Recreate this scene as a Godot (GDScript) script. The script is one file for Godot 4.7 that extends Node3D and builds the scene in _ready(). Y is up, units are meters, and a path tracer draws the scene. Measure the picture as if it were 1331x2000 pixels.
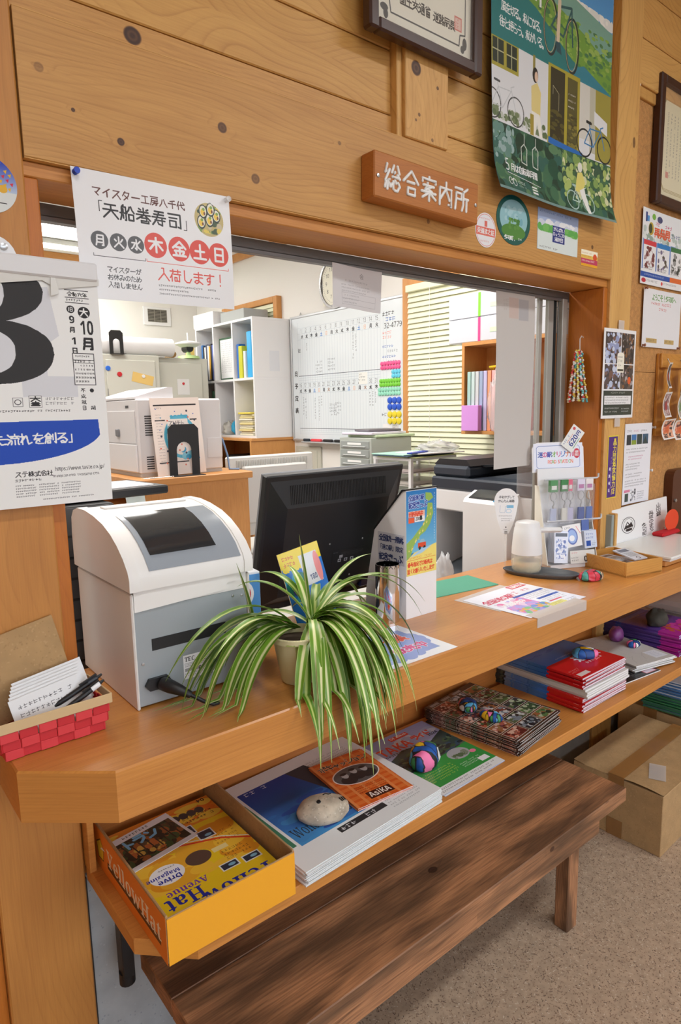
extends Node3D
# The information counter of a roadside station: a timber wall with a serving hatch, the office behind it.
var T := {}      # textures
var M := {}      # materials

func _ready():
	# camera: 1.40 m above the floor, 1.27 m before the timber wall, turned to the right and a little down
	var cam = Camera3D.new()
	cam.name = "camera"
	add_child(cam)
	cam.position = Vector3(0, 1.40, 1.27)
	cam.basis = Basis(Vector3.UP, -0.681644) * Basis(Vector3.RIGHT, -0.153853) * Basis(Vector3.BACK, -0.0195747)
	cam.fov = rad_to_deg(2.0 * atan(1000.0 / 1285.719))
	cam.near = 0.05
	cam.far = 60.0
	cam.current = true
	var we = WorldEnvironment.new()
	we.name = "environment"
	var env = Environment.new()
	env.background_mode = Environment.BG_SKY
	var sky = Sky.new()
	var sm = ProceduralSkyMaterial.new()
	sm.sky_top_color = col(196, 208, 226)
	sm.sky_horizon_color = col(226, 230, 236)
	sm.ground_bottom_color = col(120, 116, 108)
	sm.ground_horizon_color = col(170, 168, 160)
	sm.sky_energy_multiplier = 2.2
	sky.sky_material = sm
	env.sky = sky
	env.tonemap_mode = Environment.TONE_MAPPER_LINEAR
	env.tonemap_exposure = 1.0
	env.sdfgi_enabled = true
	env.ssao_enabled = true
	env.ssil_enabled = true
	we.environment = env
	add_child(we)
	# ceiling lamps: x, y, z, length, width, energy
	for l in [[1.05, 2.66, -2.2, 1.2, 0.26, 2.5], [1.45, 2.66, -3.62, 1.2, 0.4, 2.2], [0.4, 2.66, -0.95, 1.2, 0.26, 2.3], [1.25, 2.66, -4.1, 1.2, 0.12, 1.0], [2.1, 2.66, -1.0, 0.9, 0.26, 2.0]]:
		ceiling_lamp(l, {-3.62: "wide office ceiling lamp seen beside the sushi notice", -4.1: "narrow office ceiling lamp by the back wall", -2.2: "office ceiling lamp over the middle of the room", -0.95: "office ceiling lamp over the desk behind the hatch", -1.0: "office ceiling lamp over the copier"}[l[2]])
	for l in [[0.2, 3.24, 1.9, 1.25, 0.3, 1.8], [2.6, 3.24, 1.9, 1.25, 0.3, 2.5], [2.6, 3.24, 3.8, 1.25, 0.3, 2.0], [-0.9, 3.24, 3.8, 1.25, 0.3, 1.4]]:  # hall lamps out of view, added to light the public side
		ceiling_lamp(l, "unseen added hall ceiling lamp %s the viewer, %s" % ["before" if l[2] < 2.5 else "behind", "to the bench side" if l[0] > 1.0 else "to the calendar side"])
	make_materials()
	build_rooms()
	build_timber_wall()
	build_counter()
	build_wall_things()
	build_counter_things()
	build_plant()
	build_shelf_things()
	build_floor_things()
	build_office()

func ceiling_lamp(l, what):
	var t = thing("ceiling_lamp", what, "lamp", Vector3(l[0], l[1], l[2]), 0.0, "ceiling lamps")
	var hous = flat(col(225, 226, 226), 0.5)
	part(t, "housing", B.new().cbox(Vector3(0, 0.02, 0), Vector3(l[3], 0.035, l[4]), 0.006), hous)
	var em = flat(Color(1, 1, 1), 0.4)
	em.emission_enabled = true
	em.emission = Color(1.0, 0.99, 0.97)
	em.emission_energy_multiplier = 3.0
	part(t, "diffuser", B.new().cbox(Vector3(0, -0.006, 0), Vector3(l[3] - 0.04, 0.016, l[4] - 0.03), 0.005), em)
	var a = AreaLight3D.new()
	a.name = "glow"
	t.add_child(a)
	a.position = Vector3(0, -0.02, 0)
	a.rotation.x = -PI / 2
	a.area_size = Vector2(l[3] - 0.04, l[4] - 0.03)
	a.light_energy = l[5]
	a.light_color = Color(1.0, 0.985, 0.965) if l[2] < 0.0 else Color(0.975, 0.99, 1.0)
	a.area_range = 12.0
	a.shadow_enabled = true

func make_materials():
	# knots of the beam: pixels at 1000 to the metre across its 1.94 x 0.238 m face
	var bi = wood_image(1940, 238, col(206, 154, 86), col(150, 96, 42), 22.0, 4.0, 11, [[389, 100, 9, 0.75], [172, 177, 6, 0.95], [465, 186, 9, 0.55], [35, 86, 7, 0.3], [88, 142, 3, 0.9], [1808, 147, 6, 0.6], [700, 60, 4, 0.4], [1000, 190, 5, 0.5]], 0.12, 0.5)
	M.beam = textured(bi, 0.5)
	var si = wood_image(700, 158, col(222, 172, 102), col(164, 108, 48), 9.0, 3.0, 14, [[534, 121, 15, 0.9], [560, 40, 4, 0.7], [640, 110, 4, 0.6], [655, 122, 3, 0.6], [690, 60, 4, 0.5]], 0.1, 0.4)
	si.rotate_90(CLOCKWISE)
	M.stud_face = textured(si, 0.5)
	M.strip = textured(wood_image(896, 55, col(210, 158, 90), col(150, 96, 42), 6.0, 2.0, 12, [[222, 24, 15, 0.97]], 0.1, 0.36), 0.5)
	var pi = wood_image(1024, 512, col(224, 176, 104), col(164, 108, 48), 26.0, 9.0, 5, [[300, 120, 9, 0.5], [760, 330, 8, 0.6]], 0.1, 0.5)
	T.plank = ImageTexture.create_from_image(pi)
	T.plank_up = turned(pi)
	var ci = wood_image(1024, 512, col(206, 140, 68), col(150, 84, 30), 30.0, 3.5, 21, [], 0.16, 0.34)
	T.counter = ImageTexture.create_from_image(ci)
	var vi = wood_image(1024, 512, col(196, 134, 64), col(146, 88, 36), 26.0, 5.0, 33, [[520, 200, 6, 0.7]], 0.12, 0.3)
	T.post = turned(vi)
	var ki = wood_image(1024, 512, col(146, 104, 72), col(70, 44, 30), 56.0, 3.5, 44, [[200, 100, 8, 0.8], [520, 300, 7, 0.8], [860, 420, 6, 0.7], [700, 60, 5, 0.8]], 0.34, 0.45)
	scorch(ki)
	T.bench = ImageTexture.create_from_image(ki)
	T.bench_up = turned(ki)
	var oi = wood_image(512, 256, col(212, 152, 88), col(168, 106, 50), 30.0, 1.5, 55, [], 0.12, 0.2)
	T.office_wood = ImageTexture.create_from_image(oi)
	T.office_wood_up = turned(oi)
	T.floor = ImageTexture.create_from_image(speckle(1024, 1024, col(178, 154, 130), 0.07, 0.03, [col(120, 94, 76), col(98, 78, 66), col(146, 120, 100), col(206, 190, 170), col(110, 84, 66), col(160, 134, 112)], 30000, 12, 3))
	T.cork = ImageTexture.create_from_image(speckle(512, 512, col(190, 138, 82), 0.10, 0.03, [col(214, 170, 112), col(160, 106, 58), col(130, 84, 46), col(206, 156, 96)], 9000, 4, 9))
	T.concrete = ImageTexture.create_from_image(speckle(512, 512, col(164, 166, 166), 0.06, 0.02, [col(140, 144, 148), col(176, 178, 180)], 2500, 3, 13))
	T.card = ImageTexture.create_from_image(speckle(256, 256, col(176, 142, 98), 0.05, 0.02, [col(186, 152, 108), col(164, 130, 88)], 1500, 7, 15))
	M.counter = grained(T.counter, Vector3(0.5, 2.2, 2.2), 0.3)
	M.counter.clearcoat_enabled = true
	M.counter.clearcoat = 0.4
	M.counter.clearcoat_roughness = 0.22
	M.shelf = grained(T.counter, Vector3(0.5, 2.2, 2.2), 0.42, Vector3(0.31, 0.2, 0.45))
	M.post = grained(T.post, Vector3(2.2, 0.5, 2.2), 0.5)
	M.jamb = grained(T.post, Vector3(2.2, 0.5, 2.2), 0.42, Vector3(0.4, 0.2, 0.1), col(250, 216, 150))
	M.header = grained(T.counter, Vector3(0.5, 2.2, 2.2), 0.45, Vector3(0.1, 0.6, 0.2))
	M.planks = []
	for k in 6:
		M.planks.append(grained(T.plank, Vector3(0.5, 2.0, 2.0), 0.5, Vector3(0.37 * k, 0.29 * k, 0.1 * k), [col(255, 255, 255), col(250, 246, 240), col(244, 238, 226)][k % 3]))
	M.stud = grained(T.plank_up, Vector3(2.0, 0.5, 2.0), 0.5, Vector3(0.55, 0.1, 0.3))
	M.cork = grained(T.cork, Vector3(2.5, 2.5, 2.5), 0.85)
	M.concrete = grained(T.concrete, Vector3(1.2, 1.2, 1.2), 0.7)
	M.floor = grained(T.floor, Vector3(1.0, 1.0, 1.0), 0.62)
	M.card = grained(T.card, Vector3(3, 3, 3), 0.85)
	M.office_wood = grained(T.office_wood, Vector3(0.9, 2.5, 2.5), 0.45)
	M.office_wood_up = grained(T.office_wood_up, Vector3(2.5, 0.9, 2.5), 0.45)
	M.bench = grained(T.bench, Vector3(0.6, 1.8, 1.8), 0.5)
	M.bench_up = grained(T.bench_up, Vector3(1.8, 0.9, 1.8), 0.55, Vector3(0.3, 0.3, 0.2))
	M.white = flat(col(236, 236, 238), 0.45)
	M.plastic = flat(col(232, 230, 226), 0.42)
	M.wallpaint = flat(col(236, 234, 230), 0.8)
	M.paper = flat(col(236, 236, 236), 0.7)
	M.black = flat(col(26, 26, 28), 0.45)
	M.dark = flat(col(46, 50, 58), 0.4)
	M.grey = flat(col(186, 188, 188), 0.5)
	M.locker = flat(col(206, 206, 196), 0.5)
	M.alu = flat(col(176, 175, 168), 0.4, 0.25)
	M.steel = flat(col(190, 192, 194), 0.3, 0.9)
	M.chrome = flat(col(228, 228, 230), 0.06, 1.0)
	M.clear = glassy(col(235, 240, 242), 0.14, 0.06)
	M.tape = glassy(col(228, 218, 210), 0.55, 0.5)
	M.frame = flat(col(64, 34, 24), 0.3)

# scorched patches on the bench boards: dark and bare areas with a ragged outline of their own
func scorch(im):
	var nz = FastNoiseLite.new()
	nz.seed = 8; nz.frequency = 0.011; nz.fractal_octaves = 4
	var w = im.get_width(); var h = im.get_height()
	var d = im.get_data()
	for y in h:
		for x in w:
			var n = nz.get_noise_2d(x * 0.3, y * 1.1)
			var f = 1.0 + clampf(n * 0.7, -0.3, 0.24)
			var o = (y * w + x) * 3
			for k in 3: d[o + k] = mini(255, int(d[o + k] * f))
	im.set_data(w, h, false, im.get_format(), d)
# ---------------------------------------------------------------- the two rooms
func build_rooms():
	var f = structure("floor", "beige floor of pressed fibre with dark flecks")
	part(f, "slab", B.new().span(-2.6, 4.3, -0.1, 0.0, -0.12, 5.1), M.floor)
	var fo = structure("floor_office", "plain office floor")
	part(fo, "slab", B.new().span(-1.6, 3.1, -0.1, 0.0, -4.6, -0.12), flat(col(150, 146, 140), 0.6))
	var c = structure("ceiling", "pale ceiling of the public hall")
	part(c, "slab", B.new().span(-2.6, 4.3, 3.3, 3.4, -0.12, 5.1), flat(col(214, 200, 178), 0.8))
	var co = structure("ceiling_office", "white office ceiling")
	part(co, "slab", B.new().span(-1.6, 3.1, 2.7, 2.8, -4.6, -0.12), M.wallpaint)
	var w = structure("wall_left", "plain wall of the hall")
	part(w, "slab", B.new().span(-2.7, -2.6, 0, 3.3, -0.12, 5.1), flat(col(206, 186, 156), 0.8))
	w = structure("wall_right", "plain wall of the hall")
	part(w, "slab", B.new().span(4.3, 4.4, 0, 3.3, -0.12, 5.1), flat(col(214, 202, 184), 0.8))
	w = structure("wall_rear", "window wall of the hall behind the viewer")
	var wm = flat(col(214, 202, 184), 0.8)
	for q in [[-2.6, -1.6, 0, 3.3], [3.6, 4.3, 0, 3.3], [-1.6, 3.6, 0, 0.5], [-1.6, 3.6, 2.9, 3.3]]:
		part(w, "panel", B.new().span(q[0], q[1], q[2], q[3], 5.1, 5.2), wm)
	var win = structure("window_2", "wide shop window of the hall")
	for k in 5: part(win, "mullion", B.new().span(-1.62 + k * 1.29, -1.57 + k * 1.29, 0.5, 2.9, 5.12, 5.18), M.alu)
	for k in 4: part(win, "pane", B.new().span(-1.57 + k * 1.29, -0.33 + k * 1.29, 0.5, 2.9, 5.148, 5.152), glassy(col(240, 245, 245), 0.05, 0.0))
	# office shell
	w = structure("wall_office_left", "white office wall")
	part(w, "slab", B.new().span(-1.6, -1.5, 0, 2.7, -4.6, -0.12), M.wallpaint)
	w = structure("wall_office_back", "white office wall with a vent")
	part(w, "slab", B.new().span(-1.6, 3.1, 0, 2.7, -4.6, -4.5), M.wallpaint)
	w = structure("wall_office_right", "white office wall with the whiteboard")
	part(w, "slab", B.new().span(3.0, 3.1, 0, 2.7, -4.5, -0.12), M.wallpaint)
	var tr = structure("trim_1", "wooden moulding under the office ceiling")
	part(tr, "moulding", B.new().span(2.97, 3.0, 2.64, 2.7, -4.5, -0.12, 0.004), M.office_wood)
	part(tr, "moulding", B.new().span(-1.5, 2.97, 2.64, 2.7, -4.5, -4.47, 0.004), M.office_wood)
	# blind window on the right-hand office wall
	var wd = structure("window_1", "wood-framed office window behind a pale green venetian blind")
	part(wd, "glass", B.new().span(2.985, 2.99, 0.9, 2.13, -1.66, -0.5), glassy(col(220, 230, 230), 0.3, 0.0))
	for q in [[0.86, 2.18, -1.715, -1.66], [0.86, 2.18, -0.5, -0.445], [2.13, 2.18, -1.66, -0.5], [0.86, 0.9, -1.66, -0.5]]:
		part(wd, "casing", B.new().span(2.94, 3.0, q[0], q[1], q[2], q[3], 0.003), M.office_wood_up)
	var blind = flat(col(234, 236, 206), 0.5)
	part(wd, "headrail", B.new().span(2.9, 2.94, 2.085, 2.125, -1.65, -0.51, 0.003), blind)
	var sl = B.new().cbox(Vector3.ZERO, Vector3(0.034, 0.0022, 1.13), 0.0008, Basis(Vector3(0, 0, 1), 1.22)).mesh()
	for k in 38: part(wd, "slat", sl, blind, Vector3(2.92, 2.072 - k * 0.0305, -1.08))
	for z in [-1.45, -0.75]: part(wd, "cord", B.new().span(2.898, 2.9, 0.93, 2.09, z - 0.001, z + 0.001), M.white)
	# small high window further along
	wd = structure("window_3", "small wood-framed office window above the white cubby shelf")
	for q in [[1.75, 2.28, -3.15, -3.1], [1.75, 2.28, -3.95, -3.9], [2.235, 2.28, -3.9, -3.15], [1.75, 1.79, -3.9, -3.15]]:
		part(wd, "casing", B.new().span(2.95, 3.0, q[0], q[1], q[2], q[3], 0.003), M.office_wood_up)
	sl = B.new().cbox(Vector3.ZERO, Vector3(0.034, 0.0022, 0.74), 0.0008, Basis(Vector3(0, 0, 1), 1.22)).mesh()
	for k in 14: part(wd, "slat", sl, blind, Vector3(2.965, 2.215 - k * 0.03, -3.525))

func build_timber_wall():
	var w = structure("wall_back", "timber wall with the serving hatch")
	part(w, "post", B.new().span(0.19, 0.347, 0, 3.3, -0.12, 0.0, 0.003), M.post)
	part(w, "post", B.new().span(2.288, 2.432, 0, 3.3, -0.12, 0.0, 0.003), M.stud)
	# beam: its face carries the knots
	var b = B.new()
	b.span(0.35, 2.286, 1.838, 2.076, -0.12, -0.002)
	var bm = part(w, "beam", b, M.planks[0])
	bm.set_meta("label", "wide knotty beam over the hatch")
	var fb = B.new()
	fb.quad(Vector3(0.35, 1.841, 0), Vector3(2.286, 1.841, 0), Vector3(2.286, 2.073, 0), Vector3(0.35, 2.073, 0))
	fb.quad(Vector3(0.35, 1.838, -0.003), Vector3(2.286, 1.838, -0.003), Vector3(2.286, 1.841, 0), Vector3(0.35, 1.841, 0), Vector2(0, 1), Vector2(1, 1), Vector2(1, 0.98), Vector2(0, 0.98))
	fb.quad(Vector3(0.35, 2.073, 0), Vector3(2.286, 2.073, 0), Vector3(2.286, 2.076, -0.003), Vector3(0.35, 2.076, -0.003), Vector2(0, 0.02), Vector2(1, 0.02), Vector2(1, 0), Vector2(0, 0))
	part(bm, "face", fb, M.beam)
	# boards above the beam, recessed, their joints open
	var rows = [2.076, 2.131, 2.281, 2.431, 2.581, 2.731, 2.881, 3.031, 3.181, 3.3]
	for i in rows.size() - 1:
		for q in [[0.348, 1.244], [1.42, 2.287]]:
			var pl = part(w, "plank", B.new().span(q[0], q[1], rows[i] + 0.0015, rows[i + 1] - 0.0015, -0.06, -0.03, 0.0025), M.planks[(i * 2 + int(q[0])) % 6])
			if i == 0 and q[0] < 1.0:
				part(pl, "knotty_face", B.new().quad(Vector3(q[0], 2.079, -0.0296), Vector3(q[1], 2.079, -0.0296), Vector3(q[1], 2.1285, -0.0296), Vector3(q[0], 2.1285, -0.0296)), M.strip)
	part(w, "backing", B.new().span(0.347, 2.288, 2.07, 3.3, -0.12, -0.06), flat(col(70, 46, 26), 0.8))
	var sd = part(w, "stud", B.new().span(1.262, 1.42, 2.0765, 3.3, -0.06, 0.004, 0.002), M.stud)
	part(sd, "knotty_face", B.new().quad(Vector3(1.264, 2.0785, 0.0045), Vector3(1.418, 2.0785, 0.0045), Vector3(1.418, 2.7765, 0.0045), Vector3(1.264, 2.7765, 0.0045)), M.stud_face)
	part(w, "stud_lath", B.new().span(1.244, 1.262, 2.0765, 3.3, -0.06, -0.008, 0.002), M.stud)
	# left of the post and the boarding to the far left
	part(w, "panel", B.new().span(-2.6, 0.189, 0, 3.3, -0.12, -0.02), M.jamb)
	# hatch lining
	part(w, "header", B.new().span(0.348, 2.287, 1.812, 1.8375, -0.15, -0.015, 0.002), M.header)
	part(w, "jamb", B.new().span(0.3475, 0.373, 0.83, 1.811, -0.15, -0.015, 0.002), M.jamb)
	part(w, "jamb", B.new().span(2.262, 2.2875, 0.83, 1.811, -0.15, -0.012, 0.002), M.jamb)
	# below the counter: grey kerb, board behind the shelf
	part(w, "kerb", B.new().span(0.349, 4.3, 0.0, 0.47, -0.12, -0.012), M.concrete)
	part(w, "kerb_joint", B.new().span(0.347, 0.35, 0.0, 0.47, -0.1, -0.004), M.black)
	part(w, "shelf_back", B.new().span(0.348, 4.3, 0.47, 0.74, -0.12, -0.02), grained(T.counter, Vector3(0.5, 2.2, 2.2), 0.5, Vector3(0.2, 0.1, 0.7), col(226, 206, 190)))
	part(w, "sill", B.new().span(0.347, 2.3, 0.55, 0.739, -0.21, -0.12), M.header)
	# right bay: cork boards, planks above, a batten between
	for i in range(3, rows.size() - 1):
		part(w, "plank", B.new().span(2.432, 4.3, rows[i] + 0.0965, minf(3.3, rows[i + 1] + 0.0935), -0.06, -0.012, 0.0025), M.planks[i % 6])
	part(w, "batten", B.new().span(2.432, 4.3, 2.49, 2.527, -0.06, -0.02, 0.002), M.planks[2])
	part(w, "cork_panel", B.new().span(2.4325, 4.3, 0.83, 1.5235, -0.06, -0.03), M.cork)
	part(w, "cork_panel", B.new().span(2.4325, 4.3, 1.525, 2.489, -0.06, -0.03), M.cork)
	part(w, "backing", B.new().span(2.432, 4.3, 0.74, 3.3, -0.12, -0.061), flat(col(70, 46, 26), 0.8))
	# sliding sash of the hatch, pushed to the right, with its track
	var s = structure("window_4", "grey aluminium sliding window of the hatch, pushed open")
	part(s, "track", B.new().span(0.348, 2.287, 1.786, 1.8115, -0.2, -0.15, 0.001), flat(col(112, 114, 116), 0.4, 0.4))
	part(s, "track_lip", B.new().span(0.348, 2.287, 1.778, 1.79, -0.158, -0.15, 0.001), flat(col(130, 132, 134), 0.4, 0.5))
	for q in [[2.215, 2.245, -0.163, 0.02], [2.155, 2.19, -0.178, 0.014], [2.118, 2.14, -0.19, 0.012]]:
		part(s, "stile", B.new().span(q[0], q[1], 0.84, 1.786, q[2], q[2] + q[3], 0.002), M.alu)
	part(s, "gap_strip", B.new().span(2.19, 2.215, 0.84, 1.786, -0.185, -0.17), M.black)  # black strips filling the dark gaps beside the stiles
	part(s, "gap_strip", B.new().span(2.245, 2.262, 0.84, 1.786, -0.185, -0.16), M.black)
	part(s, "pane", B.new().span(2.02, 2.13, 0.86, 1.78, -0.188, -0.185), M.clear)

func build_counter():
	var t = thing("service_counter", "thick varnished wooden counter running through the hatch, its corner cut off", "counter")
	part(t, "worktop", B.new().slab([Vector2(0.21, 0.001), Vector2(0.21, 0.163), Vector2(0.333, 0.27), Vector2(3.6, 0.27), Vector2(3.6, 0.001), Vector2(2.26, 0.001), Vector2(2.26, -0.21), Vector2(0.374, -0.21), Vector2(0.374, 0.001)], 0.74, 0.83, 0.003), M.counter)
	var s = thing("brochure_shelf", "wooden shelf board under the counter holding magazines", "shelf")
	part(s, "board", B.new().slab([Vector2(0.35, 0.0), Vector2(0.35, 0.245), Vector2(0.43, 0.328), Vector2(3.6, 0.328), Vector2(3.6, 0.0)], 0.47, 0.50, 0.002), M.shelf)
	part(s, "end_block", B.new().span(0.349, 0.362, 0.5, 0.739, -0.0195, 0.03, 0.001), M.shelf)
	for x in [0.395, 1.9]:
		var k = solo("shelf_bracket", "black metal bracket arm hanging below the shelf board" if x < 1 else "second black bracket arm behind the bench, below the shelf", "bracket", B.new().span(-0.012, 0.012, -0.2, 0.0, -0.016, 0.016, 0.002).lathe([Vector2(0.0, -0.013), Vector2(0.016, -0.013), Vector2(0.016, 0.013), Vector2(0.0, 0.013)], 14, Vector3(0.0, -0.205, 0)), M.black, Vector3(x, 0.469, 0.06))
		part(k, "rivet", B.new().lathe([Vector2(0, -0.014), Vector2(0.004, -0.014), Vector2(0.004, 0.014), Vector2(0, 0.014)], 10), M.steel, Vector3(0, -0.205, 0), Vector3(0, 0, PI / 2))
# ---------------------------------------------------------------- things on the timber wall
func pin(label, at, c, big = 1.0):
	return solo("push_pin", label, "push pin", B.new().lathe([Vector2(0, 0), Vector2(0.0055, 0.0), Vector2(0.0045, 0.003), Vector2(0.003, 0.007), Vector2(0.006, 0.011), Vector2(0.0055, 0.0135), Vector2(0, 0.014)], 14), c, at, Vector3(PI / 2, 0, 0))

func picture_frame(called, label, x0, x1, y0, y1, z0, fw, print_, cat):
	var t = thing(called, label, cat, Vector3((x0 + x1) / 2, y0, z0))
	var w = x1 - x0; var h = y1 - y0
	for s in [-1, 1]:
		part(t, "frame_rail", B.new().cbox(Vector3(0, (fw / 2 if s < 0 else h - fw / 2), 0.016), Vector3(w - 2 * fw + 0.002, fw, 0.03), 0.005), M.frame)
		part(t, "frame_stile", B.new().cbox(Vector3(s * (w / 2 - fw / 2), h / 2, 0.016), Vector3(fw, h, 0.031), 0.005), M.frame)
	part(t, "document", leaf_of_paper(w - 2 * fw + 0.01, h - 2 * fw + 0.01, 0.002), print_.mat(0.7), Vector3(0, h / 2, 0.012))
	part(t, "glass", B.new().cbox(Vector3(0, h / 2, 0.02), Vector3(w - 2 * fw + 0.006, h - 2 * fw + 0.006, 0.002), 0.0005), glassy(col(240, 245, 245), 0.04, 0.02))
	return t

func build_wall_things():
	# notice board of the sushi days, pinned to the beam, hanging over the hatch
	var f = func(u, v): return Vector3((u - 0.5) * 0.32, (0.5 - v) * 0.226, 0.004 * sin(v * 2.6) + 0.003 * sin(u * 4.0) * v)
	solo("sushi_notice", "white laminated notice with red and grey weekday circles, pinned over the hatch", "notice", B.new().sheet(f, 8, 8, 0.0008), print_sushi().mat(0.32), Vector3(0.586, 1.727, 0.003), Vector3(0, 0, 0.012))
	pin("blue push pin at a corner of the sushi notice", Vector3(0.432, 1.829, 0.003), flat(col(34, 70, 190), 0.35))
	pin("clear push pin at a corner of the sushi notice", Vector3(0.738, 1.834, 0.003), glassy(col(236, 236, 238), 0.45, 0.1))
	# tear-off calendar on the left post
	var t = thing("wall_calendar", "large tear-off wall calendar showing a black 3 above a blue band", "calendar", Vector3(0.25, 1.24, 0.0))
	var g = func(u, v): return Vector3((u - 0.5) * 0.4, (1.0 - v) * 0.405, 0.022 + 0.004 * sin(v * 3.0))
	part(t, "page", B.new().sheet(g, 4, 10, 0.012), print_calendar().mat(0.7))
	part(t, "binding", B.new().cbox(Vector3(0.0, 0.414, 0.018), Vector3(0.4, 0.032, 0.026), 0.003), flat(col(226, 226, 228), 0.6))
	var torn = B.new()
	for k in 16:
		var x = -0.19 + k * 0.0245
		torn.quad(Vector3(x, 0.392 - 0.004 * ((k * 7) % 4), 0.0255), Vector3(x + 0.0245, 0.392 - 0.004 * (((k + 1) * 7) % 4), 0.0255), Vector3(x + 0.0245, 0.403, 0.0275), Vector3(x, 0.403, 0.0275))
	torn.quad(Vector3(0.115, 0.366, 0.031), Vector3(0.13, 0.372, 0.03), Vector3(0.125, 0.4, 0.0275), Vector3(0.118, 0.4, 0.0275))
	part(t, "torn_stub", torn, flat(col(222, 221, 216), 0.8))
	var hang = B.new().lathe([Vector2(0, -0.001), Vector2(0.036, -0.001), Vector2(0.036, 0.001), Vector2(0, 0.001)], 24)
	var hp = part(t, "hanger_tab", hang, M.white, Vector3(0.035, 0.425, 0.009), Vector3(PI / 2, 0, 0))
	part(hp, "screw", B.new().lathe([Vector2(0, 0), Vector2(0.006, 0), Vector2(0.006, 0.003), Vector2(0.003, 0.004), Vector2(0, 0.004)], 12), M.steel, Vector3(0.016, 0.001, -0.018))
	# stickers
	var st = print_stickers()
	var disc = func(rx, ry):
		var b = B.new()
		for k in 40:
			var a0 = TAU * k / 40; var a1 = TAU * (k + 1) / 40
			var p0 = Vector3(cos(a0) * rx, sin(a0) * ry, 0.0012); var p1 = Vector3(cos(a1) * rx, sin(a1) * ry, 0.0012)
			b.tri(Vector3(0, 0, 0.0012), p0, p1, Vector2(0.5, 0.5), Vector2(0.5 + cos(a0) * 0.5, 0.5 - sin(a0) * 0.5), Vector2(0.5 + cos(a1) * 0.5, 0.5 - sin(a1) * 0.5))
			b.quad(p0 - Vector3(0, 0, 0.0012), p1 - Vector3(0, 0, 0.0012), p1, p0, Vector2(0.5, 0.99), Vector2(0.5, 0.99), Vector2(0.5, 0.99), Vector2(0.5, 0.99))
		return b
	solo("round_sticker", "round glossy blue and white sticker on the left post", "sticker", disc.call(0.046, 0.046), st.round.mat(0.15), Vector3(0.287, 1.783, 0.0003))
	solo("round_sticker", "small white and pink-red round sticker under the wooden sign", "sticker", disc.call(0.046, 0.047), st.red.mat(0.35), Vector3(1.585, 1.900, 0.0003))
	solo("round_sticker", "green-rimmed round sticker below the bicycle poster", "sticker", disc.call(0.082, 0.07), st.green.mat(0.35), Vector3(1.715, 1.947, 0.0003))
	solo("fire_brigade_sticker", "pale rectangular fire brigade sticker with a dark blue speech cloud", "sticker", leaf_of_paper(0.226, 0.122, 0.001), st.fire.mat(0.4), Vector3(1.949, 1.945, 0.0012))
	solo("gold_sticker", "tiny shiny gold and crimson sticker near the right end of the beam", "sticker", leaf_of_paper(0.102, 0.052, 0.001), st.gold.mat(0.12), Vector3(2.137, 1.889, 0.0012))
	# wooden sign with raised white lettering
	t = thing("wooden_sign", "thick wooden sign board with white Japanese lettering on the beam", "sign", Vector3(1.303, 1.946, 0.0005))
	t.rotation.z = -0.02
	part(t, "board", B.new().span(-0.19, 0.19, -0.052, 0.052, 0, 0.048, 0.003), grained(T.counter, Vector3(0.6, 2.6, 2.6), 0.5, Vector3(0.15, 0.33, 0.2), col(232, 214, 196)))
	var k = 0
	for ch in "総合案内所":
		var out = []
		glyph(ch, -0.158 + k * 0.0632, -0.028, 0.051, 0.056, out)
		var b = B.new()
		for s in out:
			var path = []
			for p in s: path.append(Vector3(p.x, -p.y, 0.0485))
			if path.size() > 1:
				b.tube(path, 0.0038, 6)
				for q in path: b.lathe([Vector2(0, -0.0038), Vector2(0.0027, -0.0027), Vector2(0.0038, 0), Vector2(0.0027, 0.0027), Vector2(0, 0.0038)], 6, q)
		part(t, "letter", b, flat(col(240, 240, 238), 0.5))
		k += 1
	for x in [-0.178, 0.178]:
		part(t, "screw", B.new().lathe([Vector2(0, 0), Vector2(0.005, 0), Vector2(0.0045, 0.002), Vector2(0, 0.003)], 12), M.steel, Vector3(x, -0.004, 0.048), Vector3(PI / 2, 0, 0))
	# certificate and posters
	picture_frame("certificate_frame", "brown-framed certificate with a red seal, above the wooden sign", 1.118, 1.52, 2.272, 2.60, 0.006, 0.03, print_certificate(false), "picture frame")
	picture_frame("certificate_frame", "dark-framed certificate hung on the cork board", 2.585, 2.93, 2.15, 2.60, -0.029, 0.034, print_certificate(true), "picture frame")
	var pf = func(u, v):
		var cx = (u - 0.5) * 0.63; var cy = (0.5 - v) * 0.865
		return Vector3(cx, cy, 0.006 + 0.016 * pow(v, 3.0) * (1.0 + 0.5 * cos(u * 6.0)) + 0.02 * pow(maxf(0.0, v - 0.86) / 0.14, 2.0))
	solo("bicycle_poster", "large glossy bicycle poster with a street scene, curling at its foot", "poster", B.new().sheet(pf, 12, 24, 0.0006), print_poster().mat(0.3), Vector3(1.9, 2.4375, 0.002))
	t = thing("cafe_poster", "photo poster of a dark cafe interior taped to the post", "poster", Vector3(2.361, 1.51, 0.002))
	part(t, "sheet", leaf_of_paper(0.228, 0.32, 0.0008, -0.004, 6, 1), print_cafe().mat(0.25), Vector3(0, 0, 0.006))
	for y in [0.17, -0.17]: part(t, "tape", B.new().span(-0.02, 0.02, y - 0.022, y + 0.022, 0.0036, 0.0042), M.tape)
	solo("anti_gang_sticker", "narrow purple sticker with yellow vertical lettering on the post", "sticker", leaf_of_paper(0.074, 0.236, 0.001), print_purple().mat(0.35), Vector3(2.348, 1.168, 0.0012))
	solo("info_sheet", "white information sheet with four small photos beside the purple sticker", "notice", leaf_of_paper(0.215, 0.317, 0.0008, 0.006, 6, 1), print_info().mat(0.6), Vector3(2.572, 1.166, -0.022))
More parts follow.
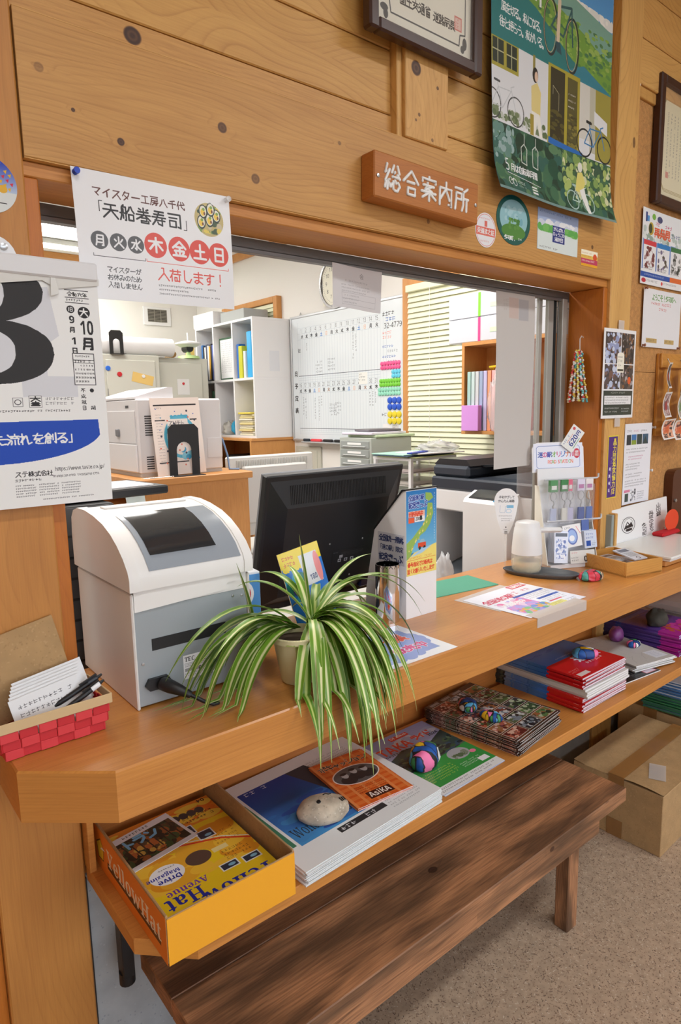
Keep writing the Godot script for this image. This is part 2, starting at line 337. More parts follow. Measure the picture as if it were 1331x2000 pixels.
	solo("campaign_poster", "bright product poster with a blue foot band on the cork board", "poster", leaf_of_paper(0.36, 0.274, 0.0008, 0.003, 6, 1), print_campaign().mat(0.4), Vector3(2.714, 1.992, -0.024))
	solo("welcome_sheet", "white welcome sheet with green and red heading on the cork board", "notice", leaf_of_paper(0.315, 0.221, 0.0008, 0.004, 6, 1), print_welcome().mat(0.4), Vector3(2.725, 1.732, -0.024))
	for q in [[2.455, 2.524, "white push pin at the top of the cork board"], [2.70, 1.13, "white push pin above the white book"], [2.708, 1.305, "white push pin beside the wooden postcard board"]]:
		pin(q[2], Vector3(q[0], q[1], -0.028), M.white)
	for q in [[2.574, 1.84, "upper left"], [2.576, 1.626, "lower left"], [2.872, 1.626, "lower right"]]:
		pin("small brown pin at the %s corner of the welcome sheet" % q[2], Vector3(q[0], q[1], -0.022), flat(col(150, 96, 70), 0.4)).set_meta("group", "pins of the welcome sheet")
	# postcards clipped to a wooden board
	t = thing("postcard_board", "honey-coloured wooden board holding clipped postcards", "board", Vector3(2.89, 1.27, -0.029))
	part(t, "board", B.new().span(-0.18, 0.18, 0, 0.33, 0, 0.014, 0.003), grained(T.plank_up, Vector3(2, 0.5, 2), 0.5, Vector3(0.2, 0.4, 0), col(236, 210, 160)))
	part(t, "top_strip", B.new().span(-0.18, 0.18, 0.272, 0.33, 0.014, 0.026, 0.003), grained(T.plank, Vector3(0.5, 2, 2), 0.5, Vector3(0.2, 0.4, 0), col(240, 216, 166)))
	for x in [-0.115, 0.0, 0.115]:
		part(t, "hook_wire", B.new().tube([Vector3(x - 0.02, 0.31, 0.026), Vector3(x - 0.022, 0.285, 0.04), Vector3(x - 0.02, 0.16, 0.034), Vector3(x - 0.02, 0.03, 0.03)], 0.0016, 6), M.steel)
	var cards = print_postcards()
	var what = ["postcard of red fish on black", "postcard in dull reds", "pale postcard with a green subject", "cream postcard with orange print and red writing"]
	for q in [[2.722, 1.511, 0, 0.3, 0.07, 0.1], [2.718, 1.395, 1, 0.1, 0.07, 0.1], [2.742, 1.297, 3, 0.05, 0.115, 0.08], [2.85, 1.5, 1, 0.25, 0.07, 0.1], [2.852, 1.388, 2, 0.1, 0.076, 0.1], [2.86, 1.292, 3, -0.05, 0.115, 0.08]]:
		var fr = ["on the upper hook", "on the middle hook", "on the lower hook"][0 if q[1] > 1.45 else 1 if q[1] > 1.35 else 2]
		solo("postcard", "%s %s%s" % [what[q[2]], fr, " nearest the post" if q[0] < 2.8 else ""], "postcard", leaf_of_paper(q[4], q[5], 0.001, 0.012, 1, 6), cards[q[2]].mat(0.4), Vector3(q[0], q[1], 0.018), Vector3(0, q[3], 0.04), "postcards on the wooden board")
	# bundle of bead strings on the hatch jamb
	t = thing("bead_bundle", "hanging bundle of colourful bead strings on the hatch jamb", "beads", Vector3(2.245, 1.645, -0.085))
	part(t, "hook", B.new().tube([Vector3(0.016, 0.0, 0), Vector3(0.004, 0.004, 0), Vector3(-0.006, -0.006, 0), Vector3(-0.004, -0.05, 0)], 0.0022, 6), glassy(col(230, 225, 220), 0.6, 0.3))
	var sph = SphereMesh.new(); sph.radius = 0.0046; sph.height = 0.0092; sph.radial_segments = 8; sph.rings = 4
	var rg = RandomNumberGenerator.new(); rg.seed = 4
	var pal = [[col(236, 160, 80), col(236, 200, 150), col(226, 120, 70)], [col(236, 222, 110), col(240, 240, 220)], [col(240, 170, 170), col(240, 238, 236), col(214, 60, 60)], [col(40, 40, 44), col(240, 240, 240), col(190, 40, 50)], [col(240, 238, 236), col(210, 60, 70), col(120, 190, 190)], [col(90, 170, 176), col(240, 236, 230), col(230, 200, 90)], [col(110, 170, 110), col(240, 240, 240), col(60, 60, 70)]]
	for s in 13:
		var b = SurfaceTool.new()
		var cs = pal[s % 7]
		b.begin(Mesh.PRIMITIVE_TRIANGLES)
		var arr = sph.get_mesh_arrays()
		for j in 25:
			var v = float(j) / 25.0
			var sp = (s - 6) / 6.0
			var at = Vector3(-0.008 - 0.006 * (s % 3) - 0.004 * sin(v * 3.0), -0.048 - v * 0.185 - 0.006 * absf(sp), (sp * (0.010 + 0.03 * v)) + 0.002 * sin(j * 2.1 + s))
			var cc = cs[rg.randi() % cs.size()].srgb_to_linear()
			for ix in arr[Mesh.ARRAY_INDEX]:
				b.set_color(cc); b.set_normal(arr[Mesh.ARRAY_NORMAL][ix]); b.add_vertex(arr[Mesh.ARRAY_VERTEX][ix] + at)
		var m = flat(Color.WHITE, 0.25)
		m.vertex_color_use_as_albedo = true
		part(t, "strand", b.commit(), m)
	# dark framed stand and red things at the far end of the counter
	t = thing("dark_cabinet", "dark brown cabinet with a rounded corner on the far end of the counter", "cabinet", Vector3(3.03, 0.8305, -0.009))
	part(t, "body", B.new().prism([Vector2(-0.19, 0), Vector2(0.4, 0), Vector2(0.4, 0.29), Vector2(-0.16, 0.29), Vector2(-0.176, 0.284), Vector2(-0.187, 0.272), Vector2(-0.19, 0.255)], 0.036, Transform3D(Basis.IDENTITY, Vector3(0, 0, -0.018))), flat(col(84, 44, 24), 0.4))
	part(t, "knob", B.new().lathe([Vector2(0, 0), Vector2(0.007, 0), Vector2(0.008, 0.008), Vector2(0, 0.012)], 12), M.steel, Vector3(-0.168, 0.16, 0.018), Vector3(PI / 2, 0, 0))
	solo("red_cloth_pad", "red cloth pad resting on the open white book", "pad", B.new().cbox(Vector3(0, 0.008, 0), Vector3(0.15, 0.016, 0.05), 0.006), flat(col(190, 24, 34), 0.9), Vector3(2.7, 0.8714, 0.055))
	solo("orange_fan", "round orange-red fan leaning on the red pad", "fan", disc.call(0.062, 0.042), flat(col(226, 70, 34), 0.5), Vector3(2.755, 0.924, 0.05), Vector3(-0.12, 0, 0.2))
	# sheets hanging inside the hatch
	var hf = func(u, v): return Vector3((u - 0.5) * 0.195, (0.5 - v) * 0.11, 0.008 * sin(u * 5.0) * (0.3 + v) + (0.02 * pow(1.0 - u, 3.0)))
	solo("hanging_form", "grey photocopied form hanging from the window track", "paper", B.new().sheet(hf, 10, 4, 0.0005), print_hanging().mat(0.7), Vector3(1.21, 1.722, -0.135), Vector3(0, 0, -0.005))
	var sf = func(u, v): return Vector3((u - 0.5) * (0.215 - 0.0 * v), (0.5 - v) * 0.585, 0.004 * sin(v * 4.0 + 0.6) + 0.008 * pow(1.0 - u, 2.0) * v)
	solo("paper_scroll", "long pale paper scroll hanging before the sliding window", "paper", B.new().sheet(sf, 6, 14, 0.0006), print_scroll().mat(0.7), Vector3(1.918, 1.482, -0.135))
# ---------------------------------------------------------------- things on the counter
func side_xf(w, at = Vector3.ZERO):   # profiles drawn as (z, y), pushed across x
	return Transform3D(Basis(Vector3(0, 0, 1), Vector3(0, 1, 0), Vector3(-1, 0, 0)), at + Vector3(w / 2, 0, 0))

func lying(w, d, t = 0.0006):   # a sheet lying face up, its foot towards +z
	return leaf_of_paper(w, d, t)

const UPWARD := Vector3(-PI / 2, 0, 0)
const CT := 0.8302

func build_counter_things():
	label_printer()
	# basket with slips and pens, card behind it
	basket()
	var cb = B.new().cbox(Vector3(0, 0.078, 0), Vector3(0.2, 0.155, 0.004), 0.0008)
	solo("cardboard_piece", "torn piece of brown cardboard leaning on the post behind the basket", "cardboard", cb, M.card, Vector3(0.258, 0.862, 0.026), Vector3(-0.12, 0, 0.2))
	monitor()
	# snack packets and cartons by the plant
	var t = thing("snack_packet", "blue and yellow snack packet with a price sticker behind the plant", "packet", Vector3(0.945, 0.84, 0.03), 0.0)
	t.rotation = Vector3(-0.12, -0.2, 0.22)
	var pf = func(u, v): return Vector3((u - 0.5) * 0.11, (1.0 - v) * 0.24, 0.012 * sin(PI * u) * sin(PI * v))
	part(t, "bag", B.new().sheet(pf, 8, 8, 0.003), print_candy().mat(0.2))
	part(t, "back", B.new().sheet(func(u, v): return Vector3((0.5 - u) * 0.11, (1.0 - v) * 0.24, -0.004 - 0.01 * sin(PI * u) * sin(PI * v)), 8, 8, -0.001), flat(col(70, 60, 150), 0.3))
	t = solo("blue_carton", "small blue and white carton beside the label printer", "carton", B.new().cbox(Vector3(0, 0.1, 0), Vector3(0.075, 0.2, 0.05), 0.001), flat(col(226, 230, 236), 0.4), Vector3(0.765, CT, -0.05), Vector3(0, -0.15, 0))
	var bc = cv(120, 300, col(84, 150, 214))
	bc.D(60, 70, 34, 44, WH); bc.D(60, 70, 22, 30, col(206, 50, 60)); bc.F(30, 130, 60, 6, 18, 26, INK)
	part(t, "printed_face", leaf_of_paper(0.073, 0.19, 0.0006), bc.mat(0.4), Vector3(0, 0.1, 0.0258))
	solo("white_notepad", "white notepad lying behind the plant at the monitor foot", "notepad", B.new().cbox(Vector3(0, 0.006, 0), Vector3(0.12, 0.012, 0.08), 0.001), M.paper, Vector3(1.09, CT, -0.02), Vector3(0, 0.3, 0))
	# chrome cup with a notched rim
	t = thing("chrome_cup", "tall chrome cylinder with a notched rim before the display tower", "cup", Vector3(1.187, CT, 0.004))
	part(t, "shell", B.new().lathe([Vector2(0.0, 0.002), Vector2(0.033, 0.0), Vector2(0.0335, 0.004), Vector2(0.0335, 0.158), Vector2(0.0315, 0.158), Vector2(0.0315, 0.006), Vector2(0, 0.006)], 40), M.chrome)
	var teeth = B.new()
	for k in 14:
		var a = TAU * k / 14.0; var b = TAU * (k + 0.8) / 14.0; var c = (a + b) / 2
		teeth.tri(Vector3(cos(b) * 0.0337, 0.150, -sin(b) * 0.0337), Vector3(cos(a) * 0.0337, 0.150, -sin(a) * 0.0337), Vector3(cos(c) * 0.0337, 0.160, -sin(c) * 0.0337))
		teeth.tri(Vector3(cos(b) * 0.0318, 0.146, -sin(b) * 0.0318), Vector3(cos(a) * 0.0318, 0.146, -sin(a) * 0.0318), Vector3(cos(c) * 0.0318, 0.1575, -sin(c) * 0.0318))
	part(t, "notches", teeth, M.black)
	part(t, "grip", B.new().cbox(Vector3(0.0325, 0.085, 0.004), Vector3(0.004, 0.05, 0.02), 0.0015), M.black)
	# display tower of the ticket sale
	t = thing("display_tower", "white ticket display tower with a sloping top and a map of Japan", "display stand", Vector3(1.286, CT, 0.035))
	part(t, "body", B.new().prism([Vector2(-0.165, 0), Vector2(0, 0), Vector2(0, 0.355), Vector2(-0.012, 0.353), Vector2(-0.125, 0.235), Vector2(-0.165, 0.05)], 0.12, side_xf(0.12)), M.white)
	part(t, "edging", B.new().prism([Vector2(0.001, 0.354), Vector2(0.001, 0.358), Vector2(-0.013, 0.357), Vector2(-0.127, 0.238), Vector2(-0.125, 0.234), Vector2(-0.011, 0.352)], 0.124, side_xf(0.124)), M.black)
	part(t, "poster", leaf_of_paper(0.117, 0.232, 0.0006), print_tower().mat(0.35), Vector3(0, 0.236, 0.0008))
	part(t, "side_label", leaf_of_paper(0.105, 0.085, 0.0006), print_tower_side().mat(0.4), Vector3(-0.0606, 0.19, -0.058), Vector3(0, -PI / 2, 0))
	# cutting mat and printed sheets
	var mc = cv(520, 280, col(70, 150, 122))
	for k in 53: mc.R(k * 10, 0, 1, 280, col(110, 180, 152))
	for k in 29: mc.R(0, k * 10, 520, 1, col(110, 180, 152))
	solo("cutting_mat", "green gridded cutting mat lying on the counter", "mat", lying(0.27, 0.145, 0.002), mc.mat(0.6), Vector3(1.575, CT + 0.002, -0.108), Vector3(-PI / 2, -0.13, 0))
	solo("rally_sheet", "laminated blue cloud sheet with orange lettering at the counter edge", "notice", lying(0.297, 0.212, 0.0007), print_rally().mat(0.12), Vector3(1.024, CT + 0.0008, 0.157), Vector3(-PI / 2, -0.02, 0))
	t = thing("price_notice", "white printed notice with blue bars taped over the counter edge", "notice", Vector3(1.624, CT, 0.135))
	part(t, "sheet", lying(0.292, 0.232, 0.0007), print_notice().mat(0.18), Vector3(0, 0.0014, 0), Vector3(-PI / 2, 0.03, 0))
	part(t, "film", B.new().box(Vector3(-0.04, 0.0003, -0.06), Vector3(0.24, 0.0004, 0.16), Basis(Vector3.UP, 0.06)), M.tape)
	part(t, "tape", B.new().span(-0.134, 0.112, 0.0016, 0.002, 0.098, 0.136).span(-0.134, 0.112, -0.026, 0.002, 0.1358, 0.1363), M.tape)
	soap()
	rack()
	# painted pebble, wooden tray with packets
	solo("painted_pebble", "pink, red and green painted pebble by the soap tray", "stone", pebble(0.044, 0.02, 0.03, 5), print_stone([col(214, 60, 80), col(226, 190, 160), col(84, 160, 150), col(130, 150, 96)], 5).mat(0.35), Vector3(1.966, CT, 0.15), Vector3(0, -0.3, 0))
	t = thing("wooden_tray", "open wooden tray of charms at the counter edge", "tray", Vector3(2.18, CT, 0.135), -0.25)
	var wm = grained(T.plank, Vector3(0.5, 2.5, 2.5), 0.5, Vector3(0.3, 0.15, 0.5), col(240, 222, 186))
	part(t, "floor", B.new().span(-0.085, 0.085, 0, 0.006, -0.105, 0.105), wm)
	for s in [-1, 1]:
		part(t, "end", B.new().cbox(Vector3(0, 0.025, s * 0.101), Vector3(0.17, 0.05, 0.008), 0.001), wm)
		part(t, "side", B.new().cbox(Vector3(s * 0.081, 0.025, 0), Vector3(0.008, 0.05, 0.194), 0.001), wm)
	var pk = cv(120, 180, col(206, 208, 216))
	pk.R(14, 14, 92, 40, col(96, 100, 116)); pk.R(14, 64, 92, 70, col(182, 184, 190)); pk.F(22, 74, 76, 4, 9, 14, col(80, 82, 90)); pk.O(60, 156, 14, 12, 5, col(70, 74, 84))
	for k in 5:
		solo("charm_packet", ["silvery charm packet propped across the wooden tray", "charm packet flat in the wooden tray, lowest", "charm packet in the wooden tray under the propped one", "blue-tinted charm packet at the back of the wooden tray", "charm packet standing against the tray wall"][k], "packet", leaf_of_paper(0.062, 0.095, 0.004), pk.mat(0.2), Vector3(2.18 + [0.01, -0.03, 0.03, 0.0, 0.02][k], CT + [0.056, 0.011, 0.018, 0.025, 0.032][k], 0.135 + [0.03, 0.04, 0.0, -0.04, -0.03][k]), [Vector3(-1.4, -0.3, 0.1), Vector3(-PI / 2, -0.2, 0), Vector3(-PI / 2, 0.25, 0), Vector3(-PI / 2, -0.4, 0), Vector3(-PI / 2, -0.1, 0)][k], "charms in the wooden tray")
	# open presentation book
	t = thing("presentation_book", "big white open book with a black round crest, standing on the counter", "book", Vector3(2.56, CT, 0.0))
	part(t, "wooden_base", B.new().cbox(Vector3(-0.04, 0.011, 0.135), Vector3(0.42, 0.02, 0.2), 0.002), M.office_wood)
	part(t, "lower_block", B.new().cbox(Vector3(-0.04, 0.0265, 0.135), Vector3(0.43, 0.009, 0.235), 0.0015), M.white)
	part(t, "open_cover", B.new().cbox(Vector3(-0.04, 0.0365, 0.137), Vector3(0.445, 0.009, 0.245), 0.0015), flat(col(236, 236, 232), 0.25))
	var sc = part(t, "standing_cover", B.new().cbox(Vector3(0, 0.075, -0.004), Vector3(0.45, 0.15, 0.007), 0.001), M.white, Vector3(0.028, 0.028, 0.012), Vector3(-0.08, 0, 0.02))
	part(sc, "title_page", leaf_of_paper(0.446, 0.146, 0.0006), print_book().mat(0.4), Vector3(0, 0.075, 0.0004))
	part(t, "bookend", B.new().cbox(Vector3(-0.213, 0.082, 0.004), Vector3(0.016, 0.164, 0.05), 0.002), grained(T.plank_up, Vector3(2, 0.5, 2), 0.5, Vector3(0.5, 0.4, 0)))
	part(t, "grey_spine", B.new().cbox(Vector3(-0.23, 0.08, 0.0), Vector3(0.016, 0.16, 0.048), 0.002), flat(col(150, 160, 156), 0.5))

func label_printer():
	var t = thing("label_printer", "white label printer with a smoked window and a grey metal back plate", "printer", Vector3(0.578, CT, -0.05), -0.008)
	var zx = M.plastic
	part(t, "body", B.new().span(-0.124, 0.124, 0.008, 0.236, -0.172, 0.124, 0.003), zx)
	for s in [-1, 1]:
		part(t, "side_panel", B.new().span(s * 0.127 - 0.003, s * 0.127 + 0.003, 0.0, 0.233, -0.178, 0.137, 0.0025), zx)
	var prof = [Vector2(0.143, 0.238), Vector2(0.144, 0.262), Vector2(0.138, 0.277), Vector2(0.12, 0.298), Vector2(0.092, 0.320), Vector2(0.06, 0.338), Vector2(0.02, 0.353), Vector2(-0.03, 0.364), Vector2(-0.08, 0.370), Vector2(-0.13, 0.370), Vector2(-0.16, 0.362), Vector2(-0.176, 0.345), Vector2(-0.181, 0.31), Vector2(-0.181, 0.238)]
	part(t, "cover", B.new().prism(prof, 0.264, side_xf(0.264), true, true), zx)
	# raised shoulders at both ends of the cover
	for s in [-1, 1]:
		var rim = []
		for p in prof: rim.append(Vector2(p.x * 1.008 + (0.0012 if p.x > 0 else -0.0012), 0.238 + (p.y - 0.238) * 1.012 if p.y > 0.24 else p.y))
		part(t, "cover_shoulder", B.new().prism(rim, 0.02, side_xf(0.02, Vector3(s * 0.1235, 0, 0)), true, true), zx)
	var glass = B.new(); glass.sm = 1
	var inner = B.new(); inner.sm = 1
	var pr = [Vector2(0.1415, 0.2735), Vector2(0.1215, 0.299), Vector2(0.093, 0.3215), Vector2(0.061, 0.3395), Vector2(0.021, 0.3545), Vector2(-0.02, 0.3635)]
	for i in 5:
		var a = pr[i]; var b = pr[i + 1]
		glass.quad(Vector3(-0.092, a.y, a.x), Vector3(0.108, a.y, a.x), Vector3(0.108, b.y, b.x), Vector3(-0.092, b.y, b.x))
		if i > 0: inner.quad(Vector3(-0.08, a.y + 0.0006, a.x + 0.0004), Vector3(0.062, a.y + 0.0006, a.x + 0.0004), Vector3(0.062, b.y + 0.0006, b.x + 0.0004), Vector3(-0.08, b.y + 0.0006, b.x + 0.0004))
	var g = part(t, "window", glass, flat(col(150, 158, 166), 0.15))
	part(g, "smoked_pane", inner, flat(col(44, 46, 48), 0.08))
	part(t, "ridge", B.new().cbox(Vector3(0.0, 0.3715, -0.09), Vector3(0.19, 0.004, 0.03), 0.0015), zx)
	var plate = flat(col(160, 168, 172), 0.45, 0.35)
	var bp = part(t, "back_plate", B.new().span(-0.1235, 0.1235, 0.004, 0.2, 0.124, 0.131, 0.001), plate)
	part(bp, "slot", B.new().span(-0.092, 0.07, 0.112, 0.136, 0.131, 0.1318), M.black)
	for q in [[-0.1, 0.05], [-0.062, 0.052], [0.04, 0.105], [0.052, 0.105], [0.09, 0.188], [-0.112, 0.09], [0.112, 0.185], [0.112, 0.03]]:
		part(bp, "screw", B.new().lathe([Vector2(0, 0), Vector2(0.0035, 0), Vector2(0.003, 0.0015), Vector2(0, 0.002)], 10), M.steel, Vector3(q[0], q[1], 0.131), Vector3(PI / 2, 0, 0))
	part(bp, "rating_label", leaf_of_paper(0.082, 0.05, 0.0004), print_label().mat(0.4), Vector3(0.012, 0.06, 0.1316))
	part(bp, "type_strip", B.new().prism([Vector2(-0.1235, 0.2), Vector2(0.1235, 0.2), Vector2(0.1235, 0.236), Vector2(-0.1235, 0.236)], 0.001, Transform3D(Basis.IDENTITY, Vector3(0, 0, 0.131))), zx)
	part(t, "back_lip", B.new().prism([Vector2(-0.1235, 0.196), Vector2(0.075, 0.206), Vector2(0.075, 0.219), Vector2(0.098, 0.221), Vector2(0.098, 0.237), Vector2(-0.1235, 0.237)], 0.004, Transform3D(Basis.IDENTITY, Vector3(0, 0, 0.132))), zx)
	part(t, "inlet", B.new().prism([Vector2(-0.112, 0.045), Vector2(-0.104, 0.034), Vector2(-0.066, 0.034), Vector2(-0.058, 0.045), Vector2(-0.066, 0.058), Vector2(-0.104, 0.058)], 0.008, Transform3D(Basis.IDENTITY, Vector3(0, 0, 0.131))), M.black)
	t = thing("power_cord", "black power cord plugged into the back of the label printer", "cord", Vector3(0.498, CT, 0.092))
	part(t, "plug", B.new().tube([Vector3(0, 0.045, 0), Vector3(0.006, 0.043, 0.016), Vector3(0.02, 0.036, 0.032), Vector3(0.036, 0.026, 0.046)], [0.014, 0.014, 0.011, 0.007], 10), M.black)
	part(t, "cable", B.new().tube([Vector3(0.034, 0.027, 0.045), Vector3(0.055, 0.012, 0.06), Vector3(0.07, 0.006, 0.072), Vector3(0.082, 0.0045, 0.07)], 0.0042, 8), M.black)

func basket():
	var at = Vector3(0.287, CT, 0.066)
	var t = thing("woven_basket", "red woven paper basket with a cream rim on the counter end", "basket", at, 0.03)
	var red = [flat(col(214, 60, 66), 0.6), flat(col(196, 40, 48), 0.6)]
	var hx = 0.084; var hz = 0.052
	part(t, "base", B.new().span(-hx + 0.003, hx - 0.003, 0.0, 0.003, -hz + 0.003, hz - 0.003), red[1])
	var cell = B.new().cbox(Vector3.ZERO, Vector3(0.0292, 0.0168, 0.0026), 0.001).mesh()
	for r in 3:
		var fl = 1.0 + 0.05 * r
		for k in 6:
			for s in [-1, 1]:
				part(t, "strip", cell, red[(k + r) % 2], Vector3((-0.07 + k * 0.028) * fl, 0.0095 + r * 0.017, s * (hz * fl + (0.0009 if (k + r) % 2 == 0 else -0.0009))))
		for k in 4:
			for s in [-1, 1]:
				part(t, "strip", cell, red[(k + r + 1) % 2], Vector3(s * (hx * fl + (0.0009 if (k + r) % 2 == 0 else -0.0009)), 0.0095 + r * 0.017, (-0.039 + k * 0.026) * fl), Vector3(0, PI / 2, 0))
	var rim = flat(col(206, 178, 134), 0.7)
	for s in [-1, 1]:
		part(t, "rim", B.new().cbox(Vector3(0, 0.061, s * hz * 1.16), Vector3(hx * 2.32, 0.018, 0.003), 0.001), rim)
		part(t, "rim", B.new().cbox(Vector3(s * hx * 1.15, 0.061, 0), Vector3(0.003, 0.018, hz * 2.3), 0.001), rim)
	part(t, "knot", B.new().lathe([Vector2(0, 0), Vector2(0.006, 0.003), Vector2(0.006, 0.008), Vector2(0, 0.011)], 10), red[0], Vector3(-0.07, 0.068, -0.05))
	var sl = cv(200, 120, col(228, 228, 228))
	sl.F(20, 20, 160, 2, 14, 22, INK); sl.F(20, 74, 120, 1, 12, 22, INK)
	for k in 6:
		solo("paper_slip", ["printed white slip at the front of the basket", "white slip behind the printed one in the basket", "white slip in the middle of the basket", "white slip leaning at the back of the basket", "white slip at the very back of the basket", "white slip against the rear rim of the basket"][k], "paper", leaf_of_paper(0.125, 0.078, 0.0012), sl.mat(0.6), at + Vector3(0.004 + k * 0.003, 0.058 + k * 0.0035, 0.022 - k * 0.007), Vector3(-0.42, 0.05, 0.13), "slips in the basket")
	for k in 2:
		t = thing("pen", ["black pen with a white cap lying over the basket rim", "dark pen lying against the slips in the basket"][k], "pen", at + Vector3(0.03, 0.058 + k * 0.008, 0.038 - k * 0.02), 0.0)
		t.rotation = Vector3(0, 0.1 - k * 0.15, 0.42)
		part(t, "barrel", B.new().tube([Vector3(-0.05, 0, 0), Vector3(0.045, 0, 0)], 0.005, 10), M.black)
		part(t, "cap", B.new().tube([Vector3(0.045, 0, 0), Vector3(0.062, 0, 0)], 0.0056, 10), M.white if k == 0 else M.dark)
		part(t, "clip", B.new().span(0.03, 0.064, 0.005, 0.008, -0.002, 0.002), M.black)
		part(t, "tip", B.new().tube([Vector3(0.062, 0, 0), Vector3(0.072, 0, 0)], [0.004, 0.002], 8), M.black)

func monitor():
	var t = thing("monitor", "black computer monitor seen from behind on the counter", "monitor", Vector3(1.122, CT, -0.2))
	var p = Node3D.new()
	var h = 0.392; var w = 0.476
	var tilt = Vector3(0.252, 0, 0)
	var base = Vector3(0, 0.032, -0.015)
	var sh = B.new()
	# shell: flat rim with the bulging middle
	sh.cbox(Vector3(0, h / 2, 0), Vector3(w, h, 0.022), 0.003)
	var shell = part(t, "rear_shell", sh, flat(col(24, 24, 27), 0.42), base, tilt)
	var bulge = B.new()
	var q = func(x, y, z): return Vector3(x, y, z)
	var a = [q.call(-w / 2 + 0.012, 0.02, 0.011), q.call(w / 2 - 0.012, 0.02, 0.011), q.call(w / 2 - 0.012, h - 0.015, 0.011), q.call(-w / 2 + 0.012, h - 0.015, 0.011)]
	var b = [q.call(-w / 2 + 0.06, 0.05, 0.032), q.call(w / 2 - 0.06, 0.05, 0.032), q.call(w / 2 - 0.06, h - 0.085, 0.032), q.call(-w / 2 + 0.06, h - 0.085, 0.032)]
	bulge.quad(b[0], b[1], b[2], b[3])
	for i in 4:
		var j = (i + 1) % 4
		bulge.quad(a[i], a[j], b[j], b[i])
	part(shell, "bulge", bulge, flat(col(24, 24, 27), 0.45))
	var gr = B.new()
	for k in 62: gr.cbox(Vector3(-0.165 + k * 0.0054, h - 0.052, 0.0215), Vector3(0.0026, 0.05, 0.004), 0.0006, Basis(Vector3.RIGHT, -0.28))
	part(shell, "vent_ribs", gr, flat(col(14, 14, 16), 0.4))
	part(shell, "rating_label", leaf_of_paper(0.12, 0.042, 0.0004), print_monitor_label().mat(0.4), Vector3(0.055, 0.14, 0.0326))
	for s in [[-0.02, 0.185], [0.1, 0.185], [0.07, 0.075]]:
		part(shell, "screw", B.new().lathe([Vector2(0, 0), Vector2(0.0028, 0), Vector2(0.002, 0.001), Vector2(0, 0.0012)], 8), M.steel, Vector3(s[0], s[1], 0.032), Vector3(PI / 2, 0, 0))
	part(shell, "bezel", B.new().cbox(Vector3(0, h / 2, -0.013), Vector3(w + 0.002, h + 0.002, 0.006), 0.002), flat(col(150, 152, 156), 0.3, 0.4))
	part(shell, "screen", B.new().span(-w / 2 + 0.012, w / 2 - 0.012, 0.02, h - 0.012, -0.0172, -0.0162), flat(col(20, 22, 26), 0.2))
	part(shell, "port_bay", B.new().cbox(Vector3(0.16, 0.035, 0.018), Vector3(0.07, 0.03, 0.02), 0.003), flat(col(30, 34, 78), 0.35))
	part(t, "neck", B.new().cbox(Vector3(0, 0.06, 0.02), Vector3(0.07, 0.12, 0.02), 0.004), M.dark)
	part(t, "foot", B.new().lathe([Vector2(0, 0), Vector2(0.1, 0), Vector2(0.1, 0.006), Vector2(0.09, 0.01), Vector2(0, 0.012)], 32, Vector3(0, 0, 0.06), 1.0, 0.8), M.dark)

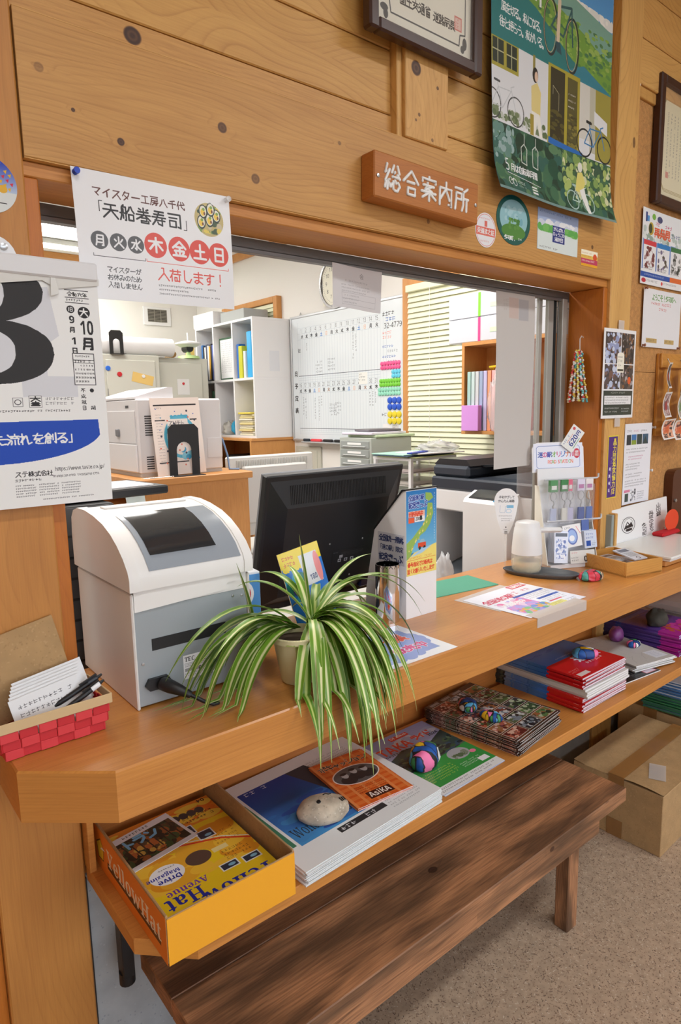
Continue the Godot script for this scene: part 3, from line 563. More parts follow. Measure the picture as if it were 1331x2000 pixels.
func soap():
	var t = thing("soap_tray", "dark grey oval tray under the soap dispenser", "tray", Vector3(1.905, CT, 0.0), -1.16)
	part(t, "dish", B.new().lathe([Vector2(0, 0.0), Vector2(0.9, 0.0), Vector2(1.0, 0.012), Vector2(1.0, 0.015), Vector2(0.96, 0.015), Vector2(0.88, 0.005), Vector2(0, 0.005)], 40, Vector3.ZERO, 0.128, 0.058), flat(col(84, 88, 92), 0.45))
	t = thing("soap_dispenser", "white automatic soap dispenser with a see-through foot of pale soap", "dispenser", Vector3(1.902, CT + 0.0055, -0.055), -0.68)
	part(t, "bottle", B.new().lathe([Vector2(0, 0), Vector2(0.045, 0.0), Vector2(0.05, 0.006), Vector2(0.052, 0.03), Vector2(0.0515, 0.062)], 36), glassy(col(240, 240, 236), 0.3, 0.08))
	part(t, "soap", B.new().lathe([Vector2(0, 0.003), Vector2(0.043, 0.003), Vector2(0.048, 0.009), Vector2(0.05, 0.038), Vector2(0, 0.038)], 36), flat(col(228, 206, 158), 0.3))
	part(t, "body", B.new().lathe([Vector2(0.049, 0.062), Vector2(0.0518, 0.0625), Vector2(0.0512, 0.08), Vector2(0.048, 0.12), Vector2(0.044, 0.152), Vector2(0.0425, 0.154), Vector2(0.0415, 0.164), Vector2(0.038, 0.172), Vector2(0.03, 0.175), Vector2(0, 0.176)], 36), flat(col(232, 232, 232), 0.35))
	part(t, "spout", B.new().cbox(Vector3(0.078, 0.142, 0), Vector3(0.085, 0.017, 0.026), 0.007), flat(col(228, 228, 228), 0.35))
	t = thing("leaf_sign", "drop-shaped white sign on a thin stick beside the soap dispenser", "sign", Vector3(1.882, CT + 0.001, -0.13), -0.78)
	var pts = []
	for k in 33:
		var a = PI * 0.92 * (k / 16.0 - 1.0)
		var r = 0.041
		pts.append(Vector2(sin(a) * r, 0.243 + cos(a) * r * 1.1) if absf(a) < 1.75 else Vector2(sin(a) * r * 0.98, 0.243 + cos(a) * r - 0.075 * (absf(a) - 1.75) / 1.14))
	part(t, "plate", B.new().prism(pts, 0.002, Transform3D(Basis.IDENTITY, Vector3(0, 0, -0.002))), M.white)
	var pr = B.new()
	for i in pts.size():
		var c = Vector2(0, 0.215); var a = pts[i]; var b = pts[(i + 1) % pts.size()]
		var uv = func(p): return Vector2(0.5 + p.x / 0.084, (0.289 - p.y) / 0.165)
		pr.tri(Vector3(c.x, c.y, 0.0004), Vector3(b.x, b.y, 0.0004), Vector3(a.x, a.y, 0.0004), uv.call(c), uv.call(b), uv.call(a))
	part(t, "print", pr, print_leaf_sign().mat(0.4))
	part(t, "stick", B.new().tube([Vector3(0, 0.0, -0.003), Vector3(0, 0.17, -0.003)], 0.003, 8), M.clear)
	part(t, "clip", B.new().cbox(Vector3(0, 0.132, -0.001), Vector3(0.01, 0.012, 0.008), 0.001), M.steel)

func rack():
	var at = Vector3(2.085, CT, 0.0)
	var yaw = -0.42
	var t = thing("souvenir_rack", "white card rack of key rings and charms with a colourful header", "display rack", at, yaw)
	part(t, "base", B.new().cbox(Vector3(0, 0.008, -0.02), Vector3(0.19, 0.016, 0.09), 0.002), M.white)
	part(t, "back_card", B.new().cbox(Vector3(-0.008, 0.18, -0.045), Vector3(0.19, 0.34, 0.006), 0.001, Basis(Vector3.RIGHT, -0.12)), M.white)
	for s in [-1, 1]:
		part(t, "side_wing", B.new().prism([Vector2(-0.06, 0.016), Vector2(0.025, 0.016), Vector2(-0.045, 0.29), Vector2(-0.07, 0.29)], 0.003, side_xf(0.003, Vector3(s * 0.1 - 0.006, 0, 0))), flat(col(228, 224, 212), 0.6))
	var hp = [Vector2(-0.105, 0), Vector2(0.105, 0), Vector2(0.105, 0.085), Vector2(0.095, 0.1), Vector2(0.08, 0.106), Vector2(-0.08, 0.106), Vector2(-0.095, 0.1), Vector2(-0.105, 0.085)]
	var hd = part(t, "header", B.new().prism(hp, 0.004, Transform3D(Basis.IDENTITY, Vector3(0, 0, -0.004))), M.white, Vector3(-0.012, 0.335, -0.07), Vector3(-0.1, 0, 0))
	part(hd, "header_print", leaf_of_paper(0.2, 0.098, 0.0005), print_rack_header().mat(0.4), Vector3(0, 0.053, 0.0008))
	for q in [[0.31, -0.05], [0.165, -0.025]]:
		part(t, "rail", B.new().tube([Vector3(-0.09, q[0], q[1] + 0.012), Vector3(0.125, q[0], q[1] + 0.012), Vector3(0.131, q[0] + 0.004, q[1] + 0.012), Vector3(0.131, q[0] + 0.016, q[1] + 0.012)], 0.0035, 8), flat(col(206, 208, 212), 0.35))
	var b = Basis(Vector3.UP, yaw)
	# key rings in clear bags along the upper rail
	var tops = [col(84, 150, 96), col(64, 136, 78), col(226, 110, 140), col(226, 220, 240), col(238, 232, 232)]
	var names = ["green-topped key ring at the end of the rack rail", "dark green-topped key ring in the rack", "pink-topped key ring in the rack", "lilac-topped key ring in the rack", "white-topped key ring with a brass clasp in the rack"]
	for k in 5:
		var c = thing("key_ring", names[k], "key ring", at + b * Vector3(-0.066 + [0, 0.045, 0.068, 0.112, 0.146][k], 0.298, -0.018), yaw, "key rings on the rack")
		c.rotation.y = yaw
		part(c, "header_card", B.new().cbox(Vector3(0, -0.008, 0), Vector3(0.031 if k != 2 else 0.018, 0.042, 0.006 if k != 0 else 0.014), 0.001), flat(tops[k], 0.4))
		part(c, "card_text", B.new().span(-0.01 if k != 2 else -0.006, 0.01 if k != 2 else 0.006, -0.02, -0.006, 0.0071 if k == 0 else 0.0031, 0.0074 if k == 0 else 0.0034), flat(col(236, 240, 236) if k < 3 else col(190, 110, 170), 0.5))
		var ring = []
		for j in 17: ring.append(Vector3(sin(TAU * j / 16) * 0.012, -0.045 + cos(TAU * j / 16) * 0.016, 0.004))
		part(c, "split_ring", B.new().tube(ring, 0.0016, 6, false), flat(col(196, 160, 110), 0.3, 0.8) if k == 4 else M.steel)
		part(c, "chain", B.new().tube([Vector3(0, -0.06, 0.004), Vector3(0.003, -0.07, 0.005), Vector3(-0.002, -0.08, 0.004), Vector3(0, -0.088, 0.004)], 0.0026, 6), M.steel)
		part(c, "charm", B.new().cbox(Vector3(0, -0.112, 0.004), Vector3(0.026, 0.05, 0.007), 0.002), flat([col(186, 196, 222), col(222, 222, 214), col(196, 196, 226), col(52, 84, 160), col(70, 110, 190)][k], 0.25))
		part(c, "bag", B.new().cbox(Vector3(0, -0.075, 0.004), Vector3(0.036, 0.14, 0.014), 0.003), glassy(col(235, 238, 245), 0.12, 0.1))
	# larger packets below
	var pc = cv(140, 220, col(222, 228, 244))
	pc.R(10, 10, 120, 24, col(60, 66, 84)); pc.N(14, 50, 110, 150, [col(120, 140, 190), col(236, 238, 246), col(90, 110, 180), col(236, 238, 246)], 60, 10); pc.F(20, 60, 100, 5, 16, 30, col(60, 84, 170))
	var pd = cv(200, 180, col(232, 230, 228))
	pd.D(96, 96, 60, 66, col(60, 84, 170)); pd.D(96, 96, 48, 54, col(140, 170, 226)); pd.D(90, 110, 30, 24, col(236, 238, 244)); pd.l(150, 20, 190, 80, 6, col(226, 120, 120)); pd.F(20, 16, 80, 1, 16, 18, INK)
	var pe = cv(120, 140, col(216, 226, 244))
	pe.F(14, 20, 90, 2, 18, 30, col(96, 120, 190)); pe.R(14, 80, 40, 44, col(40, 80, 170)); pe.F(60, 86, 50, 3, 9, 14, col(60, 66, 90))
	for k in 6: solo("sticker_pack", "clear sticker pack in the lower row of the rack, %s from the front" % nth(6 - k), "packet", leaf_of_paper(0.055, 0.11, 0.003), pc.mat(0.12), at + b * Vector3(-0.06 + k * 0.001, 0.078, -0.002 + k * 0.0055), Vector3(-0.14, yaw, -0.08), "sticker packs in the rack")
	solo("badge_card", "white card with a round blue badge in the rack", "badge", leaf_of_paper(0.072, 0.08, 0.003), pd.mat(0.15), at + b * Vector3(0.004, 0.112, 0.004), Vector3(-0.14, yaw, 0.1))
	for k in 4: solo("magnet_pack", "silvery magnet pack on its hook, %s from the front" % nth(4 - k), "packet", leaf_of_paper(0.05, 0.062, 0.003, -0.004, 6, 1), pe.mat(0.12), at + b * Vector3(0.068 + k * 0.001, 0.098, 0.0 + k * 0.006), Vector3(-0.1, yaw, 0.05), "magnet packs in the rack")
	solo("blue_charm_pack", "small blue charm pack above the magnet packs", "packet", leaf_of_paper(0.03, 0.04, 0.003), flat(col(70, 96, 170), 0.2), at + b * Vector3(0.06, 0.145, -0.004), Vector3(-0.1, yaw, 0.0))
	var pz = cv(160, 80, col(216, 214, 208))
	pz.F(10, 8, 60, 1, 14, 16, col(200, 90, 90)); pz.A("08", 86, 26, 50, INK); pz.F(8, 40, 60, 2, 12, 16, INK)
	solo("shelf_label", "narrow label strip along the foot of the rack", "label", leaf_of_paper(0.1, 0.045, 0.001), pz.mat(0.4), at + b * Vector3(0.03, 0.04, 0.03), Vector3(-0.2, yaw, 0.0))
	solo("price_tag", "slanted white price tag reading 620 yen on the rack header", "price tag", leaf_of_paper(0.088, 0.056, 0.001), print_price().mat(0.4), at + b * Vector3(0.042, 0.452, -0.07), Vector3(0, yaw, 0.95))
# ---------------------------------------------------------------- spider plant
func build_plant():
	var at = Vector3(0.772, CT, 0.166)
	var t = thing("spider_plant", "spider plant with long striped leaves spilling from a cream pot over the counter edge", "plant", at)
	var pc = cv(512, 256, col(222, 214, 170))
	for k in [150, 330]:
		pc.A("GARDEN", k - 44, 66, 30, col(196, 190, 136), "Droid Sans", false, 1.0)
		for j in 7: pc.D(k + (j * 29) % 50 - 25, 130 + (j * 41) % 80, 8, 13, col(176, 190, 110))
		pc.l(k - 6, 120, k + 4, 220, 4, col(166, 182, 100)); pc.O(k + 12, 200, 14, 17, 4, col(170, 186, 110))
	part(t, "pot", B.new().lathe([Vector2(0, 0.001), Vector2(0.036, 0.001), Vector2(0.038, 0.005), Vector2(0.053, 0.092), Vector2(0.0585, 0.093), Vector2(0.0595, 0.104), Vector2(0.056, 0.106), Vector2(0.052, 0.1), Vector2(0.05, 0.088)], 32), pc.mat(0.4))
	part(t, "soil", B.new().lathe([Vector2(0, 0.09), Vector2(0.0515, 0.088)], 20), flat(col(70, 52, 38), 0.95))
	var lt = Image.create(32, 4, false, Image.FORMAT_RGB8)
	for x in 32:
		var d = absf(x - 15.5) / 16.0
		var c = col(226, 228, 172) if d < 0.26 else col(150, 180, 84) if d < 0.36 else col(104, 146, 42)
		if d > 0.94: c = col(190, 206, 120)
		for y in 4: lt.set_pixel(x, y, c)
	var lm = textured(lt, 0.38)
	lm.backlight_enabled = true
	lm.backlight = Color(0.25, 0.3, 0.1)
	var lg = textured(lt, 0.4)
	lg.albedo_color = col(206, 222, 170)
	lg.backlight_enabled = true
	lg.backlight = Color(0.2, 0.28, 0.08)
	var rg = RandomNumberGenerator.new()
	rg.seed = 21
	var specs = []   # azimuth (0 = +x, 90 = +z), elevation, length, bend, crown
	for k in 40: specs.append([48 + rg.randf() * 54, 16 + rg.randf() * 44, 0.26 + rg.randf() * 0.13, 9.0 + rg.randf() * 5.0, 0])
	for k in 8: specs.append([100 + rg.randf() * 50, 20 + rg.randf() * 30, 0.24 + rg.randf() * 0.14, 9.0 + rg.randf() * 4.0, 0])
	for k in 12: specs.append([-20 + rg.randf() * 60, 30 + rg.randf() * 40, 0.22 + rg.randf() * 0.14, 7.0 + rg.randf() * 4.0, 0])
	for k in 19: specs.append([158 + rg.randf() * 32, 18 + rg.randf() * 34, 0.24 + rg.randf() * 0.18, 5.5 + rg.randf() * 3.5, 1])
	for k in 10: specs.append([168 + rg.randf() * 24, 10 + rg.randf() * 30, 0.16 + rg.randf() * 0.12, 9.0 + rg.randf() * 4.0, 1])
	for k in 8: specs.append([200 + rg.randf() * 140, 30 + rg.randf() * 40, 0.14 + rg.randf() * 0.1, 8.0, 0])
	specs.append([185, 84, 0.2, 0.4, 0]); specs.append([185, 80, 0.17, 3.0, 2]); specs.append([10, 66, 0.2, 9.5, 0])
	for s in specs:
		var crown = [Vector3(0.05, 0.112, -0.012), Vector3(0.0, 0.11, -0.02), Vector3(-0.06, 0.1, -0.045)][s[4]]
		var p = crown + Vector3(rg.randf() - 0.5, 0, rg.randf() - 0.5) * 0.03
		var az = deg_to_rad(s[0]); var el = deg_to_rad(s[1])
		var d = Vector3(cos(az) * cos(el), sin(el), sin(az) * cos(el))
		var n = 16
		var ds = s[2] / n
		var path = [p]
		for i in n:
			d = (d + Vector3(0, -s[3] * ds, 0)).normalized()
			p = p + d * ds
			var wpos = p + at
			if wpos.y < CT + 0.007 and wpos.z < 0.286:
				p.y = 0.007 + 0.004 * rg.randf()
				d = Vector3(d.x * 1.4, 0.12, maxf(d.z, 0.0) + (0.5 if wpos.z > 0.22 else 0.05)).normalized()
			if wpos.z < 0.115 and wpos.x < 0.73 and wpos.y < 1.2: p.z = 0.115 - at.z
			path.append(p)
		var wd = 0.0052 + rg.randf() * 0.0028
		var b = B.new()
		b.sm = 1
		var prev = []
		for i in path.size():
			var f = float(i) / n
			var dir = (path[mini(i + 1, n)] - path[maxi(i - 1, 0)]).normalized()
			var side = dir.cross(Vector3.UP)
			if side.length() < 0.12: side = Vector3(-sin(az), 0, cos(az))
			side = side.normalized()
			var nr = side.cross(dir).normalized()
			var w = wd * (0.55 + 0.9 * sin(PI * minf(1.0, f * 0.9 + 0.12))) * (1.0 - pow(f, 5.0)) + 0.0003
			var row = [path[i] - side * w + nr * w * 0.35, path[i], path[i] + side * w + nr * w * 0.35]
			if i > 0:
				for k in 2:
					b.quad(prev[k], prev[k + 1], row[k + 1], row[k], Vector2(k * 0.5, f), Vector2(k * 0.5 + 0.5, f), Vector2(k * 0.5 + 0.5, f), Vector2(k * 0.5, f))
			prev = row
		part(t, "leaf", b, lm if rg.randf() < 0.75 else lg)

# ---------------------------------------------------------------- magazines on the shelf
func nth(k):
	return ["first", "second", "third", "fourth", "fifth", "sixth", "seventh", "eighth", "ninth", "tenth", "eleventh", "twelfth"][k - 1] if k < 13 else "%dth" % k

var cache := {}
func magazine(called, label, cat, w, d, t, cover, pages, at, yaw, group = "", spine = true):
	var key = [w, d, t]
	if not cache.has(key):
		var c = B.new()
		c.quad(Vector3(-w / 2, t, d / 2), Vector3(w / 2, t, d / 2), Vector3(w / 2, t, -d / 2), Vector3(-w / 2, t, -d / 2))
		c.quad(Vector3(-w / 2, 0, -d / 2), Vector3(w / 2, 0, -d / 2), Vector3(w / 2, 0, d / 2), Vector3(-w / 2, 0, d / 2))
		c.quad(Vector3(-w / 2, 0, -d / 2), Vector3(-w / 2, 0, d / 2), Vector3(-w / 2, t, d / 2), Vector3(-w / 2, t, -d / 2), Vector2(0.02, 0), Vector2(0.02, 1), Vector2(0.05, 1), Vector2(0.05, 0))
		var p = B.new().span(-w / 2 + 0.0006, w / 2 - 0.001, t * 0.06, t * 0.94, -d / 2 + 0.0006, d / 2 - 0.0006)
		cache[key] = [c.mesh(), p.mesh()]
	var o = thing(called, label, cat, at, yaw, group)
	part(o, "cover", cache[key][0], cover)
	part(o, "pages", cache[key][1], pages)
	return o

func stack(called, name_, kind, n, w, d, t, cover, pages, at, yaw, jit, group, seed_, top_label = ""):
	var rg = RandomNumberGenerator.new()
	rg.seed = seed_
	for k in n:
		var lab = "%s, %s from the top" % [name_, nth(n - k)]
		if k == n - 1 and top_label: lab = top_label
		magazine(called, lab, kind, w, d, t - 0.0002, cover, pages, at + Vector3((rg.randf() - 0.5) * jit, k * t, (rg.randf() - 0.5) * jit), yaw + (rg.randf() - 0.5) * jit * 6.0, group)

func build_shelf_things():
	var S = 0.5003
	# yellow magazine box
	var t = thing("magazine_box", "orange-yellow open cardboard box of car magazines at the shelf end", "box", Vector3(0.5, S, 0.154), 0.0)
	var hw = 0.126; var hd = 0.184; var hh = 0.086
	var skin = flat(col(238, 166, 36), 0.45)
	part(t, "floor", B.new().span(-hw, hw, 0, 0.003, -hd, hd), M.card)
	for s in [-1, 1]:
		var e = part(t, "end_wall", B.new().span(-hw, hw, 0.003, hh, s * hd - 0.002, s * hd + 0.002, 0.0008), M.card)
		part(e, "printed_face", B.new().span(-hw - 0.001, hw + 0.001, 0.0, hh - 0.001, s * (hd + 0.0024) - 0.0004, s * (hd + 0.0024) + 0.0004), skin)
		e = part(t, "side_wall", B.new().span(s * hw - 0.002, s * hw + 0.002, 0.003, hh + 0.004, -hd, hd, 0.0008), M.card)
		part(e, "printed_face", leaf_of_paper(hd * 2, hh, 0.0005), print_box_side().mat(0.45), Vector3(s * (hw + 0.0026), hh / 2, 0), Vector3(0, s * PI / 2, 0))
	var yel = print_yellow().mat(0.25)
	for k in 6: magazine("car_magazine", "yellow car magazine lying upside down on top in the orange box" if k == 5 else "yellow car magazine in the orange box, %s from the top" % nth(6 - k), "magazine", 0.226, 0.31, 0.0075, yel, M.paper, Vector3(0.498 + 0.001 * k, S + 0.0032 + k * 0.0078, 0.166), PI, "magazines in the orange box")
	solo("forest_leaflet", "forest-photo leaflet tucked into a corner of the orange box", "leaflet", lying(0.15, 0.115, 0.001), print_forest().mat(0.2), Vector3(0.452, S + 0.0517, 0.085), Vector3(-PI / 2, 0.16, 0))
	# newspapers
	var np = print_news().mat(0.7)
	stack("newspaper", "newspaper in the thick stack", "newspaper", 13, 0.405, 0.345, 0.0025, np, flat(col(222, 224, 224), 0.8), Vector3(0.846, S, 0.158), 0.05, 0.006, "newspapers on the shelf", 3, "top newspaper with a blue seascape under the face stone")
	stack("orange_booklet", "orange checked booklet", "booklet", 4, 0.155, 0.205, 0.0018, print_orange().mat(0.3), M.paper, Vector3(0.937, S + 0.0326, 0.165), -0.08, 0.006, "orange booklets on the newspapers", 5, "orange checked booklet with an oval photograph on top of its pile")
	# ride leaflets
	stack("ride_leaflet", "cycling leaflet in its pile", "leaflet", 4, 0.235, 0.29, 0.0012, print_taka().mat(0.25), M.paper, Vector3(1.186, S, 0.163), 0.02, 0.006, "cycling leaflets", 6, "green cycling leaflet with red lettering under a painted stone")
	# collage brochures
	stack("collage_brochure", "photo-collage brochure in its pile", "brochure", 20, 0.235, 0.295, 0.0022, print_collage().mat(0.25), flat(col(214, 206, 200), 0.6), Vector3(1.452, S, 0.155), 0.14, 0.011, "photo-collage brochures", 8, "topmost photo-collage brochure carrying two painted stones")
	# red magazines: a lower block, white-edged ones turned round, an upper block
	var rm = print_red().mat(0.25)
	var pink = flat(col(226, 204, 214), 0.7)
	stack("travel_magazine", "red travel magazine below the white-edged ones", "magazine", 7, 0.25, 0.352, 0.0064, rm, pink, Vector3(1.82, S, 0.12), 0.0, 0.006, "red travel magazines", 9)
	stack("travel_magazine", "white-edged travel magazine amid the tall red stack", "magazine", 4, 0.25, 0.352, 0.0068, flat(col(206, 204, 198), 0.5), flat(col(232, 230, 230), 0.7), Vector3(1.828, S + 0.0449, 0.124), 0.0, 0.006, "turned travel magazines", 10)
	stack("travel_magazine", "red travel magazine above the white-edged ones", "magazine", 6, 0.25, 0.352, 0.0062, rm, pink, Vector3(1.82, S + 0.0722, 0.116), 0.02, 0.007, "red travel magazines of the upper half", 11, "topmost red and blue travel magazine with a painted stone on it")
	magazine("black_magazine", "black magazine lying flat beside the red stack", "magazine", 0.22, 0.28, 0.004, print_black().mat(0.25), M.paper, Vector3(2.09, S, 0.145), -0.12)
	stack("folded_map", "grey folded map in the low stack", "map", 7, 0.2, 0.27, 0.0038, print_map().mat(0.5), M.paper, Vector3(2.215, S + 0.0042, 0.145), -0.2, 0.012, "folded maps", 12, "top grey folded map under the purple stone")
	stack("violet_booklet", "purple booklet in the fanned stack", "booklet", 14, 0.22, 0.3, 0.0055, print_violet().mat(0.25), flat(col(190, 170, 216), 0.6), Vector3(2.46, S, 0.13), 0.05, 0.016, "purple booklets", 13, "topmost purple booklet under the dark rock")
	# painted stones
	t = solo("face_stone", "grey river stone with a winking face drawn on it, on the newspapers", "stone", pebble(0.058, 0.027, 0.038, 3, 0.05), grained(ImageTexture.create_from_image(speckle(128, 128, col(186, 172, 152), 0.18, 0.03, [col(160, 148, 130), col(206, 196, 180)], 300, 4, 6)), Vector3(6, 6, 6), 0.7), Vector3(0.782, S + 0.0327, 0.228), Vector3(0, -0.45, 0))
	var top = func(x, z): return Vector3(x, (sqrt(maxf(0.0, 1.0 - pow(pow(x / 0.058, 2.0) + pow(z / 0.038, 2.0), 1.6))) + 0.64) * 0.027 + 0.0012, z)
	part(t, "drawn_eye", B.new().lathe([Vector2(0, -0.002), Vector2(0.0055, -0.002), Vector2(0.004, 0.001), Vector2(0, 0.0012)], 14), M.black, top.call(-0.012, 0.01), Vector3(0.25, 0, 0.1))
	var marks = [[Vector2(0.002, -0.012), Vector2(0.008, -0.016), Vector2(0.014, -0.012), Vector2(0.02, -0.014)]]
	for k in 3: marks.append([Vector2(0.034 + k * 0.005, 0.004 - k * 0.004), Vector2(0.04 + k * 0.004, 0.012 - k * 0.004)])
	for m in marks:
		var path = []
		for p in m: path.append(top.call(p.x, p.y))
		part(t, "drawn_line", B.new().tube(path, 0.0012, 6), M.black)
	var gem = [col(64, 150, 90), col(30, 90, 170), col(236, 190, 40), col(240, 120, 170), col(90, 180, 226), col(232, 232, 232), col(24, 70, 140)]
	for q in [[1.135, S + 0.0048, 0.19, 0.052, 0.032, 0.036, 14, "large painted stone like stained glass on the green cycling leaflet"], [1.392, S + 0.0441, 0.115, 0.03, 0.02, 0.026, 15, "round painted stone with pink and orange facets on the collage brochures"], [1.395, S + 0.0441, 0.195, 0.034, 0.014, 0.02, 16, "long dark painted stone with white facets on the collage brochures"], [1.853, S + 0.1096, 0.205, 0.042, 0.018, 0.03, 17, "painted stone with yellow and green facets on the red magazines"], [2.26, S + 0.0311, 0.16, 0.03, 0.014, 0.022, 18, "small dark painted stone with pink and yellow facets on the folded maps"]]:
		solo("painted_stone", q[7], "stone", pebble(q[3], q[4], q[5], q[6], 0.07), print_stone(gem, q[6]).mat(0.5), Vector3(q[0], q[1], q[2]), Vector3(0, q[6] * 0.7, 0), "painted stones")
	solo("purple_stone", "smooth purple stone on the folded maps", "stone", pebble(0.034, 0.03, 0.026, 22, 0.08), flat(col(136, 70, 136), 0.4), Vector3(2.275, S + 0.0311, 0.085), Vector3(0, 0.4, 0))
	solo("dark_rock", "rough dark rock on the purple booklets", "stone", pebble(0.045, 0.036, 0.035, 23, 0.12), flat(col(64, 62, 54), 0.9), Vector3(2.42, S + 0.0774, 0.165))
	# clear trays at the far end
	for k in 2:
		t = thing("clear_tray", ["see-through plastic tray of leaflets at the far end of the shelf", "upper see-through plastic tray at the far end of the shelf"][k], "tray", Vector3(2.83, S + k * 0.052, 0.1), 0.0)
		part(t, "floor", B.new().span(-0.15, 0.15, 0, 0.003, -0.12, 0.2), M.clear)
		for s in [-1, 1]: part(t, "wall", B.new().span(s * 0.15 - 0.0015, s * 0.15 + 0.0015, 0.003, 0.05, -0.12, 0.2), M.clear)
		part(t, "front_wall", B.new().span(-0.148, 0.148, 0.003, 0.05, 0.197, 0.2), M.clear)
		solo("tray_leaflet", ["pale leaflets pile in the lower see-through tray", "pale leaflet in the upper see-through tray"][k], "leaflet", B.new().span(-0.13, 0.13, 0, 0.02, -0.1, 0.18, 0.001), flat(col(196, 190, 184), 0.6), Vector3(2.83, S + 0.0034 + k * 0.052, 0.1))

# ---------------------------------------------------------------- bench and boxes on the floor
func build_floor_things():
	var t = thing("bench", "low bench of scorched brown boards before the counter", "bench", Vector3(1.045, 0, 0.272))
	var z = [-0.172, -0.027, 0.174]
	for k in 2:
		var m = M.bench.duplicate()
		m.uv1_offset = Vector3(0.45 + 0.07 * k, 0.3, 0.5)
		part(t, "board", B.new().span(-0.635, 0.636, 0.3, 0.34, z[k] + 0.0003, z[k + 1] - 0.0003, 0.002), m)
	for s in [-1, 1]:
		part(t, "apron", B.new().span(-0.52, 0.515, 0.25, 0.2998, s * 0.148 - 0.016, s * 0.148 + 0.016, 0.002), M.bench)
		part(t, "cross_rail", B.new().span(s * 0.42 - 0.02, s * 0.42 + 0.02, 0.258, 0.2996, -0.131, 0.131, 0.002), M.bench_up)
		for r in [-1, 1]:
			var x = 0.4215 if s > 0 else -0.4415
			part(t, "leg", B.new().span(x - 0.023, x + 0.023, 0.0, 0.2498, r * 0.128 - 0.0205, r * 0.128 + 0.0205, 0.003), M.bench_up)
	carton("cardboard_carton", "brown cardboard carton with creased parcel tape beside the bench", Vector3(2.17, 0, 0.283), Vector3(0.49, 0.21, 0.3), 0.03)
	carton("cardboard_carton", "second brown carton behind, under the tied brochures", Vector3(2.66, 0, 0.155), Vector3(0.44, 0.235, 0.26), -0.02)
	for k in 2:
		t = thing("brochure_bundle", ["tied bundle of green brochures on the far carton", "tied bundle of blue brochures on the far carton, uppermost"][k], "bundle", Vector3(2.53 + k * 0.0, 0.24 + k * 0.065, 0.19), 0.1)
		var rg = RandomNumberGenerator.new(); rg.seed = 5 + k
		for j in 12:
			part(t, "brochure", B.new().cbox(Vector3((rg.randf() - 0.5) * 0.012, 0.0027 + j * 0.0054, (rg.randf() - 0.5) * 0.012), Vector3(0.21, 0.0048, 0.15), 0.0006), flat([col(52, 120, 78), col(64, 100, 100), col(70, 120, 176), col(206, 214, 226)][k * 2 + j % 2], 0.4))
		part(t, "band", B.new().span(-0.03, 0.01, -0.0005, 0.0655, 0.081, 0.084).span(-0.03, 0.01, 0.0645, 0.066, -0.083, 0.083), flat(col(190, 140, 84), 0.5))

func carton(called, label, at, s, yaw):
	var t = thing(called, label, "carton", at, yaw)
	var hx = s.x / 2; var hz = s.z / 2
	part(t, "body", B.new().span(-hx, hx, 0, s.y - 0.006, -hz, hz, 0.002), M.card)
	for k in [-1, 1]:
		var f = B.new()
		f.sm = 1
		var y0 = s.y - 0.005
		var n = 6
		for i in n:
			for j in 3:
				var p = func(u, v): return Vector3(lerpf(-hx, hx, u), y0 + 0.004 + 0.006 * sin(u * 7.0 + k) * v * (1.0 - v) * 4.0, k * lerpf(hz, 0.002, v))
				var a = p.call(float(i) / n, j / 3.0); var b = p.call(float(i + 1) / n, j / 3.0); var c = p.call(float(i + 1) / n, (j + 1) / 3.0); var d = p.call(float(i) / n, (j + 1) / 3.0)
				if k > 0: f.quad(a, b, c, d)
				else: f.quad(b, a, d, c)
		f.sm = -1
		part(t, "flap", f, M.card)
	var tp = glassy(col(176, 126, 72), 0.6, 0.15)
	part(t, "tape", B.new().span(-hx - 0.0006, hx, s.y + 0.0042, s.y + 0.0048, -0.026, 0.026).span(-hx - 0.0012, -hx - 0.0006, s.y - 0.05, s.y + 0.004, -0.026, 0.026), tp)
	part(t, "tape", B.new().span(-hx - 0.0012, -hx - 0.0006, 0.0, 0.06, -0.026, 0.026), tp)
	part(t, "tape", B.new().box(Vector3(-hx + 0.11, s.y + 0.006, hz * 0.55), Vector3(0.1, 0.0006, 0.05), Basis(Vector3.UP, 0.4)), glassy(col(235, 235, 235), 0.3, 0.1))
# ---------------------------------------------------------------- the office behind the hatch
func facing_left(w, h, t = 0.001): return leaf_of_paper(w, h, t)
const TO_LEFT := Vector3(0, -PI / 2, 0)

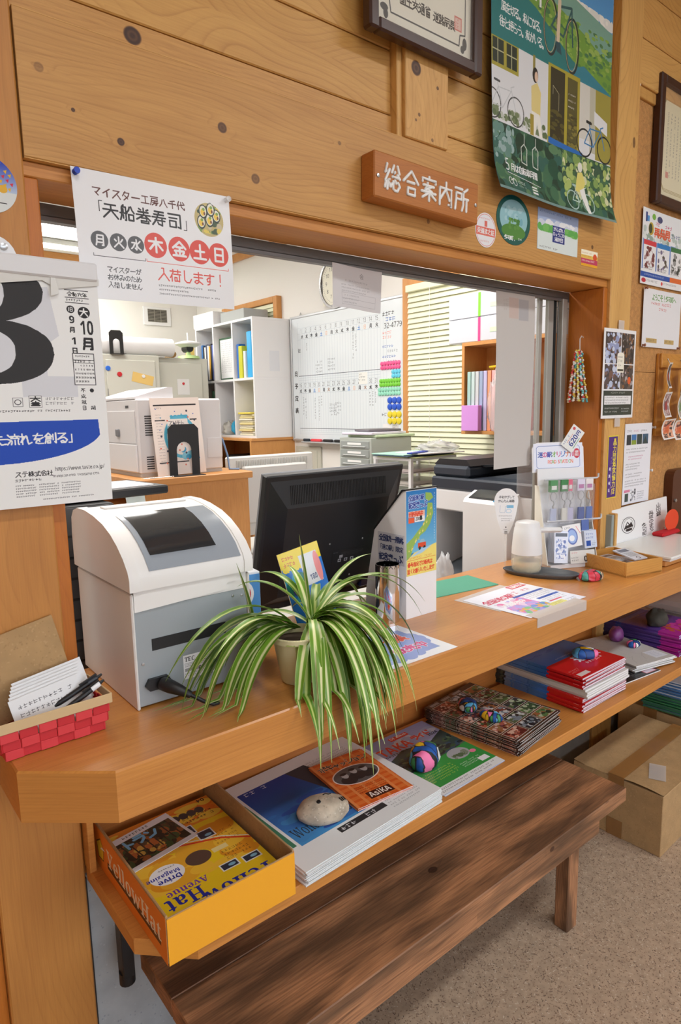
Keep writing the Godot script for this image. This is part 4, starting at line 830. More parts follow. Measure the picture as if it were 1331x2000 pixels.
func build_office():
	var t
	# desk behind the counter
	t = thing("office_desk", "grey office desk behind the hatch", "desk", Vector3(0.95, 0, -0.62))
	part(t, "top", B.new().span(-0.56, 0.9, 0.69, 0.72, -0.32, 0.36, 0.003), flat(col(196, 194, 188), 0.5))
	for x in [-0.53, 0.87]:
		part(t, "side", B.new().span(x - 0.015, x + 0.015, 0, 0.69, -0.3, 0.34), M.grey)
	t = thing("office_desk", "second grey office desk, under the off-white monitor", "desk", Vector3(1.84, 0, -1.4))
	part(t, "top", B.new().span(-0.36, 0.3, 0.69, 0.72, -0.4, 0.35, 0.003), flat(col(196, 194, 188), 0.5))
	for x in [-0.33, 0.27]: part(t, "side", B.new().span(x - 0.015, x + 0.015, 0, 0.69, -0.38, 0.33), M.grey)
	t = thing("tower_computer", "black tower computer in the gap beside the label printer", "computer", Vector3(0.485, 0.7203, -0.42))
	part(t, "case", B.new().span(-0.08, 0.08, 0.0, 0.47, -0.15, 0.13, 0.003), M.black)
	part(t, "front_trim", B.new().span(-0.078, 0.078, 0.0, 0.468, 0.13, 0.138, 0.002), flat(col(60, 62, 66), 0.35))
	for k in 8: part(t, "drive_slot", B.new().span(-0.065, 0.065, 0.05 + k * 0.05, 0.056 + k * 0.05, 0.138, 0.1395), flat(col(20, 20, 22), 0.4))
	t = thing("document_tray", "black document tray on top of the tower computer", "tray", Vector3(0.52, 1.1906, -0.45), 0.1)
	part(t, "tray", B.new().cbox(Vector3(0.06, 0.012, 0), Vector3(0.3, 0.022, 0.22), 0.004), M.black)
	part(t, "paper", B.new().cbox(Vector3(0.08, 0.0245, 0.01), Vector3(0.2, 0.003, 0.15), 0.0005), M.paper)
	# wooden cabinet with the laser printer
	t = thing("wooden_cabinet", "honey wood cabinet carrying the grey laser printer", "cabinet", Vector3(0.97, 0, -1.1))
	part(t, "side_panel", B.new().span(0.0, 0.46, 0, 1.128, -0.02, 0.0, 0.001), M.office_wood_up)
	part(t, "back_panel", B.new().span(0.44, 0.46, 0, 1.128, -0.58, -0.02, 0.001), M.office_wood_up)
	part(t, "far_panel", B.new().span(0.0, 0.46, 0, 1.128, -0.6, -0.58, 0.001), M.office_wood_up)
	part(t, "shelf", B.new().span(0.005, 0.44, 1.0, 1.018, -0.58, -0.02, 0.001), M.office_wood)
	part(t, "shelf", B.new().span(0.005, 0.44, 0.5, 0.518, -0.58, -0.02, 0.001), M.office_wood)
	part(t, "top", B.new().span(-0.015, 0.475, 1.128, 1.156, -0.615, 0.015, 0.003), M.office_wood)
	t = thing("jar", "jar of yellow paste with an orange lid in the cabinet", "jar", Vector3(1.0, 1.0184, -1.17))
	part(t, "glass", B.new().lathe([Vector2(0, 0), Vector2(0.036, 0.0), Vector2(0.038, 0.006), Vector2(0.038, 0.05), Vector2(0.034, 0.058), Vector2(0, 0.058)], 24), flat(col(214, 200, 70), 0.25))
	part(t, "lid", B.new().lathe([Vector2(0, 0.058), Vector2(0.035, 0.058), Vector2(0.035, 0.08), Vector2(0, 0.081)], 24), flat(col(228, 96, 40), 0.4))
	part(t, "label", B.new().lathe([Vector2(0.0384, 0.014), Vector2(0.0384, 0.04)], 24), flat(col(232, 222, 150), 0.5))
	t = thing("memo_slip", "pale blue memo slip taped to the cabinet top edge", "memo", Vector3(0.94, 1.09, -1.1))
	part(t, "slip", leaf_of_paper(0.07, 0.1, 0.0006, 0.008, 1, 5), flat(col(206, 226, 228), 0.7), Vector3.ZERO, Vector3(0, -0.6, 0.12))
	part(t, "tack", B.new().lathe([Vector2(0, 0), Vector2(0.006, 0), Vector2(0.006, 0.004), Vector2(0, 0.005)], 10), flat(col(40, 90, 200), 0.4), Vector3(-0.004, 0.036, 0.008), Vector3(PI / 2, 0, 0))
	laser_printer()
	# lockers on the back wall and what lies on them
	for k in 2:
		t = thing("steel_locker", ["grey steel locker with a red magnet and a yellow note on its door", "grey steel locker with a pinned white note on its door"][k], "locker", Vector3(1.9 + k * 0.44, 0, -3.72 - k * 0.12))
		part(t, "case", B.new().span(-0.21, 0.21 + k * 0.02, 0, 1.82, -0.5, 0.3, 0.004), M.locker)
		var d = part(t, "door", B.new().span(-0.19, 0.17, 0.06, 1.78, 0.3, 0.315, 0.003), flat(col(212, 212, 202), 0.45))
		part(d, "handle", B.new().cbox(Vector3(0.14, 0.95, 0.32), Vector3(0.02, 0.1, 0.012), 0.003), M.steel)
		part(d, "hinge", B.new().span(-0.192, -0.186, 1.5, 1.58, 0.315, 0.318), M.steel)
	solo("red_magnet", "red round magnet on the locker door", "magnet", B.new().lathe([Vector2(0, 0), Vector2(0.018, 0), Vector2(0.016, 0.008), Vector2(0, 0.01)], 18), flat(col(206, 40, 50), 0.35), Vector3(1.8, 1.68, -3.4035), Vector3(PI / 2, 0, 0))
	solo("blue_magnet", "blue round magnet at the edge of the locker door", "magnet", B.new().lathe([Vector2(0, 0), Vector2(0.018, 0), Vector2(0.016, 0.008), Vector2(0, 0.01)], 18), flat(col(40, 110, 220), 0.35), Vector3(1.72, 1.72, -3.4035), Vector3(PI / 2, 0, 0))
	solo("yellow_note", "tilted yellow note on the locker door", "note", leaf_of_paper(0.16, 0.07, 0.0008), flat(col(236, 200, 120), 0.7), Vector3(1.97, 1.65, -3.403), Vector3(0, 0, -0.22))
	solo("white_magnet", "white round magnet on the yellow note", "magnet", B.new().lathe([Vector2(0, 0), Vector2(0.013, 0), Vector2(0.012, 0.006), Vector2(0, 0.008)], 18), M.white, Vector3(1.975, 1.668, -3.4025), Vector3(PI / 2, 0, 0))
	solo("white_note", "white note under a red pin on the second locker", "note", leaf_of_paper(0.1, 0.12, 0.0008), M.paper, Vector3(2.345, 1.6, -3.523))
	solo("red_magnet", "red magnet on the white note of the second locker", "magnet", B.new().lathe([Vector2(0, 0), Vector2(0.01, 0), Vector2(0.009, 0.005), Vector2(0, 0.006)], 14), flat(col(206, 40, 50), 0.35), Vector3(2.345, 1.625, -3.5225), Vector3(PI / 2, 0, 0))
	for k in 3:
		solo("paper_roll", ["thick white paper roll lying on the lockers", "green paper roll behind the white one on the lockers", "thin brown cardboard tube poking out on the lockers"][k], "roll", B.new().tube([Vector3([-0.3, -0.3, -0.12][k], 0, 0), Vector3([0.32, 0.32, 0.12][k], 0, 0)], [0.066, 0.05, 0.025][k], 24), [M.white, flat(col(150, 206, 90), 0.6), flat(col(176, 136, 84), 0.8)][k], Vector3([1.93, 1.86, 2.315][k], 1.8205 + [0.067, 0.0505, 0.026][k], [-3.5, -3.635, -3.66][k]), Vector3(0, [0.0, 0.0, 1.3][k], 0))
	t = thing("bookend", "black steel bookend with an arched cutout on the locker", "bookend", Vector3(1.8, 1.8205, -3.425))
	bookend_plate(t, 0.1, 0.165)
	t = thing("desk_fan", "small white desk fan with a green guard on the second locker", "fan", Vector3(2.44, 1.8205, -3.6))
	part(t, "base", B.new().lathe([Vector2(0, 0), Vector2(0.09, 0), Vector2(0.08, 0.02), Vector2(0.02, 0.03), Vector2(0.012, 0.06), Vector2(0, 0.06)], 24), flat(col(190, 220, 150), 0.4))
	part(t, "motor", B.new().tube([Vector3(0, 0.08, -0.06), Vector3(0, 0.08, 0.03)], 0.03, 16), M.black)
	part(t, "guard", B.new().lathe([Vector2(0, 0.0), Vector2(0.06, 0.0), Vector2(0.1, 0.02), Vector2(0.1, 0.03), Vector2(0.05, 0.045), Vector2(0, 0.05)], 24, Vector3(0, 0.09, 0)), M.white)
	part(t, "stalk", B.new().tube([Vector3(0, 0.13, 0), Vector3(0, 0.2, 0)], 0.007, 8), M.white)
	# wall vent
	t = thing("wall_vent", "white vent grille with dark slats on the back wall", "vent", Vector3(2.6, 2.26, -4.499))
	part(t, "frame", B.new().cbox(Vector3(0, 0, 0.006), Vector3(0.26, 0.16, 0.012), 0.003), M.white)
	part(t, "recess", B.new().span(-0.09, 0.09, -0.05, 0.06, 0.012, 0.0125), flat(col(70, 66, 60), 0.7))
	for k in 9: part(t, "slat", B.new().box(Vector3(0, -0.045 + k * 0.0125, 0.0145), Vector3(0.18, 0.005, 0.003)), flat(col(150, 146, 136), 0.6))
	for x in [-0.03, 0.03]: part(t, "rib", B.new().box(Vector3(x, 0.005, 0.017), Vector3(0.006, 0.11, 0.002)), flat(col(150, 146, 136), 0.6))
	cubby()
	wall_of_office()
	copier()

func bookend_plate(t, w, h):
	var o = [Vector2(-w / 2, 0), Vector2(-w / 2, h - 0.018), Vector2(-w / 2 + 0.018, h), Vector2(w / 2 - 0.018, h), Vector2(w / 2, h - 0.018), Vector2(w / 2, 0), Vector2(w * 0.24, 0), Vector2(w * 0.24, h * 0.5)]
	for k in 9:
		var a = PI * k / 8.0
		o.append(Vector2(cos(a) * w * 0.24, h * 0.5 + sin(a) * w * 0.24))
	o.append(Vector2(-w * 0.24, 0))
	part(t, "plate", B.new().prism(o, 0.002), M.black)
	part(t, "foot", B.new().span(-w / 2, w / 2, 0, 0.0015, 0.002, 0.05), M.black)

func laser_printer():
	var o = Vector3(1.0, 1.1563, -1.62)
	var t = thing("laser_printer", "light grey laser printer on the wooden cabinet", "printer", o)
	var g = flat(col(214, 214, 216), 0.45)
	part(t, "body", B.new().span(0.0, 0.36, 0.012, 0.3, 0.0, 0.44, 0.006), g)
	part(t, "base", B.new().span(0.004, 0.356, 0.0, 0.012, 0.004, 0.436), M.grey)
	part(t, "lid", B.new().prism([Vector2(0.0, 0.3), Vector2(0.16, 0.3), Vector2(0.16, 0.345), Vector2(0.14, 0.346), Vector2(0.0, 0.308)], 0.4, Transform3D(Basis.IDENTITY, Vector3(0, 0, 0.02))), flat(col(228, 230, 234), 0.4))
	part(t, "output_tray", B.new().span(0.02, 0.12, 0.3, 0.304, 0.03, 0.2), M.black)
	part(t, "front_door", B.new().span(-0.004, 0.0, 0.13, 0.255, 0.04, 0.42, 0.001), g)
	part(t, "paper_drawer", B.new().span(-0.008, 0.0, 0.02, 0.125, 0.03, 0.425, 0.0015), flat(col(222, 222, 224), 0.45))
	part(t, "door_latch", B.new().cbox(Vector3(-0.008, 0.17, 0.25), Vector3(0.01, 0.03, 0.03), 0.003), flat(col(120, 122, 126), 0.5))
	part(t, "badge", B.new().span(-0.001, 0.0005, 0.266, 0.276, 0.33, 0.36), M.dark)
	var v = B.new()
	for k in 9: v.span(0.028, 0.058, 0.16 + k * 0.009, 0.164 + k * 0.009, 0.44, 0.4408)
	for k in 6: v.span(0.028, 0.058, 0.03 + k * 0.009, 0.034 + k * 0.009, 0.44, 0.4408)
	part(t, "vent_slots", v, M.black)
	part(t, "side_hatch", B.new().span(0.29, 0.358, 0.06, 0.14, 0.44, 0.4412, 0.0004), g)
	solo("handwritten_flyer", "cream flyer with blue rings leaning on the laser printer", "flyer", leaf_of_paper(0.21, 0.3, 0.001), print_copy().mat(0.35), o + Vector3(0.155, 0.154, 0.462), Vector3(-0.09, 0.02, 0.02))
	t = thing("bookend", "black steel bookend holding the flyer against the laser printer", "bookend", o + Vector3(0.165, 0.0005, 0.482))
	bookend_plate(t, 0.13, 0.2)
	solo("clear_ruler", "clear plastic ruler on the edge of the wooden cabinet", "ruler", B.new().cbox(Vector3(0, 0.002, 0), Vector3(0.12, 0.004, 0.03), 0.001), M.clear, Vector3(1.04, 1.1565, -1.115), Vector3(0, 0.05, 0))
	solo("network_cable", "blue-grey cables hanging beside the laser printer", "cable", B.new().tube([o + Vector3(0.37, 0.16, 0.36), o + Vector3(0.4, 0.13, 0.37), o + Vector3(0.41, 0.06, 0.39), o + Vector3(0.4, 0.004, 0.42), o + Vector3(0.43, 0.004, 0.45)], 0.004, 8), flat(col(110, 140, 180), 0.4))
	# white monitor on the far desk
	t = thing("white_monitor", "off-white monitor with a ribbed back, seen over the wooden cabinet", "monitor", Vector3(1.74, 0.7203, -1.4))
	part(t, "shell", B.new().span(-0.24, 0.24, 0.1, 0.475, -0.02, 0.02, 0.006), flat(col(216, 216, 212), 0.5))
	var r = B.new()
	for k in 44: r.cbox(Vector3(-0.2 + k * 0.0093, 0.44, 0.022), Vector3(0.004, 0.036, 0.006), 0.001)
	part(t, "vent_ribs", r, flat(col(200, 200, 196), 0.5))
	part(t, "rear_panel", B.new().span(-0.18, 0.18, 0.16, 0.43, 0.02, 0.05, 0.008), flat(col(206, 206, 204), 0.5))
	part(t, "stand", B.new().span(-0.05, 0.05, 0.006, 0.2, -0.012, 0.018, 0.004), M.grey)
	part(t, "foot", B.new().span(-0.12, 0.12, 0.0, 0.01, -0.09, 0.09, 0.003), M.grey)

func cubby():
	# open cubby shelf on a low wooden cabinet along the right wall
	var t = thing("low_cabinet", "wooden cabinet with dark shelves under the white cubby", "cabinet", Vector3(2.8, 0, -3.43))
	part(t, "side", B.new().span(-0.2, 0.2, 0, 1.18, 0.43, 0.45, 0.001), M.office_wood_up)
	part(t, "side", B.new().span(-0.2, 0.2, 0, 1.18, -0.47, -0.45, 0.001), M.office_wood_up)
	part(t, "back", B.new().span(0.18, 0.2, 0, 1.18, -0.45, 0.43), M.office_wood_up)
	part(t, "top", B.new().span(-0.2, 0.2, 1.18, 1.2, -0.48, 0.46, 0.002), M.office_wood)
	part(t, "shelf", B.new().span(-0.18, 0.18, 0.9, 0.92, -0.45, 0.43), M.office_wood)
	solo("audio_deck", "black audio deck in the low wooden cabinet", "deck", B.new().cbox(Vector3(0, 0.07, 0), Vector3(0.3, 0.14, 0.42), 0.004), M.black, Vector3(2.8, 0.9203, -3.25))
	var x0 = -0.17; var x1 = 0.165
	t = thing("cubby_shelf", "white cubby shelf of two rows beside the whiteboard", "shelf", Vector3(2.82, 1.2003, -3.43))
	var th = 0.018
	for y in [0.0, 0.435, 0.872]: part(t, "board", B.new().span(x0, x1, y, y + th, -0.45, 0.45, 0.001), M.white)
	for z in [-0.45, -0.159, 0.141, 0.432]:
		part(t, "upright", B.new().span(x0 + 0.0005, x1 - 0.0005, th, 0.435, z, z + th, 0.001), M.white)
		part(t, "upright", B.new().span(x0 + 0.0005, x1 - 0.0005, 0.453, 0.872, z, z + th, 0.001), M.white)
	part(t, "back", B.new().span(x1 - 0.004, x1 + 0.004, 0, 0.89, -0.45, 0.45), M.white)
	part(t, "paper_patch", B.new().span(-0.03, 0.06, 0.5, 0.65, 0.45, 0.4506), flat(col(226, 228, 234), 0.6))
	var base = Vector3(2.82, 1.2003, -3.43)
	# upper row: files at the far bay, framed sheet, blue and yellow folders
	var cs = [col(60, 120, 190), col(40, 44, 60), col(236, 236, 236), col(70, 80, 110), col(238, 238, 238), col(226, 170, 60), col(30, 30, 34), col(90, 110, 190)]
	var cn = ["blue", "dark navy", "white", "slate blue", "narrow white", "orange", "black", "lavender"]
	for k in 8: solo("file_folder", "%s file standing in the far upper bay of the cubby" % cn[k], "file", B.new().cbox(Vector3(0, 0.15, 0), Vector3(0.24, 0.3 - 0.02 * (k % 3), 0.022), 0.002), flat(cs[k], 0.4), base + Vector3(-0.02, 0.4535, -0.40 + k * 0.0255), Vector3(0.0, 0, 0), "files in the far upper bay")
	solo("yellow_file", "tall yellow-cream file sticking out beside the cubby", "file", B.new().cbox(Vector3(0, 0.16, 0), Vector3(0.06, 0.3, 0.05), 0.003), flat(col(228, 200, 110), 0.5), base + Vector3(-0.205, 0.45, -0.49))
	t = thing("framed_sheet", "green-framed sheet of vertical writing in the middle upper bay", "frame", base + Vector3(-0.12, 0.4535, 0.0), 0.0)
	part(t, "frame", B.new().cbox(Vector3(0.004, 0.165, 0), Vector3(0.01, 0.33, 0.275), 0.002), flat(col(56, 96, 70), 0.4))
	part(t, "sheet", facing_left(0.268, 0.322, 0.0008), print_framed().mat(0.4), Vector3(-0.0016, 0.165, 0), TO_LEFT)
	solo("green_file", "pale green file beside the framed sheet in the cubby", "file", B.new().cbox(Vector3(0, 0.16, 0), Vector3(0.1, 0.33, 0.02), 0.002), flat(col(196, 230, 170), 0.4), base + Vector3(-0.06, 0.4535, -0.128))
	solo("blue_binder", "bright blue plastic folder in the near upper bay of the cubby", "folder", B.new().cbox(Vector3(0, 0.17, 0), Vector3(0.2, 0.34, 0.07), 0.006), flat(col(60, 176, 236), 0.2), base + Vector3(-0.05, 0.4535, 0.36))
	solo("yellow_binder", "yellow-green folder leaning in the near upper bay", "folder", B.new().cbox(Vector3(0, 0.12, 0), Vector3(0.14, 0.24, 0.05), 0.003), flat(col(206, 206, 60), 0.35), base + Vector3(-0.09, 0.4535, 0.245))
	solo("white_binder", "pale clear folder between the yellow and blue folders", "folder", B.new().cbox(Vector3(0, 0.1, 0), Vector3(0.13, 0.2, 0.03), 0.003), flat(col(226, 232, 232), 0.3), base + Vector3(-0.09, 0.4535, 0.295))
	solo("blue_case", "dark-edged blue case behind the yellow folder in the cubby", "case", B.new().cbox(Vector3(0, 0.13, 0), Vector3(0.06, 0.26, 0.04), 0.004), flat(col(50, 110, 190), 0.3), base + Vector3(-0.12, 0.4535, 0.195))
	# lower row
	for k in 5: solo("lower_file", "%s file in the far lower bay of the cubby" % ["orange", "cream", "pink", "white", "pale orange"][k], "file", B.new().cbox(Vector3(0, 0.135, 0), Vector3(0.2, 0.27, 0.03), 0.002), flat([col(236, 180, 110), col(236, 222, 190), col(236, 190, 180), M.white.albedo_color, col(240, 200, 150)][k], 0.5), base + Vector3(-0.04, 0.0185, -0.36 + k * 0.036), Vector3.ZERO, "files in the far lower bay")
	solo("green_box", "dark green box at the top of the far lower bay", "box", B.new().cbox(Vector3(0, 0.04, 0), Vector3(0.2, 0.06, 0.1), 0.003), flat(col(40, 110, 76), 0.4), base + Vector3(-0.02, 0.305, -0.25))
	solo("blue_bundle", "bright blue cloth bundle in the middle lower bay", "cloth", pebble(0.09, 0.09, 0.05, 31, 0.2), flat(col(40, 150, 190), 0.6), base + Vector3(-0.06, 0.0185, 0.074))
	solo("grey_bag", "crumpled grey plastic bag in the middle lower bay", "bag", pebble(0.08, 0.06, 0.045, 32, 0.3), flat(col(190, 186, 178), 0.35), base + Vector3(-0.08, 0.0185, -0.07))
	solo("navy_cap", "dark navy cap on the bundle in the middle lower bay", "cap", pebble(0.045, 0.04, 0.035, 33, 0.15), flat(col(34, 44, 66), 0.7), base + Vector3(-0.06, 0.168, 0.09))
	for k in 11: solo("document_wad", "top yellow-edged wad of documents in the near lower bay" if k == 10 else "cream wad of documents in the near lower bay, %s from the top" % nth(11 - k), "documents", B.new().cbox(Vector3(0, 0.008, 0), Vector3(0.24, 0.0145, 0.19), 0.003), flat([col(232, 226, 200), col(236, 232, 216), col(226, 210, 150)][k % 3] if k < 10 else col(232, 214, 90), 0.7), base + Vector3(-0.04 + 0.008 * sin(k * 2.3), 0.0185 + k * 0.0162, 0.29 + 0.01 * sin(k * 1.7)), Vector3(0, 0.06 * sin(k * 3.1), 0), "document wads")
	# box and machine on top
	solo("white_carton", "white carton with a grey patch on top of the cubby", "carton", B.new().cbox(Vector3(0, 0.055, 0), Vector3(0.24, 0.11, 0.34), 0.003), M.white, base + Vector3(-0.04, 0.8905, -0.32))
	solo("grey_machine", "flat grey machine with a dark socket on top of the cubby", "machine", B.new().cbox(Vector3(0, 0.045, 0), Vector3(0.22, 0.09, 0.36), 0.004), flat(col(168, 172, 172), 0.4), base + Vector3(0.0, 0.8905, 0.06))

func wall_of_office():
	var t
	# whiteboard
	t = thing("whiteboard", "whiteboard with a monthly plan of two rows of dates", "whiteboard", Vector3(2.985, 1.635, -2.345))
	part(t, "surface", facing_left(1.2, 0.9, 0.008), print_whiteboard().mat(0.18), Vector3(-0.006, 0, 0), TO_LEFT)
	for y in [-0.455, 0.455]: part(t, "frame_rail", B.new().cbox(Vector3(-0.002, y, 0), Vector3(0.02, 0.018, 1.24), 0.003), flat(col(206, 210, 214), 0.35, 0.5))
	for z in [-0.612, 0.612]: part(t, "frame_stile", B.new().cbox(Vector3(-0.002, 0, z), Vector3(0.02, 0.9, 0.018), 0.003), flat(col(206, 210, 214), 0.35, 0.5))
	part(t, "pen_tray", B.new().cbox(Vector3(-0.03, -0.47, 0), Vector3(0.06, 0.012, 0.9), 0.003), flat(col(196, 200, 204), 0.35, 0.5))
	part(t, "hanging_eye", B.new().tube([Vector3(0, 0.464, -0.5), Vector3(0, 0.485, -0.49), Vector3(0, 0.464, -0.48)], 0.003, 6), M.steel)
	for k in 5:
		solo("board_marker", ["black marker at the far end of the whiteboard tray", "red board eraser on the whiteboard tray", "black marker beside the red eraser", "black marker in the middle of the tray", "short black marker on the tray"][k], "marker", B.new().cbox(Vector3(0, 0.01, 0), Vector3(0.022, 0.02, [0.07, 0.12, 0.1, 0.12, 0.04][k]), 0.005), flat([col(40, 50, 60), col(226, 70, 80), col(30, 30, 34), col(30, 30, 34), col(60, 60, 70)][k], 0.4), Vector3(2.955, 1.1715, [-2.76, -2.64, -2.5, -2.36, -2.24][k]))
	# magnets in their rows
	var mag = B.new().lathe([Vector2(0, 0), Vector2(0.014, 0), Vector2(0.0135, 0.006), Vector2(0.009, 0.008), Vector2(0, 0.0082)], 14).mesh()
	var big = B.new().lathe([Vector2(0, 0), Vector2(0.021, 0), Vector2(0.02, 0.007), Vector2(0.014, 0.009), Vector2(0, 0.0092)], 14).mesh()
	for q in [[col(236, 90, 150), "pink", 2, 7, 1.69, 0.026, mag], [col(100, 206, 236), "light blue", 2, 3, 1.635, 0.026, mag], [col(120, 206, 60), "green", 2, 8, 1.58, 0.024, mag], [col(150, 220, 196), "mint", 2, 8, 1.525, 0.026, mag], [col(40, 90, 206), "blue", 2, 3, 1.455, 0.042, big], [col(232, 212, 50), "yellow", 2, 3, 1.365, 0.042, big]]:
		var m = flat(q[0], 0.35)
		for r in q[2]:
			for k in q[3]: solo("board_magnet", "round %s magnet, %s row, %s from the window side of the whiteboard" % [q[1], ["upper", "lower"][r], nth(k + 1)], "magnet", q[6], m, Vector3(2.9788, q[4] - r * q[5], -1.785 - k * q[5]), Vector3(0, 0, PI / 2), "%s magnets" % q[1])
	# clock
	t = thing("wall_clock", "round wall clock with black numerals above the whiteboard", "clock", Vector3(2.999, 2.27, -2.40))
	part(t, "case", B.new().lathe([Vector2(0, 0), Vector2(0.175, 0), Vector2(0.18, 0.01), Vector2(0.176, 0.035), Vector2(0.16, 0.035), Vector2(0.158, 0.024), Vector2(0, 0.024)], 48), flat(col(150, 150, 152), 0.2, 0.8), Vector3.ZERO, Vector3(0, 0, PI / 2))
	part(t, "dial", facing_left(0.29, 0.29, 0.0008), print_clock().mat(0.5), Vector3(-0.026, 0, 0), TO_LEFT)
	part(t, "hour_hand", B.new().cbox(Vector3(-0.029, 0.02, 0.025), Vector3(0.002, 0.012, 0.07), 0.0005, Basis(Vector3.RIGHT, 0.5)), M.black)
	part(t, "minute_hand", B.new().cbox(Vector3(-0.031, -0.035, 0.0), Vector3(0.002, 0.1, 0.009), 0.0005), M.black)
	solo("wall_socket_panel", "grey framed panel on the wall below the whiteboard", "panel", B.new().cbox(Vector3(0, 0, 0), Vector3(0.014, 0.3, 0.32), 0.003).cbox(Vector3(-0.008, 0.01, 0), Vector3(0.008, 0.22, 0.24), 0.002), flat(col(200, 200, 188), 0.5), Vector3(2.992, 0.98, -2.79))
	# letter drawers with papers on top
	t = thing("letter_drawers", "grey steel letter drawer unit before the whiteboard", "drawer unit", Vector3(2.63, 0.72, -1.63))
	part(t, "case", B.new().span(-0.16, 0.16, 0.0, 0.52, -0.14, 0.14, 0.003), flat(col(176, 182, 176), 0.45))
	for k in 10:
		var d = part(t, "drawer", B.new().cbox(Vector3(-0.162, 0.03 + k * 0.05, 0), Vector3(0.008, 0.042, 0.25), 0.002), flat(col(150, 156, 154), 0.4))
		part(d, "label", B.new().span(-0.1674, -0.1662, 0.03 + k * 0.05, 0.042 + k * 0.05, -0.06, 0.06), M.paper)
		part(d, "pull", B.new().cbox(Vector3(-0.169, 0.02 + k * 0.05, 0), Vector3(0.008, 0.006, 0.2), 0.002), M.grey)
	solo("side_desk", "grey side desk along the right office wall", "desk", B.new().span(-0.33, 0.33, 0.69, 0.72, -0.5, 0.42, 0.003).span(-0.3, 0.3, 0, 0.69, -0.48, -0.46).span(-0.3, 0.3, 0, 0.69, 0.38, 0.4), flat(col(190, 190, 184), 0.5), Vector3(2.66, 0, -1.38))
	for k in 3: solo("document_sheaf", ["lilac-white sheaf of papers on the letter drawers", "curled grey booklet on the letter drawers", "pale green sheaf at the bottom of the letter drawer papers"][k], "papers", B.new().cbox(Vector3(0, 0.008, 0), Vector3([0.3, 0.22, 0.31][k], 0.014, [0.24, 0.17, 0.25][k]), 0.003), flat([col(228, 222, 240), col(110, 108, 112), col(206, 226, 190)][k], 0.6), Vector3(2.62 + 0.02 * k, 1.2404 + [0.0155, 0.031, 0.0][k], -1.63 + 0.01 * k), Vector3(0, [0.1, -0.2, 0.0][k], 0.0))
	# paper trays nearer, with folders on top
	t = thing("paper_shelf", "white paper shelf of clear trays beside the copier", "shelf", Vector3(2.5, 0.7204, -1.18))
	for x in [-0.16, 0.16]:
		for z in [-0.13, 0.13]: part(t, "post", B.new().span(x - 0.009, x + 0.009, 0, 0.42, z - 0.009, z + 0.009, 0.001), M.white)
	part(t, "top", B.new().span(-0.17, 0.17, 0.42, 0.434, -0.14, 0.14, 0.001), M.white)
	for k in 6: part(t, "tray", B.new().span(-0.15, 0.15, 0.03 + k * 0.065, 0.034 + k * 0.065, -0.12, 0.12).span(-0.14, 0.14, 0.036 + k * 0.065, 0.05 + k * 0.065, -0.11, 0.11), flat([col(214, 216, 216), col(190, 186, 180), col(206, 196, 196)][k % 3], 0.3))
	for k in 4: solo("desk_folder", ["yellow-green folder on the paper shelf", "dark blue folder under the mint one", "mint green folder on top of the paper shelf", "white sheet at the front edge of the paper shelf"][k], "folder", B.new().cbox(Vector3(0, 0.003, 0), Vector3([0.36, 0.36, 0.34, 0.3][k], 0.005, [0.26, 0.25, 0.24, 0.2][k]), 0.0008), flat([col(206, 214, 150), col(50, 70, 90), col(176, 226, 206), col(236, 236, 236)][k], 0.4), Vector3(2.49 + [0.02, 0.0, 0.0, 0.04][k], 1.1548 + k * 0.0055, -1.18 + [0.02, 0.0, -0.02, 0.08][k]), Vector3(0, [0.1, 0.04, 0.0, -0.15][k], 0))
	solo("blue_pen_pouch", "blue ruler with a brown tip beside the mint folder", "ruler", B.new().cbox(Vector3(0, 0.004, 0), Vector3(0.2, 0.007, 0.03), 0.002), flat(col(40, 70, 180), 0.35), Vector3(2.4, 1.178, -1.06), Vector3(0, 0.35, 0))
	solo("clear_sleeves", "crumpled clear plastic sleeves beside the copier top", "sleeves", pebble(0.1, 0.03, 0.09, 41, 0.4), glassy(col(235, 238, 240), 0.35, 0.15), Vector3(2.58, 1.1772, -1.1))
	# wooden wall box with files, file boxes on it
	t = thing("wall_shelf_box", "open wooden wall box holding files before the blind", "shelf", Vector3(2.85, 1.28, -0.8))
	part(t, "side", B.new().span(-0.15, 0.15, 0, 0.43, -0.235, -0.217, 0.001), M.office_wood_up)
	part(t, "side", B.new().span(-0.15, 0.15, 0, 0.43, 0.277, 0.295, 0.001), M.office_wood_up)
	part(t, "top", B.new().span(-0.15, 0.15, 0.43, 0.448, -0.235, 0.295, 0.001), M.office_wood)
	part(t, "floor", B.new().span(-0.15, 0.15, -0.018, 0.0, -0.235, 0.295, 0.001), M.office_wood)
	part(t, "back", B.new().span(0.03, 0.045, 0, 0.43, -0.217, 0.277), M.office_wood_up)
	part(t, "prop", B.new().span(0.04, 0.08, -0.55, -0.018, 0.0, 0.04), M.office_wood_up)
	var fc = [col(170, 206, 200), col(196, 216, 216), col(206, 210, 214), col(160, 176, 206), col(196, 190, 226), col(240, 160, 120), col(244, 180, 180), col(236, 150, 160), col(206, 206, 206), col(230, 130, 146), col(206, 110, 130), col(226, 140, 150)]
	var fn = ["mint", "pale mint", "pale grey", "slate blue", "lavender", "orange", "salmon", "pink", "silver", "rose", "dark rose", "pale rose"]
	for k in 12: solo("box_file", "%s file standing in the wooden wall box" % fn[k], "file", B.new().cbox(Vector3(0, 0.15, 0), Vector3(0.14, 0.3, 0.022), 0.0015), flat(fc[k], 0.4), Vector3(2.775, 1.2803, -0.99 + k * 0.026), Vector3.ZERO, "files in the wooden wall box")
	solo("magenta_box", "bright lilac paper box at the front of the wooden wall box", "box", B.new().cbox(Vector3(0, 0.065, 0), Vector3(0.03, 0.13, 0.11), 0.002), flat(col(214, 150, 226), 0.5), Vector3(2.685, 1.2803, -0.955))
